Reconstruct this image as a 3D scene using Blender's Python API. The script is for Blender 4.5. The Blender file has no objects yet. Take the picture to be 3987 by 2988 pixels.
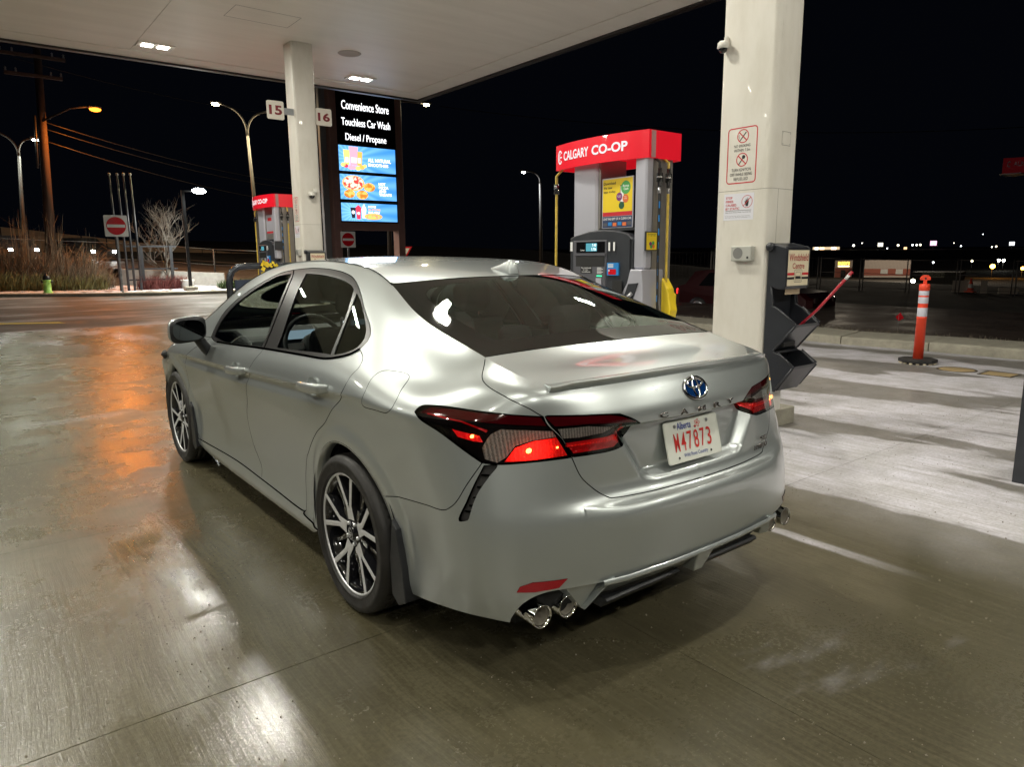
import bpy, math, random
import numpy as np
from mathutils import Vector, Matrix
from mathutils.geometry import delaunay_2d_cdt
random.seed(7)
SC = bpy.context.scene
COL = SC.collection
# ------------------------------------------------------------------ camera
cam_d = bpy.data.cameras.new('camera')
cam = bpy.data.objects.new('camera', cam_d)
COL.objects.link(cam)
cr = Vector((0.78751956, -0.61623691, -0.00806326))
cu = Vector((0.11495847, 0.13403202, 0.98428653))
cf = Vector((0.60547295, 0.77607183, -0.17639449))
cam.matrix_world = Matrix(((cr.x, cu.x, -cf.x, -2.0625), (cr.y, cu.y, -cf.y, -1.4902), (cr.z, cu.z, -cf.z, 1.4481), (0, 0, 0, 1)))
cam_d.sensor_width = 36
cam_d.lens = 24.858
cam_d.clip_start = .05
cam_d.clip_end = 3000
SC.camera = cam
# ------------------------------------------------------------------ night sky
W = bpy.data.worlds.new('World')
SC.world = W
W.use_nodes = True
wn = W.node_tree
wn.nodes.clear()
wo = wn.nodes.new('ShaderNodeOutputWorld')
wb = wn.nodes.new('ShaderNodeBackground')
wb.inputs[0].default_value = (.25, .33, .6, 1)
wb.inputs[1].default_value = .0022
wn.links.new(wb.outputs[0], wo.inputs[0])
SC.view_settings.view_transform = 'Standard'
SC.view_settings.look = 'None'
SC.view_settings.gamma = 1
SC.view_settings.exposure = .85
SC.cycles.use_denoising = True
SC.cycles.max_bounces = 8
SC.cycles.transparent_max_bounces = 12
SC.cycles.sample_clamp_indirect = 6
# ------------------------------------------------------------------ lamps of the place
CANZ = 5.20
LAMPX = (-10.7, -6.72, -2.74, 1.24, 5.22)
LAMPY = (12.97, 8.35, 3.90, -.65, -5.2)
NOLAMP = (5.22, 8.35)
def area(name, loc, sx, sy, watt, col, parent=None):
    l = bpy.data.lights.new(name, 'AREA')
    l.shape = 'RECTANGLE'; l.size = sx; l.size_y = sy; l.energy = watt; l.color = col
    o = bpy.data.objects.new(name, l); COL.objects.link(o); o.location = loc
    return o
def point(name, loc, watt, col, r=.12):
    l = bpy.data.lights.new(name, 'POINT')
    l.energy = watt; l.color = col; l.shadow_soft_size = r
    o = bpy.data.objects.new(name, l); COL.objects.link(o); o.location = loc
    return o
LEDC = (1, .972, .855)
for ix, lx in enumerate(LAMPX):
    for ly in LAMPY:
        if (lx, ly) == NOLAMP: continue
        area('canopy_lamp_light', (lx, ly, CANZ - .035), .42, .17, (30 if -3 < ly < 0 else 72 if ly < -4 else 66)*(.6 if lx < -5 else 1), LEDC)
# ------------------------------------------------------------------ helpers
def tag(o, label=None, cat=None, group=None, kind=None):
    if label: o['label'] = label
    if cat: o['category'] = cat
    if group: o['group'] = group
    if kind: o['kind'] = kind
    return o
def thing(name, loc, label, cat, group=None, rz=0, world=False):
    o = bpy.data.objects.new(name, None); COL.objects.link(o)
    o.empty_display_size = .2
    o.location = loc; o.rotation_euler = (0, 0, rz)
    if world: WPAR.add(o.name)
    return tag(o, label, cat, group)
WPAR = set()
def attach(o, parent):
    """parent o; things made with world=True keep their children's vertices in world coordinates"""
    if parent is None: return
    o.parent = parent
    if parent.name in WPAR: o.matrix_parent_inverse = Matrix.Translation(parent.location).inverted()
class MB:
    """collects shapes; build() links them as one mesh object"""
    def __init__(s): s.v = []; s.f = []; s.sm = []
    def add(s, vs, fs, smooth=False, M=None):
        b = len(s.v)
        if M is not None: vs = [tuple(M @ Vector(p)) for p in vs]
        s.v += [tuple(p) for p in vs]
        s.f += [tuple(i + b for i in f) for f in fs]
        s.sm += [smooth] * len(fs)
        return s
    def box(s, a, b, M=None, bev=0):
        (x0, y0, z0), (x1, y1, z1) = a, b
        if bev:
            return s.bevbox(a, b, bev, M)
        vs = [(x0,y0,z0),(x1,y0,z0),(x1,y1,z0),(x0,y1,z0),(x0,y0,z1),(x1,y0,z1),(x1,y1,z1),(x0,y1,z1)]
        return s.add(vs, [(0,3,2,1),(4,5,6,7),(0,1,5,4),(1,2,6,5),(2,3,7,6),(3,0,4,7)], False, M)
    def bevbox(s, a, b, r, M=None):
        (x0, y0, z0), (x1, y1, z1) = a, b
        r = min(r, abs(x1-x0)/2.01, abs(y1-y0)/2.01, abs(z1-z0)/2.01)
        vs = []; idx = {}
        for i, x in enumerate((x0, x1)):
            for j, y in enumerate((y0, y1)):
                for k, z in enumerate((z0, z1)):
                    sx, sy, sz = (1-2*i)*r, (1-2*j)*r, (1-2*k)*r
                    for ax, p in enumerate(((x, y+sy, z+sz), (x+sx, y, z+sz), (x+sx, y+sy, z))):
                        idx[i, j, k, ax] = len(vs); vs.append(p)
        fs = []
        for i in (0, 1):
            fs.append(tuple(idx[i, j, k, 0] for j, k in ((0,0),(1,0),(1,1),(0,1))))
            fs.append(tuple(idx[j, i, k, 1] for j, k in ((0,0),(1,0),(1,1),(0,1))))
            fs.append(tuple(idx[j, k, i, 2] for j, k in ((0,0),(1,0),(1,1),(0,1))))
        for i in (0, 1):
            for j in (0, 1):
                fs.append((idx[i,j,0,0], idx[i,j,1,0], idx[i,j,1,1], idx[i,j,0,1]))
                fs.append((idx[i,0,j,0], idx[i,1,j,0], idx[i,1,j,2], idx[i,0,j,2]))
                fs.append((idx[0,i,j,1], idx[1,i,j,1], idx[1,i,j,2], idx[0,i,j,2]))
                for k in (0, 1): fs.append((idx[i,j,k,0], idx[i,j,k,1], idx[i,j,k,2]))
        s.add(vs, fs, False, M)
        s.fix = True
        return s
    def prism(s, poly, h, axis='z', base=0, M=None):
        """poly: 2D outline extruded along an axis from base to base+h"""
        n = len(poly)
        def P(a, b, c):
            return {'z': (a, b, c), 'x': (c, a, b), 'y': (a, c, b)}[axis]
        vs = [P(a, b, base) for a, b in poly] + [P(a, b, base+h) for a, b in poly]
        fs = [tuple(range(n))[::-1], tuple(range(n, 2*n))] + [(i, (i+1) % n, n+(i+1) % n, n+i) for i in range(n)]
        s.add(vs, fs, False, M); s.fix = True
        return s
    def tube(s, pts, r, n=8, smooth=True, caps=True):
        """r: number or list"""
        pts = [Vector(p) for p in pts]
        rs = r if isinstance(r, (list, tuple)) else [r]*len(pts)
        vs = []; prev = None
        for i, p in enumerate(pts):
            t = (pts[min(i+1, len(pts)-1)] - pts[max(i-1, 0)]).normalized()
            if prev is None:
                a = t.orthogonal().normalized()
            else:
                a = (prev - t*prev.dot(t)).normalized()
            prev = a; b = t.cross(a)
            for k in range(n):
                an = 2*math.pi*k/n
                vs.append(tuple(p + (a*math.cos(an) + b*math.sin(an))*rs[i]))
        fs = [(i*n+k, i*n+(k+1) % n, (i+1)*n+(k+1) % n, (i+1)*n+k) for i in range(len(pts)-1) for k in range(n)]
        s.add(vs, fs, smooth)
        if caps:
            b = len(s.v) - len(vs)
            s.f += [tuple(b+k for k in range(n))[::-1], tuple(b+(len(pts)-1)*n+k for k in range(n))]; s.sm += [False, False]
        return s
    def lathe(s, prof, n=24, M=None, smooth=True, closed=False):
        """prof: (r, z) pairs about local z"""
        vs = [(r*math.cos(2*math.pi*k/n), r*math.sin(2*math.pi*k/n), z) for r, z in prof for k in range(n)]
        m = len(prof)
        fs = [(i*n+k, i*n+(k+1) % n, ((i+1) % m)*n+(k+1) % n, ((i+1) % m)*n+k) for i in range(m if closed else m-1) for k in range(n)]
        return s.add(vs, fs, smooth, M)
    def sphere(s, c, r, n=12, m=8, sc=(1, 1, 1)):
        vs = []; fs = []
        for i in range(m+1):
            th = math.pi*i/m
            for k in range(n):
                ph = 2*math.pi*k/n
                vs.append((c[0]+r*sc[0]*math.sin(th)*math.cos(ph), c[1]+r*sc[1]*math.sin(th)*math.sin(ph), c[2]+r*sc[2]*math.cos(th)))
        for i in range(m):
            for k in range(n):
                fs.append((i*n+k, (i+1)*n+k, (i+1)*n+(k+1) % n, i*n+(k+1) % n))
        return s.add(vs, fs, True)
    def build(s, name, mat, parent=None, label=None, bevel=0, loc=None, recalc=True):
        me = bpy.data.meshes.new(name)
        me.from_pydata(s.v, [], s.f)
        me.polygons.foreach_set('use_smooth', s.sm)
        me.update()
        if recalc:
            import bmesh
            bm = bmesh.new(); bm.from_mesh(me); bmesh.ops.recalc_face_normals(bm, faces=bm.faces); bm.to_mesh(me); bm.free()
        if mat: me.materials.append(mat)
        o = bpy.data.objects.new(name, me); COL.objects.link(o)
        attach(o, parent)
        if loc: o.location = loc
        if label: o['label'] = label
        if bevel:
            md = o.modifiers.new('bevel', 'BEVEL'); md.width = bevel; md.segments = 2; md.limit_method = 'ANGLE'; md.angle_limit = .6
            md.harden_normals = False
        return o
def copy_tree(o, parent=None):
    c = o.copy(); COL.objects.link(c)
    if parent is not None:
        c.parent = parent
    for ch in [x for x in bpy.data.objects if x.parent == o]:
        copy_tree(ch, c)
    return c
def R(d): return math.radians(d)
# ------------------------------------------------------------------ materials
MATS = {}
def mat(name, col, rough=.5, metal=0, coat=0, emit=None, estr=0, spec=None, noise=None, bump=None, trans=0, coatr=.03):
    m = bpy.data.materials.new(name); m.use_nodes = True
    nt = m.node_tree; p = nt.nodes['Principled BSDF']
    p.inputs['Base Color'].default_value = (*col, 1)
    p.inputs['Roughness'].default_value = rough
    p.inputs['Metallic'].default_value = metal
    p.inputs['Coat Weight'].default_value = coat
    p.inputs['Coat Roughness'].default_value = coatr
    if spec is not None: p.inputs['Specular IOR Level'].default_value = spec
    if trans: p.inputs['Transmission Weight'].default_value = trans
    if emit:
        p.inputs['Emission Color'].default_value = (*emit, 1); p.inputs['Emission Strength'].default_value = estr
    if noise:   # (scale, amount) mottles the colour and the roughness
        tc = nt.nodes.new('ShaderNodeTexCoord'); n = nt.nodes.new('ShaderNodeTexNoise')
        n.inputs['Scale'].default_value = noise[0]; n.inputs['Detail'].default_value = 6; n.inputs['Roughness'].default_value = .65
        nt.links.new(tc.outputs['Object'], n.inputs['Vector'])
        mr = nt.nodes.new('ShaderNodeMapRange'); mr.inputs[1].default_value = .3; mr.inputs[2].default_value = .7
        mr.inputs[3].default_value = 1-noise[1]; mr.inputs[4].default_value = 1+noise[1]
        nt.links.new(n.outputs['Fac'], mr.inputs[0])
        mx = nt.nodes.new('ShaderNodeVectorMath'); mx.operation = 'SCALE'; mx.inputs[0].default_value = col
        nt.links.new(mr.outputs[0], mx.inputs['Scale']); nt.links.new(mx.outputs[0], p.inputs['Base Color'])
        mm = nt.nodes.new('ShaderNodeMath'); mm.operation = 'MULTIPLY'; mm.inputs[1].default_value = rough
        nt.links.new(mr.outputs[0], mm.inputs[0]); nt.links.new(mm.outputs[0], p.inputs['Roughness'])
    if bump:    # (scale, strength, distance)
        tc = nt.nodes.new('ShaderNodeTexCoord'); n = nt.nodes.new('ShaderNodeTexNoise')
        n.inputs['Scale'].default_value = bump[0]; n.inputs['Detail'].default_value = 4
        nt.links.new(tc.outputs['Object'], n.inputs['Vector'])
        b = nt.nodes.new('ShaderNodeBump'); b.inputs['Strength'].default_value = bump[1]; b.inputs['Distance'].default_value = bump[2]
        nt.links.new(n.outputs['Fac'], b.inputs['Height']); nt.links.new(b.outputs[0], p.inputs['Normal'])
    MATS[name] = m
    return m
def glassmat(name, tint, ior=1.5, rough=0.0, boost=1.0):
    m = bpy.data.materials.new(name); m.use_nodes = True
    nt = m.node_tree; nt.nodes.clear()
    o = nt.nodes.new('ShaderNodeOutputMaterial'); t = nt.nodes.new('ShaderNodeBsdfTransparent'); g = nt.nodes.new('ShaderNodeBsdfGlossy')
    t.inputs[0].default_value = (*tint, 1); g.inputs['Roughness'].default_value = rough; g.inputs[0].default_value = (.88, 1, .93, 1)
    fr = nt.nodes.new('ShaderNodeFresnel'); fr.inputs[0].default_value = ior
    mu = nt.nodes.new('ShaderNodeMath'); mu.operation = 'MULTIPLY'; mu.inputs[1].default_value = boost; mu.use_clamp = True
    mx = nt.nodes.new('ShaderNodeMixShader')
    nt.links.new(fr.outputs[0], mu.inputs[0]); nt.links.new(mu.outputs[0], mx.inputs[0])
    nt.links.new(t.outputs[0], mx.inputs[1]); nt.links.new(g.outputs[0], mx.inputs[2]); nt.links.new(mx.outputs[0], o.inputs[0])
    MATS[name] = m
    return m
def emis(name, col, s):
    m = bpy.data.materials.new(name); m.use_nodes = True
    nt = m.node_tree; nt.nodes.clear()
    o = nt.nodes.new('ShaderNodeOutputMaterial'); e = nt.nodes.new('ShaderNodeEmission')
    e.inputs[0].default_value = (*col, 1); e.inputs[1].default_value = s
    nt.links.new(e.outputs[0], o.inputs[0]); MATS[name] = m
    return m
M_white = mat('white_powder_coat', (.72, .70, .64), .35, noise=(6, .04), coat=.15)
M_black = mat('black_plastic', (.018, .019, .022), .42, noise=(8, .25))
M_blackg = mat('black_gloss', (.008, .008, .009), .08, coat=.5)
M_blackr = mat('black_rubber', (.022, .021, .021), .62, noise=(20, .2))
M_chrome = mat('chrome', (.78, .78, .78), .08, 1)
M_silver = mat('machined_alloy', (.80, .80, .82), .38, .55)
M_steel = mat('brushed_steel', (.45, .45, .47), .34, 1, noise=(12, .15))
M_galv = mat('galvanised_steel', (.33, .34, .35), .45, .8, noise=(9, .25))
M_red = mat('red_gloss', (.62, .012, .022), .22, coat=.6)
M_darkred = mat('maroon_print', (.22, .012, .03), .5)
M_signwhite = mat('sign_white', (.8, .8, .78), .4)
M_ink = mat('black_print', (.02, .02, .02), .5)
M_inkred = mat('red_print', (.55, .02, .03), .5)
M_yellow = mat('yellow_print', (.82, .60, .03), .35)
M_hoseY = mat('yellow_hose_rubber', (.62, .44, .07), .4, noise=(14, .25))
M_green = mat('green_print', (.08, .38, .10), .4)
M_purple = mat('purple_print', (.20, .03, .18), .4)
M_orangep = mat('orange_print', (.75, .18, .05), .4)
M_blue = mat('blue_print', (.03, .24, .62), .35)
M_navy = mat('navy_print', (.03, .05, .12), .4)
M_white_l = mat('white_letter', (.85, .85, .85), .4)
def text(parent, name, s, origin, xd, yd, w, h, m, off=.0, align='fit', track=1.0, ext=.0006):
    """lettering whose bounding box starts at origin and is w wide, h high, in the plane xd, yd"""
    cd = bpy.data.curves.new(name, 'FONT'); cd.body = s; cd.size = 1; cd.offset = off; cd.extrude = 0
    cd.space_character = track; cd.resolution_u = 3
    tmp = bpy.data.objects.new(name, cd); COL.objects.link(tmp)
    dg = bpy.context.evaluated_depsgraph_get()
    me = bpy.data.meshes.new_from_object(tmp.evaluated_get(dg))
    bpy.data.objects.remove(tmp); bpy.data.curves.remove(cd)
    n = len(me.vertices); co = np.empty(n*3, 'f'); me.vertices.foreach_get('co', co); co = co.reshape(-1, 3)
    lo, hi = co.min(0), co.max(0)
    xd, yd = Vector(xd).normalized(), Vector(yd).normalized(); nd = xd.cross(yd); o0 = Vector(origin)
    a = (co[:, 0]-lo[0])/(hi[0]-lo[0])*w; b = (co[:, 1]-lo[1])/(hi[1]-lo[1])*h
    P = np.array(o0)[None] + a[:, None]*np.array(xd)[None] + b[:, None]*np.array(yd)[None] + np.array(nd)[None]*ext
    me.vertices.foreach_set('co', P.astype('f').ravel()); me.update()
    me.materials.clear(); me.materials.append(m)
    ob = bpy.data.objects.new(name, me); COL.objects.link(ob)
    attach(ob, parent)
    return ob
class Plane:
    """flat print: shapes drawn in a plane at origin with axes xd, yd"""
    def __init__(s, o, xd, yd):
        s.o = Vector(o); s.x = Vector(xd).normalized(); s.y = Vector(yd).normalized(); s.n = s.x.cross(s.y)
    def P(s, a, b, e=0): return tuple(s.o + s.x*a + s.y*b + s.n*e)
    def poly(s, parent, name, pts, m, e=.001, th=.0006):
        mb = MB(); n = len(pts)
        mb.v = [s.P(a, b, e) for a, b in pts] + [s.P(a, b, e-th) for a, b in pts]
        mb.f = [tuple(range(n))] + [(i, n+i, n+(i+1) % n, (i+1) % n) for i in range(n)]
        mb.sm = [False]*len(mb.f)
        return mb.build(name, m, parent, recalc=False)
    def rect(s, parent, name, a0, b0, a1, b1, m, e=.001, th=.0006):
        return s.poly(parent, name, [(a0, b0), (a1, b0), (a1, b1), (a0, b1)], m, e, th)
    def disc(s, parent, name, c, r, m, e=.001, ry=None, n=28):
        ry = ry or r
        return s.poly(parent, name, [(c[0]+r*math.cos(2*math.pi*k/n), c[1]+ry*math.sin(2*math.pi*k/n)) for k in range(n)], m, e)
    def loopstrip(s, parent, name, pts, w, m, e=.001, closed=True, d=None):
        """a line of width w along pts"""
        mb = MB(); n = len(pts); L = []
        for i, p in enumerate(pts):
            q0 = pts[(i-1) % n] if closed or i else p; q1 = pts[(i+1) % n] if closed or i < n-1 else p
            t = Vector((q1[0]-q0[0], q1[1]-q0[1])).normalized(); L.append((p, (-t.y, t.x)))
        for (p, t) in L:
            mb.v.append(s.P(p[0]+t[0]*w/2, p[1]+t[1]*w/2, e)); mb.v.append(s.P(p[0]-t[0]*w/2, p[1]-t[1]*w/2, e))
        for i in range(n if closed else n-1):
            j = (i+1) % n; mb.f.append((2*i+1, 2*j+1, 2*j, 2*i))
        mb.sm = [False]*len(mb.f)
        return mb.build(name, m, parent, recalc=False)
    def ring(s, parent, name, c, r, w, m, e=.001, n=32):
        return s.loopstrip(parent, name, [(c[0]+r*math.cos(2*math.pi*k/n), c[1]+r*math.sin(2*math.pi*k/n)) for k in range(n)], w, m, e)
    def rrect(s, a0, b0, a1, b1, r, n=5):
        out = []
        for cx, cy, st in ((a1-r, b1-r, 0), (a0+r, b1-r, 90), (a0+r, b0+r, 180), (a1-r, b0+r, 270)):
            for k in range(n+1):
                t = R(st+90*k/n); out.append((cx+r*math.cos(t), cy+r*math.sin(t)))
        return out
    def text(s, parent, name, st, a, b, w, h, m, off=0, e=.0016, track=1.0):
        return text(parent, name, st, s.P(a, b), s.x, s.y, w, h, m, off, track=track, ext=e)
# ------------------------------------------------------------------ body surfaces (control net in metres)
def lin(x,xs,ys): return np.interp(x,xs,ys)
def bs(P,u,mirror0=False,mirror1=False):
    """uniform cubic B-spline through control rows P[n,...]; u index param"""
    n=len(P)
    a=2*P[0]-P[1] if not mirror0 else P[1]*np.array([-1,1,1.])
    b=2*P[-1]-P[-2] if not mirror1 else P[-2]*np.array([-1,1,1.])
    Q=np.concatenate([a[None],P,b[None]])
    u=np.clip(u,0,n-1); i=np.minimum(u.astype(int),n-2); f=(u-i)
    w=[(1-f)**3/6,(3*f**3-6*f**2+4)/6,(-3*f**3+3*f**2+3*f+1)/6,f**3/6]
    return i,w,Q
COLY=[0]*8+[.60,.80,1.0,1.2,1.4,1.65,1.95,2.25,2.6,2.95,3.3,3.6,3.9,4.2,4.45]
ZR=[.17,.27,.385,.50,.59,.634,.668,.74,.82,.895,.93]
def net():
    G=np.zeros((27,16,3))
    # rear columns 0..7 : bumper contour / light contour
    bx=[0,.2,.4,.56,.70,.80,.862,.892]; by=[0,.003,.02,.052,.105,.178,.275,.42]
    lx=[0,.2,.4,.55,.675,.76,.822,.865]; ly=[.057,.063,.09,.135,.195,.27,.36,.48]
    shelf=[1,1,1,.35,0,0,0,0]
    for k in range(8):
        B=np.array([bx[k],by[k]]);L=np.array([lx[k],ly[k]]);s=shelf[k]
        fr=[(-.35),(-.12),0,.0,.03,.08,.9,.85,.9,.97,1]   # shelf present: jump at row 6
        fn=[(-.35),(-.1),0,.05,.16,.26,.36,.56,.78,.93,1]
        # y offsets under: bottom rows tuck in
        for j in range(11):
            f=fr[j]*s+fn[j]*(1-s)
            p=B+(L-B)*max(f,0); 
            if f<0: p=p+np.array([-.12*f*-1*0,-f*.25]) if k<4 else B*np.array([1+f*.18,1])+np.array([0,-f*.10])
            G[k,j]=(-p[0],p[1],ZR[j])
    E=[(0,.115,1.045),(.2,.122,1.043),(.4,.15,1.037),(.53,.18,1.031),(.605,.207,1.028),(.612,.25,1.043),(.622,.315,1.06),(.632,.40,1.079)]
    for k in range(8):
        p0=G[k,10].copy(); p1=np.array([-E[k][0],E[k][1],E[k][2]])
        for j,(f,b) in enumerate([(.28,.012),(.52,.020),(.72,.018),(.87,.010),(1,0)]):
            q=p0+(p1-p0)*f
            out=np.array([-.6,-.5,.62]) if k>=4 else np.array([0,-.35 if k<4 else 0,.2])
            G[k,11+j]=q+out*b*(1 if k>=4 else .4)*(1.6 if k>=5 else 1)
    # side columns
    XS=[.850,.880,.868,.868,.880,.889,.895,.903,.907,.909,.914]
    ZS=[.17,.235,.31,.43,.55,.63,.69,.75,0,0,0]
    for k in range(8,23):
        y=COLY[k]
        zc=lin(y,[.5,.8,.9,1.5,2.55,3.64,4.0,4.5],[.93,.934,.932,.902,.857,.822,.80,.76])
        zb=lin(y,[.6,.8,1.0,1.3,1.6,2.1,2.9,3.6,3.9,4.2,4.5],[1.000,1.03,1.05,1.045,1.03,1.008,.968,.935,.91,.865,.80])
        xb=lin(y,[.6,.8,1.0,1.2,1.5,2.5,3.3,3.9,4.45],[.805,.822,.838,.848,.856,.858,.845,.83,.80])
        zt=lin(y,[.6,.8,1.0,1.2,1.4,1.55,1.8,2.05,2.35,2.7,3.0,3.3,3.6,3.9,4.2,4.5],[1.085,1.135,1.205,1.268,1.325,1.362,1.388,1.39,1.374,1.32,1.25,1.15,1.02,.945,.90,.83])
        xt=lin(y,[.6,.8,1.0,1.2,1.4,1.6,1.9,2.3,2.8,3.3,3.6,3.9,4.45],[.69,.695,.685,.665,.642,.628,.622,.632,.662,.71,.765,.80,.76])
        ze=lin(y,[.6,.75,.95,1.13,1.22,1.4,1.65,1.9,2.3,2.65,3.0,3.3,3.6,3.9,4.2,4.5],[1.131,1.166,1.230,1.288,1.325,1.39,1.425,1.440,1.437,1.402,1.315,1.20,1.052,.965,.92,.85])
        xe=lin(y,[.6,.75,.95,1.13,1.22,1.4,1.65,1.9,2.3,2.8,3.3,3.6,3.9,4.45],[.644,.652,.645,.60,.575,.56,.555,.558,.57,.605,.665,.72,.74,.70])
        nar=lin(y,[.6,.8,1.0,3.2,3.6,3.9,4.2,4.45],[.016,.006,0,0,.002,.004,.010,.032])
        waist=.016*np.exp(-((y-2.35)/.75)**2)
        zs=list(ZS);zs[8]=zc-.055;zs[9]=zc-.024;zs[10]=zc
        nar2=lin(y,[3.9,4.2,4.45],[0,.018,.055])
        for j in range(11):
            x=XS[j]-(nar2 if j>=7 else 0)
            if j in(2,3,4): x-=waist
            if j in(5,6): x-=waist*.6
            if y<1.0 or y>3.6:
                if j<3: x=min(x,[.86,.88,.885][j])
                if j==9: x+= .012 if y<.9 else .004
            if j==9 and 0.9<y<3.6: x-= .004*(y-.9)/2.7*2
            G[k,j]=(-(x-nar),y,zs[j])
        rows=[(zc+(zb-zc)*.55, .915+(xb-.915)*.38),(zb,xb),(zb+(zt-zb)*.5,xb+(xt-xb)*.45),(zt,xt),(ze,xe)]
        for j,(z,x) in enumerate(rows): G[k,11+j]=(-(x-nar*.8-nar2),y,z)
    # front
    for k,(fx,yf) in zip(range(23,27),[(.81,4.64),(.60,4.80),(.3,4.87),(0,4.89)]):
        for j in range(16):
            base=G[22,j]; s=fx/.83
            h=j/15
            G[k,j]=(base[0]*s*(.97 if j>=7 else 1), yf-.10*max(0,h-.5)-(.04 if j<2 else 0), base[2]-(.02*(26-k)/4 if j>10 else 0)-(.06*h if k>23 else .03*h))
    return G
G=net()
def flare(P):
    P=P.copy()
    for yc,R in ((1.095,.0),(3.92,.0)):
        r=np.hypot(P[...,1]-yc,P[...,2]-.33)
        t=np.clip((.465-r)/.06,0,1); t=t*t*(3-2*t)
        m=np.clip((P[...,2]-.12)/.1,0,1)
        P[...,0]-=np.where(P[...,0]<-.7,.013*t*m,0)
    return P
def recess(P):
    # number plate recess in the lid
    P=P.copy(); x=np.abs(P[...,0]);z=P[...,2]
    hw=.30+ (z-.71)/.17*.11
    a=np.clip((hw-x)/.06,0,1)*np.clip((z-.686)/.035,0,1)*np.clip((.893-z)/.018,0,1)
    a=a*a*(3-2*a)
    P[...,1]+=np.where((P[...,1]<.5),.046*a,0)
    return P
def groove(P):
    # sharp shoulder line of the doors with the hollow under it
    P=P.copy(); y=P[...,1]; z=P[...,2]
    zc=np.interp(y,[.5,.8,.9,1.5,2.55,3.64,4.0,4.5],[.93,.934,.932,.902,.857,.822,.80,.76])-.002
    s=z-zc; ss=lambda t:(lambda q:q*q*(3-2*q))(np.clip(t,0,1))
    g=ss(-s/.013)*(1-ss((-s-.030)/.050)); r=np.exp(-(s/.010)**2)
    k=ss((y-.80)/.6)*ss((3.70-y)/.07)
    P[...,0]+=np.where(P[...,0]<-.7,(.0115*g-.0030*r)*k,0)
    return P
def A(u,w):
    u=np.atleast_1d(np.asarray(u,float));w=np.atleast_1d(np.asarray(w,float))
    iu,wu,Q=bs(G,u,True,True)
    # rows direction with linear extrapolated phantom
    Q=np.concatenate([(2*Q[:,0]-Q[:,1])[:,None],Q,(2*Q[:,-1]-Q[:,-2])[:,None]],1)
    n=16; w=np.clip(w,0,n-1); iw=np.minimum(w.astype(int),n-2); f=w-iw
    ww=[(1-f)**3/6,(3*f**3-6*f**2+4)/6,(-3*f**3+3*f**2+3*f+1)/6,f**3/6]
    P=0
    for a in range(4):
        for b in range(4):
            P=P+(wu[a]*ww[b])[...,None]*Q[iu+a,iw+b]
    return recess(groove(flare(P)))
# top patch: edge = A(u,15), centre curve
CY=[(4,.105,1.048),(5,.18,1.058),(6,.27,1.07),(7,.425,1.075),(8,.61,1.158),(9,.77,1.236),(10,.90,1.298),(11,1.06,1.362),(12,1.35,1.402),(13,1.65,1.432),(14,1.95,1.452),(15,2.25,1.460),(16,2.6,1.458),(17,2.95,1.415),(18,3.3,1.275),(19,3.62,1.125),(20,3.95,.99),(21,4.2,.955),(22,4.45,.91),(23,4.62,.86),(24,4.74,.81)]
CC=np.array([(0,y,z) for _,y,z in CY])
def Cen(u):
    i,w,Q=bs(CC,np.asarray(u,float)-4)
    return sum(w[a][...,None]*Q[i+a] for a in range(4))
def B(u,s):
    u=np.atleast_1d(np.asarray(u,float));s=np.atleast_1d(np.asarray(s,float))
    E=A(u,np.full_like(u,15.)); Cn=Cen(u); g=1-np.abs(1-s)**2.4
    P=E+(Cn-E)*g[...,None]; P[...,0]=E[...,0]*(1-s)
    return P
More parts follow.
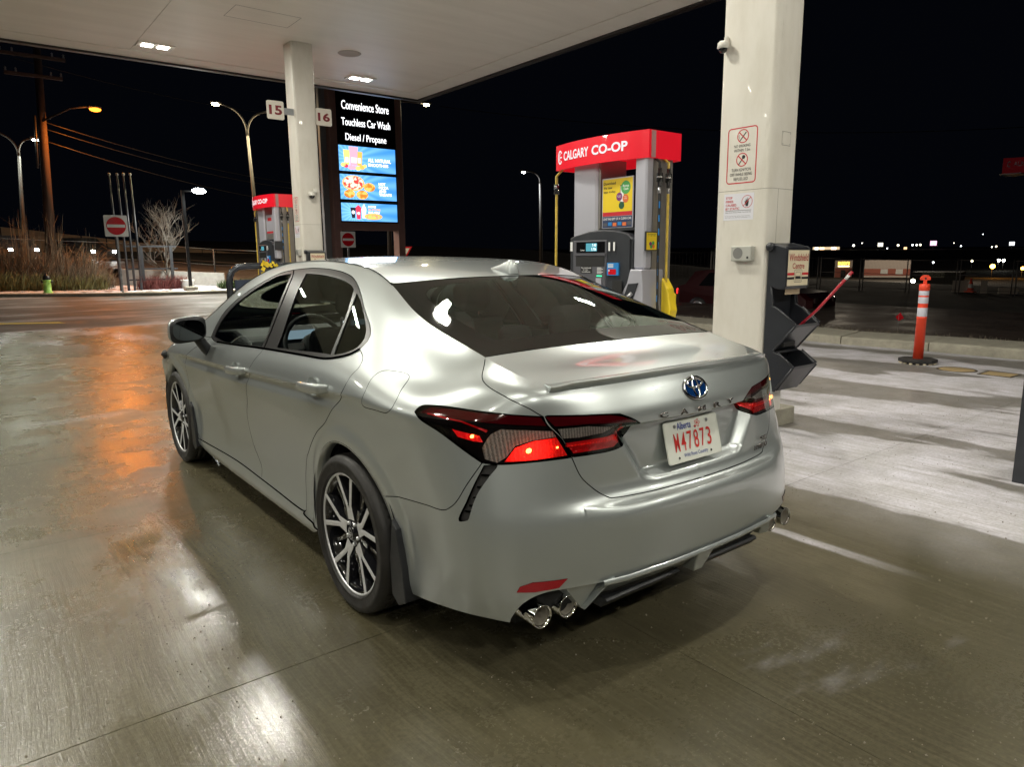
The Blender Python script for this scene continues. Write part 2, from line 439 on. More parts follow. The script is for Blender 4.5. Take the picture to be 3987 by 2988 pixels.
# panel outlines in the parameters of surface A
CUR = {
'gap_doors': [(14.432, 11.658), (14.717, 10.724), (14.905, 9.613), (15.144, 6.783), (15.456, 4.446), (15.42, 3.162), (15.17, 2.441), (15.055, 2.127), (15.016, 1.474)],
'gap_rear': [(10.44, 12.568), (10.221, 12.111), (10.14, 11.604), (10.236, 11.142), (10.407, 9.799), (10.637, 8.534), (11.275, 7.287), (11.888, 6.28), (12.478, 4.557), (12.698, 3.937), (12.904, 2.924), (12.907, 2.012), (12.899, 1.492)],
'gap_front': [(18.121, 11.725), (18.419, 10.294), (18.863, 8.436), (18.917, 4.412), (19.189, 2.841), (18.719, 1.923), (18.517, 1.248)],
'door_bottom': [(18.517, 1.248), (16.439, 1.593), (15.016, 1.474), (14.042, 1.369), (13.391, 1.305), (12.899, 1.492)],
'fuel': [(9.302, 11.923), (9.03, 12.08), (8.767, 12.179), (8.61, 12.033), (8.515, 11.275), (8.418, 10.505), (8.434, 9.649), (8.608, 8.94), (9.017, 8.848), (9.456, 8.862), (9.515, 9.623), (9.49, 10.51), (9.511, 11.213), (9.449, 11.665)],
'seam': [(9.153, 4.285), (8.533, 4.496), (7.435, 4.74), (6.822, 4.831), (6.518, 5.32), (6.04, 6.657), (5.459, 7.707)],
'win_out': [(17.466, 12.015), (16.924, 11.739), (15.7, 11.721), (14.462, 11.728), (12.753, 11.709), (11.796, 11.701), (11.222, 11.857), (10.748, 12.122), (10.519, 12.421), (10.445, 12.827), (10.672, 13.22), (11.378, 13.611), (12.365, 14.182), (12.851, 14.345), (13.441, 14.388), (14.169, 14.399), (14.724, 14.376), (15.425, 14.339), (16.101, 14.124), (17.014, 13.77), (17.45, 13.34), (17.529, 12.717)],
'glass1': [(17.268, 12.068), (16.505, 11.824), (15.732, 11.795), (14.619, 11.803), (14.612, 12.231), (14.788, 13.097), (15.013, 14.16), (15.338, 14.166), (15.657, 14.14), (16.209, 13.893), (16.883, 13.554), (17.195, 13.174), (17.339, 12.681)],
'glass2': [(13.917, 11.856), (13.964, 12.325), (14.108, 12.889), (14.261, 13.401), (14.375, 14.089), (13.69, 14.071), (12.994, 14.051), (12.473, 14.007), (12.213, 13.899), (11.802, 13.003), (11.552, 11.953), (12.54, 11.905)],
'glass3': [(11.412, 11.961), (11.68, 12.95), (12.046, 13.866), (11.488, 13.61), (10.825, 13.149), (10.617, 12.811), (10.665, 12.46), (11.007, 12.138)],
'light': [(7.677, 9.977), (7.653, 10.363), (7.449, 10.61), (6.436, 10.653), (5.159, 10.633), (4.209, 10.567), (3.74, 10.496), (3.582, 9.55), (3.272, 8.644), (3.09, 7.89), (4.019, 7.825), (4.926, 7.737), (5.471, 7.752), (6.024, 8.198), (6.722, 8.796), (7.363, 9.322)],
'light_in': [(3.691, 10.491), (3.5, 10.556), (2.082, 10.204), (1.805, 9.877), (1.422, 8.959), (1.637, 8.36), (2.042, 7.988), (2.655, 7.915), (3.068, 7.901), (3.248, 8.684), (3.515, 9.537)],
'lid_lo': [(3.09, 7.89), (2.914, 7.084), (2.655, 6.508), (2.369, 5.945), (2.179, 5.703), (1.466, 5.573), (1.023, 5.594)],
'lid_side': [(7.521, 14.867), (6.961, 13.311), (6.43, 12.538), (5.399, 11.978), (4.329, 11.326), (3.74, 10.496)],
'vent': [(5.419, 7.67), (5.007, 7.704), (5.306, 7.185), (5.642, 6.523), (5.837, 5.783), (5.975, 4.718), (6.064, 4.52), (6.267, 4.383), (6.29, 4.614), (6.063, 5.816), (5.802, 6.734)],
'bottom': [(8.362, 0.751), (7.945, 0.854), (6.858, 1.023), (5.72, 1.142), (4.91, 1.078), (4.821, 1.315), (4.5, 1.749), (4.011, 2.011), (3.386, 2.092), (2.346, 2.029)],
'reflector': [(4.685, 2.09), (4.598, 2.258), (4.264, 2.376), (3.431, 2.384), (3.634, 2.141), (4.225, 2.085)],
'smoke': [(5.473, 8.356), (5.198, 9.007), (4.863, 9.397), (4.147, 9.335), (3.477, 9.189), (3.398, 8.85), (3.974, 8.729), (4.474, 8.49), (4.753, 8.023), (5.03, 7.79), (5.408, 7.907)],
'redlit': [(4.815, 7.837), (4.477, 8.41), (3.976, 8.685), (3.4, 8.802), (3.167, 7.981), (4.015, 7.899)],
'redmark': [(6.408, 9.113), (5.538, 8.916), (5.435, 8.606), (5.719, 8.613), (6.239, 8.741)],
'smoke_in': [(3.341, 9.29), (2.617, 9.296), (2.018, 9.03), (2.282, 8.792), (2.85, 8.699), (3.247, 8.73)],
'red_in': [(3.189, 8.5), (2.201, 8.58), (1.673, 8.845), (1.485, 8.952), (2.061, 8.075), (3.008, 8.028)],
}
# ------------------------------------------------------------------ the silver car: trimmed panels of two smooth surfaces
SU, SWS, SS = .20, .068, .62     # rough metric of the parameters, for triangulation only
def Bf(u, s):
    u = np.atleast_1d(np.asarray(u, float)); s = np.atleast_1d(np.asarray(s, float))
    P = B(u, 1-np.abs(s)); P[..., 0] *= -np.sign(s)*np.where(np.abs(s) < 1e-9, 0, 1)
    P[..., 0] = np.where(np.abs(s) < 1e-9, 0, P[..., 0])
    return P
def Bfull(u, s):   # s in [-1, 1]; negative = left of the car
    P = Bf(u, s); P[..., 0] = np.where(np.asarray(s) < 0, -np.abs(P[..., 0]), np.abs(P[..., 0])); return P
def partials(S, u, w, e=2e-3):
    return (S(u+e, w)-S(u-e, w))/(2*e), (S(u, w+e)-S(u, w-e))/(2*e)
def normals(S, u, w, top=False):
    Pu, Pw = partials(S, u, w)
    if not top:   # central rows: keep differences inside the patch
        ue = np.clip(u, .003, 25.9); we = np.clip(w, .003, 14.99)
        Pu, Pw = partials(S, ue, we)
        n = np.cross(Pu, Pw)
        n = -n
    else:
        ue = np.clip(u, 4.01, 23.99); we = np.clip(w, -.99, .99)
        Pu, Pw = partials(S, ue, we)
        n = np.cross(Pu, Pw); n = n*np.sign(n[..., 2:3])
    n /= np.linalg.norm(n, axis=-1, keepdims=True)+1e-12
    return n
_t = normals(A, np.array([12.]), np.array([7.]))[0]
NSIGN = 1 if _t[0] < 0 else -1
def nrmA(u, w):
    n = normals(A, u, w)*NSIGN
    return n
def nrmB(u, w): return normals(Bfull, u, w, True)
def smooth(pts, step=.014, sc=(SU, SWS), closed=False):
    """Catmull-Rom through the points, resampled in scaled parameter space"""
    P = np.array(pts, float)
    if len(P) == 2: Q = P
    else:
        if closed: E = np.vstack([P[-1], P, P[0], P[1]]); m = len(P)
        else: E = np.vstack([2*P[0]-P[1], P, 2*P[-1]-P[-2]]); m = len(P)-1
        Q = []
        for i in range(m):
            p0, p1, p2, p3 = E[i:i+4]
            for t in np.linspace(0, 1, 12, endpoint=False):
                Q.append(.5*((2*p1)+(-p0+p2)*t+(2*p0-5*p1+4*p2-p3)*t*t+(-p0+3*p1-3*p2+p3)*t**3))
        Q.append(E[1+m] if not closed else P[0]); Q = np.array(Q)
    d = np.linalg.norm(np.diff(Q*np.array(sc), axis=0), axis=1); L = np.concatenate([[0], np.cumsum(d)])
    n = max(1, int(round(L[-1]/step))); t = np.linspace(0, L[-1], n+1)
    return np.stack([np.interp(t, L, Q[:, 0]), np.interp(t, L, Q[:, 1])], 1)
def loop(segs, sc=(SU, SWS), step=.014):
    out = []
    for s in segs:
        q = smooth(s, step, sc)
        if out and np.linalg.norm(out[-1]-q[0]) < 1e-6: q = q[1:]
        out += list(q)
    if np.linalg.norm(out[0]-out[-1]) < 1e-6: out.pop()
    return np.array(out)
def inpoly(P, poly):
    x, y = P[:, 0], P[:, 1]; c = np.zeros(len(P), bool); n = len(poly)
    for i in range(n):
        x1, y1 = poly[i]; x2, y2 = poly[(i+1) % n]
        if y1 == y2: continue
        m = ((y1 > y) != (y2 > y)) & (x < (x2-x1)*(y-y1)/(y2-y1)+x1); c ^= m
    return c
def inset(L, g, S, NF, keep=None):
    if g == 0: return L
    u, w = L[:, 0], L[:, 1]
    P = S(u, w); T = np.roll(P, -1, 0)-np.roll(P, 1, 0); T /= np.linalg.norm(T, axis=1, keepdims=True)+1e-12
    N = NF(u, w); D = np.cross(N, T)
    area2 = .5*np.sum(L[:, 0]*np.roll(L[:, 1], -1)-np.roll(L[:, 0], -1)*L[:, 1])
    e = 2e-3; uu = np.clip(u, e, None)
    Pu, Pw = partials(S, uu if S is A else u, w)
    out = []
    # choose the inward side by testing one point
    def step(sgn):
        o = []
        for i in range(len(L)):
            M = np.stack([Pu[i], Pw[i]], 1); q, *_ = np.linalg.lstsq(M, sgn*D[i]*g, rcond=None)
            q = np.clip(q, -.3, .3); o.append(L[i]+q)
        return np.array(o)
    a = step(1); i = len(L)//2
    A2 = lambda Q: abs(.5*np.sum(Q[:, 0]*np.roll(Q[:, 1], -1)-np.roll(Q[:, 0], -1)*Q[:, 1]))
    if (A2(a) > A2(L)) != (g < 0): a = step(-1)
    if keep is not None:
        k = keep(L); a[k] = L[k]
    return a
def panel_data(S, NF, outer, holes=(), gap=.0018, flange=.012, off=0, grid=(.018, .018), sc=(SU, SWS), keep=None, hgap=None):
    o = inset(outer, gap, S, NF, keep)
    hs = [inset(h, -(gap if hgap is None else hgap), S, NF) for h in holes]
    pts = list(o); edges = [(i, (i+1) % len(o)) for i in range(len(o))]
    for h in hs:
        b = len(pts); pts += list(h); edges += [(b+i, b+(i+1) % len(h)) for i in range(len(h))]
    lo, hi = o.min(0), o.max(0)
    gu, gw = grid[0]/sc[0], grid[1]/sc[1]
    GU, GW = np.meshgrid(np.arange(lo[0], hi[0], gu), np.arange(lo[1], hi[1], gw), indexing='ij')
    G2 = np.stack([GU.ravel(), GW.ravel()], 1)
    oo = inset(o, .006, S, NF)
    m = inpoly(G2, oo)
    for h in hs: m &= ~inpoly(G2, inset(h, -.006, S, NF))
    G2 = G2[m]; allp = np.array(pts + list(G2))
    r = delaunay_2d_cdt([Vector((p[0]*sc[0], p[1]*sc[1])) for p in allp], edges, [], 0, 1e-7)
    V = np.array([(v.x/sc[0], v.y/sc[1]) for v in r[0]]); F = [tuple(f) for f in r[2]]
    C = np.array([(V[f[0]]+V[f[1]]+V[f[2]])/3 for f in F])
    m = inpoly(C, o)
    for h in hs: m &= ~inpoly(C, h)
    F = [f for f, k in zip(F, m) if k]
    P = S(V[:, 0], V[:, 1]); N = NF(V[:, 0], V[:, 1]); P = P+N*off
    FN = []
    for f in F:
        n = np.cross(P[f[1]]-P[f[0]], P[f[2]]-P[f[0]])
        FN.append(f if n @ N[f[0]] > 0 else f[::-1])
    P, N = list(P), list(N)
    if flange:
        for L in [o]+hs:
            n = len(L); Q = S(L[:, 0], L[:, 1]); NN = NF(L[:, 0], L[:, 1]); Q = Q+NN*off
            k = keep(L) if (keep is not None and L is o) else np.zeros(n, bool)
            T = np.roll(Q, -1, 0)-np.roll(Q, 1, 0); T /= np.linalg.norm(T, axis=1, keepdims=True)+1e-12
            SD = np.cross(T, NN); b = len(P)
            Ln = .6*NN+.4*SD; Ln /= np.linalg.norm(Ln, axis=1, keepdims=True)
            P += list(Q)+list(Q-NN*flange); N += list(SD)+list(SD)
            for i in range(n):
                j = (i+1) % n
                if k[i] and k[j]: continue
                f = (b+i, b+j, b+n+j, b+n+i)
                nn = np.cross(P[f[1]]-P[f[0]], P[f[3]]-P[f[0]])
                # face outwards: compare with the side direction, flipped if the loop runs the other way
                FN.append(f)
    return np.array(P), np.array(N), FN
def mesh_from(name, datas, m, parent, label=None, mirror=False):
    P = []; N = []; F = []
    for (p, n, f) in datas:
        b = sum(len(x) for x in P); s = np.array([-1, 1, 1]) if mirror else np.array([1, 1, 1])
        P.append(p*s); N.append(n*s); F += [tuple(i+b for i in (q[::-1] if mirror else q)) for q in f]
    P = np.concatenate(P); N = np.concatenate(N)
    me = bpy.data.meshes.new(name); me.from_pydata(P.tolist(), [], F)
    me.polygons.foreach_set('use_smooth', [True]*len(F)); me.update()
    me.normals_split_custom_set_from_vertices(N.tolist())
    if m: me.materials.append(m)
    o = bpy.data.objects.new(name, me); COL.objects.link(o); attach(o, parent)
    if label: o['label'] = label
    return o
def flip(d):
    p, n, f = d; return (p*np.array([-1, 1, 1]), n*np.array([-1, 1, 1]), [q[::-1] for q in f])
def yz(y, z, u0=None, w0=None):
    """parameters of the point of the car's side with this y and z"""
    u = np.interp(y, A_Y, A_U) if u0 is None else u0; w = 3. if w0 is None else w0
    for _ in range(25):
        p = A(u, w)[0]; a = (A(u+1e-3, w)[0]-p)/1e-3; b = (A(u, w+1e-3)[0]-p)/1e-3
        J = np.array([[a[1], b[1]], [a[2], b[2]]]); d = np.linalg.solve(J, np.array([y-p[1], z-p[2]]))
        u += np.clip(d[0], -.5, .5); w += np.clip(d[1], -1, 1); w = np.clip(w, 0, 15)
    return (float(u), float(w))
A_U = np.linspace(7.6, 22.5, 150); A_Y = A(A_U, np.full(150, 5.))[:, 1]
def arc(yc, a0, a1, n=30, r=.372, zc=.345):
    return [yz(yc+r*math.cos(R(t)), zc+r*math.sin(R(t))) for t in np.linspace(a0, a1, n)]

# paint and car materials
def paint_mat():
    m = mat('silver_paint', (.47, .505, .505), .34, .68, coat=1.0, coatr=.025)
    nt = m.node_tree; p = nt.nodes['Principled BSDF']
    tc = nt.nodes.new('ShaderNodeTexCoord'); v = nt.nodes.new('ShaderNodeTexVoronoi'); v.inputs['Scale'].default_value = 900
    nt.links.new(tc.outputs['Object'], v.inputs['Vector'])
    mr = nt.nodes.new('ShaderNodeMapRange'); mr.inputs[3].default_value = .30; mr.inputs[4].default_value = .37
    sp = nt.nodes.new('ShaderNodeSeparateColor'); nt.links.new(v.outputs['Color'], sp.inputs[0]); nt.links.new(sp.outputs[0], mr.inputs[0])
    nt.links.new(mr.outputs[0], p.inputs['Roughness'])
    # thin road film low on the body
    n = nt.nodes.new('ShaderNodeTexNoise'); n.inputs['Scale'].default_value = 5; n.inputs['Detail'].default_value = 8
    nt.links.new(tc.outputs['Object'], n.inputs['Vector'])
    sx = nt.nodes.new('ShaderNodeSeparateXYZ'); nt.links.new(tc.outputs['Object'], sx.inputs[0])
    h = nt.nodes.new('ShaderNodeMapRange'); h.inputs[1].default_value = .75; h.inputs[2].default_value = .2; h.inputs[3].default_value = 0; h.inputs[4].default_value = .10
    nt.links.new(sx.outputs['Z'], h.inputs[0])
    mu = nt.nodes.new('ShaderNodeMath'); mu.operation = 'MULTIPLY'; nt.links.new(h.outputs[0], mu.inputs[0]); nt.links.new(n.outputs['Fac'], mu.inputs[1])
    ad = nt.nodes.new('ShaderNodeMath'); ad.operation = 'ADD'; ad.inputs[1].default_value = .02; nt.links.new(mu.outputs[0], ad.inputs[0])
    nt.links.new(ad.outputs[0], p.inputs['Coat Roughness'])
    # water drops
    vd = nt.nodes.new('ShaderNodeTexVoronoi'); vd.inputs['Scale'].default_value = 55; nt.links.new(tc.outputs['Object'], vd.inputs['Vector'])
    dr = nt.nodes.new('ShaderNodeMapRange'); dr.inputs[1].default_value = .10; dr.inputs[2].default_value = .0; dr.inputs[3].default_value = 0; dr.inputs[4].default_value = 1
    nt.links.new(vd.outputs['Distance'], dr.inputs[0])
    n2 = nt.nodes.new('ShaderNodeTexNoise'); n2.inputs['Scale'].default_value = 2.2; nt.links.new(tc.outputs['Object'], n2.inputs['Vector'])
    gt = nt.nodes.new('ShaderNodeMath'); gt.operation = 'GREATER_THAN'; gt.inputs[1].default_value = .56; nt.links.new(n2.outputs['Fac'], gt.inputs[0])
    m3 = nt.nodes.new('ShaderNodeMath'); m3.operation = 'MULTIPLY'; nt.links.new(dr.outputs[0], m3.inputs[0]); nt.links.new(gt.outputs[0], m3.inputs[1])
    b = nt.nodes.new('ShaderNodeBump'); b.inputs['Strength'].default_value = .5; b.inputs['Distance'].default_value = .0012
    nt.links.new(m3.outputs[0], b.inputs['Height']); nt.links.new(b.outputs[0], p.inputs['Coat Normal'])
    return m
M_paint = paint_mat()
M_trim = mat('black_window_trim', (.012, .011, .011), .30)
M_glass = glassmat('tinted_glass', (.82, .87, .83), 1.5, 0, 1.2)
M_glasss = glassmat('side_glass', (.84, .88, .85), 1.5, 0, 1.1)
M_glassd = glassmat('privacy_glass', (.10, .11, .10), 1.5, 0, 1.3)
M_frit = mat('black_glass_border', (.004, .006, .005), .02, coat=0)
M_lens = glassmat('clear_lens', (.95, .93, .92), 1.5, .0, 1.3)
M_ldark = mat('dark_red_lens', (.10, .002, .006), .1, coat=1, emit=(.5, .01, .02), estr=.004)
M_lblack = mat('lamp_black_housing', (.012, .01, .01), .12, coat=.6)
def lampmat(name, col, e, scale, axis=0, estr=.5):
    m = mat(name, col, .2, .35, coat=1, emit=e, estr=estr)
    nt = m.node_tree; p = nt.nodes['Principled BSDF']; tc = nt.nodes.new('ShaderNodeTexCoord'); w = nt.nodes.new('ShaderNodeTexWave')
    w.inputs['Scale'].default_value = scale; w.bands_direction = 'XYZ'[axis]
    w.inputs['Distortion'].default_value = 3.0; w.inputs['Detail Scale'].default_value = 6
    nt.links.new(tc.outputs['Object'], w.inputs['Vector']); b = nt.nodes.new('ShaderNodeBump'); b.inputs['Distance'].default_value = .003; b.inputs['Strength'].default_value = .9
    nt.links.new(w.outputs['Fac'], b.inputs['Height']); nt.links.new(b.outputs[0], p.inputs['Normal'])
    mr = nt.nodes.new('ShaderNodeMapRange'); mr.inputs[3].default_value = .55; mr.inputs[4].default_value = 1.2; nt.links.new(w.outputs['Fac'], mr.inputs[0])
    vm = nt.nodes.new('ShaderNodeVectorMath'); vm.operation = 'SCALE'; vm.inputs[0].default_value = col; nt.links.new(mr.outputs[0], vm.inputs['Scale']); nt.links.new(vm.outputs[0], p.inputs['Base Color'])
    return m
M_smoke = lampmat('smoked_reflector', (.50, .48, .45), (0, 0, 0), 34, 0, 0); M_smoke.node_tree.nodes['Principled BSDF'].inputs['Metallic'].default_value = .15
M_redlit = lampmat('lit_red_reflector', (.55, .01, .01), (1, .012, .008), 30, 0, .55)
def bulb_falloff(m, c, lo, hi, r0):
    # light of the bulb spreading in the reflector
    nt = m.node_tree; p = nt.nodes['Principled BSDF']; tc = nt.nodes.new('ShaderNodeTexCoord'); sx = nt.nodes.new('ShaderNodeSeparateXYZ'); nt.links.new(tc.outputs['Object'], sx.inputs[0])
    ab = nt.nodes.new('ShaderNodeMath'); ab.operation = 'ABSOLUTE'; nt.links.new(sx.outputs[0], ab.inputs[0])
    cb = nt.nodes.new('ShaderNodeCombineXYZ'); nt.links.new(ab.outputs[0], cb.inputs[0]); nt.links.new(sx.outputs[1], cb.inputs[1]); nt.links.new(sx.outputs[2], cb.inputs[2])
    d = nt.nodes.new('ShaderNodeVectorMath'); d.operation = 'DISTANCE'; d.inputs[1].default_value = c; nt.links.new(cb.outputs[0], d.inputs[0])
    n = nt.nodes.new('ShaderNodeTexVoronoi'); n.inputs['Scale'].default_value = 130; nt.links.new(tc.outputs['Object'], n.inputs['Vector'])
    mr = nt.nodes.new('ShaderNodeMapRange'); mr.inputs[1].default_value = r0; mr.inputs[2].default_value = 0; mr.inputs[3].default_value = lo; mr.inputs[4].default_value = hi; mr.interpolation_type = 'SMOOTHERSTEP'
    nt.links.new(d.outputs['Value'], mr.inputs[0]); m2 = nt.nodes.new('ShaderNodeMath'); m2.operation = 'MULTIPLY'; nt.links.new(mr.outputs[0], m2.inputs[0])
    a2 = nt.nodes.new('ShaderNodeMapRange'); a2.inputs[3].default_value = .65; a2.inputs[4].default_value = 1.5; nt.links.new(n.outputs['Distance'], a2.inputs[0]); nt.links.new(a2.outputs[0], m2.inputs[1]); nt.links.new(m2.outputs[0], p.inputs['Emission Strength'])
bulb_falloff(M_redlit, tuple(np.array([-1, 1, 1])*A(4.12, 8.28)[0]), .16, 1.5, .11)
M_redin = lampmat('red_reflector', (.55, .006, .012), (1, .01, .01), 9, 2, .05)
M_redmk = lampmat('side_red_reflector', (.45, .006, .012), (1, .01, .01), 30, 0, .28)
M_bulb = emis('glowing_lamp_bulb', (1, .30, .05), 7)
M_refl = mat('red_reflex_lens', (.30, .004, .012), .15, coat=1, bump=(260, .4, .001))
M_tyre = mat('tyre_rubber', (.017, .0155, .0145), .55, noise=(18, .3))
M_rimb = mat('black_alloy', (.010, .010, .012), .12, .2, coat=.8)
M_seat = mat('dark_seat_cloth', (.012, .012, .013), .85, noise=(30, .2))
M_dash = mat('dashboard_plastic', (.028, .03, .032), .5)
M_liner = mat('grey_headliner', (.30, .29, .27), .9)
M_shell = mat('dark_underbody', (.010, .010, .010), .8)
M_disc = mat('brake_disc_iron', (.12, .11, .10), .45, .9)
M_screen = emis('dash_screen_glow', (.35, .5, .6), .35)
M_icon = emis('lit_button_icon', (.8, .9, 1), 1.2)
M_plate = mat('licence_plate_white', (.74, .76, .70), .35, bump=(40, .1, .0005))

car = thing('parked_car', (0, 0, 0), 'silver four door saloon car parked beside the pumps with its tail lights on', 'car')
CAR = {}
def both(name, datas, m, parent=car, lab=None):
    """left part and its mirror twin"""
    l = mesh_from(name, datas, m, parent if not isinstance(parent, tuple) else parent[0], lab)
    r = mesh_from(name, datas, m, parent if not isinstance(parent, tuple) else parent[1], lab, mirror=True)
    return l, r
def PA_(outer, holes=(), **k): return panel_data(A, nrmA, outer, holes, **k)
def PB_(outer, holes=(), **k): return panel_data(Bfull, nrmB, outer, holes, sc=(SU, SS), **k)
c_ = CUR
# boundaries
ARr = arc(1.10, 198, -18, 44)          # rear arch, from behind the wheel over the top to ahead of it
ARf = arc(3.925, 198, -18, 44)         # front arch
seam0 = min(range(len(ARr)), key=lambda i: abs(A(*ARr[i])[0][2]-.575) + (0 if i < 20 else 9))
seam = [ARr[seam0]] + c_['seam'][1:-1] + [(5.471, 7.752)]
lt = c_['light']
light_top = lt[0:7]; light_gap = lt[6:10]; light_bot = lt[9:13]; light_out = lt[12:16]+[lt[0]]
botL = c_['bottom'][:5]; botC = c_['bottom'][4:8]+[(3.386, 2.06), (2.346, 2.03), (1.2, 2.02), (0, 2.02)]
lid_lo = c_['lid_lo'][:5]+[(1.466, 5.60), (.8, 5.585), (0, 5.58)]
arch_low = ARr[:seam0+1]
keep0 = lambda L: L[:, 0] < 1e-6
bump = loop([lid_lo[::-1][:1]+lid_lo[::-1][1:], light_bot, seam[::-1], arch_low[::-1], [ARr[0], (8.45, .70), botL[0]], botL, botC, [(0, 2.02), (0, 5.58)]])
vent = loop([c_['vent']+[c_['vent'][0]]])
bd = PA_(bump, [vent], keep=keep0, hgap=.0)
rear_bumper = mesh_from('rear_bumper', [bd, flip(bd)], M_paint, car)
# trunk lid
lids = c_['lid_side']
lid = loop([lid_lo[::-1], c_['lid_lo'][0:1]+[(3.272, 8.644), (3.582, 9.55), (3.74, 10.496)], lids[::-1][:-1]+[(7.46, 15)], [(7.46, 15), (4, 15)], [(4, 15), (0, 15)], [(0, 15), (0, 5.58)]])
lin_ = c_['light_in']
lightin = loop([lin_[0:5], lin_[4:9], lin_[8:]+[lin_[0]]])
ld = PA_(lid, [lightin], keep=lambda L: (L[:, 0] < 1e-6) | (L[:, 1] > 14.99), grid=(.010, .009))
deck = loop([[(4, -1), (4, 1)], [(4, 1), (7.46, 1)], [(7.46, 1), (7.44, .5), (7.43, 0), (7.44, -.5), (7.46, -1)], [(7.46, -1), (4, -1)]], sc=(SU, SS))
dd = PB_(deck, keep=lambda L: (L[:, 0] < 4.001) | (np.abs(L[:, 1]) > .9999), gap=.002)
trunk_lid = mesh_from('trunk_lid', [ld, flip(ld), dd], M_paint, car)
# doors, quarter, fender, skirt
gd, gr, gf = c_['gap_doors'], c_['gap_rear'], c_['gap_front']
wo = c_['win_out']
def near(L, p): return min(range(len(L)), key=lambda i: (L[i][0]-p[0])**2*.04+(L[i][1]-p[1])**2*.0046)
iw = near(wo, gd[0]); belt_front = wo[0:iw+1]; belt_rear = wo[iw:9]
gd = [wo[iw]]+gd[1:]; gr = [wo[8]]+gr[1:]
gf = [wo[0]]+gf[1:]
db = c_['door_bottom']; dbF = [db[0], (16.439, 1.55), gd[-1]]; dbR = [gd[-1], (14.04, 1.40), (13.39, 1.34), (13.02, 1.36), gr[-1]]
fdoor = loop([gf[::-1], belt_front, gd, dbF[::-1]])
rdoor = loop([gd[::-1], belt_rear, gr, dbR[::-1]])
fd = PA_(fdoor, grid=(.016, .009)); rd = PA_(rdoor, grid=(.016, .009))
fdL, fdR = both('front_door', [fd], M_paint); rdL, rdR = both('rear_door', [rd], M_paint)
# side frame with quarter panel, pillars and roof rail
arch_up = ARr[seam0:]
rock_r = yz(1.10-.372*math.cos(R(18))*-1, .23)  # just ahead of the rear wheel
wtop = wo[8:]+[wo[0]]
gf_top = gf[0]
frame = loop([seam, light_out, light_top, lids[::-1][:-1]+[(7.46, 15)], [(7.46, 15), (19.55, 15)], [(19.55, 15), (19.2, 13.2), (18.6, 12.2), gf_top], wtop[::-1], gr, [gr[-1], (12.95, 1.15), ARr[-1]], arch_up[::-1]])
fuel = loop([c_['fuel']+[c_['fuel'][0]]])
# round the join of the closed outline
fuel = smooth(c_['fuel'], closed=True)[:-1]
qd = PA_(frame, [fuel], keep=lambda L: (L[:, 1] > 14.99), gap=.0016, grid=(.016, .012))
qL, qR = both('quarter_panel', [qd], M_paint)
fu = PA_(fuel, gap=.0016)
mesh_from('fuel_door', [fu], M_paint, qL)
# skirt
skirt = loop([db[0:1]+dbF[1:]+dbR[1:], [gr[-1], (12.95, 1.15), ARr[-1]], [ARr[-1], (12.72, .1), (12.9, .05)], [(12.9, .05), (17.9, .05)], [(17.9, .05), ARf[0]], [ARf[0], ARf[2]], [ARf[2], (18.75, 1.25), db[0]]])
sd = PA_(skirt, off=.006, flange=.03)
skL, skR = both('side_skirt', [sd], M_paint)
# front fender and nose
fend = loop([gf[::-1], [gf_top, (18.6, 12.2), (19.2, 13.2), (19.55, 15)], [(19.55, 15), (22.4, 15)], [(22.4, 15), (22.4, 4)], [(22.4, 4), (22.3, 3), ARf[6]] if False else [(22.4, 4), (22.35, .1)], [(22.35, .1), (21.6, .1), ARf[-1]] if False else [(22.35, .1), (21.75, .1)], [(21.75, .1), ARf[0]] if False else [(21.75, .1), ARf[0]] if ARf[0][0] > ARf[-1][0] else [(21.75, .1), ARf[-1]], ARf if ARf[0][0] > ARf[-1][0] else ARf[::-1], [ARf[-1] if ARf[0][0] > ARf[-1][0] else ARf[0], db[0]]])
ffd = PA_(fend)
both('front_fender', [ffd], M_paint)
nose = loop([[(22.4, 15), (26, 15)], [(26, 15), (26, .1)], [(26, .1), (22.35, .1)], [(22.35, .1), (22.4, 4), (22.4, 15)]])
nd_ = PA_(nose, keep=lambda L: L[:, 0] > 25.999, grid=(.05, .04))
mesh_from('front_bumper', [nd_, flip(nd_)], M_paint, car)
# window band
g1 = loop([c_['glass1'][0:4], c_['glass1'][3:7], c_['glass1'][6:]+[c_['glass1'][0]]])
g2 = loop([c_['glass2'][0:5], c_['glass2'][4:9], c_['glass2'][8:11], [c_['glass2'][10], c_['glass2'][11], c_['glass2'][0]]])
g3 = loop([c_['glass3'][0:3], c_['glass3'][2:6], c_['glass3'][5:]+[c_['glass3'][0]]])
wout = loop([wo[0:9], wo[8:]+[wo[0]]])
wt = PA_(wout, [g1, g2, g3], gap=.002, hgap=0, off=-.001)
tL, tR = both('window_trim', [wt], M_trim)
for nm, g, m in (('front_window', g1, M_glasss), ('rear_window_glass', g2, M_glasss), ('quarter_window', g3, M_glassd)):
    both(nm, [PA_(g, gap=0, flange=0, off=-.005)], m, (tL, tR))
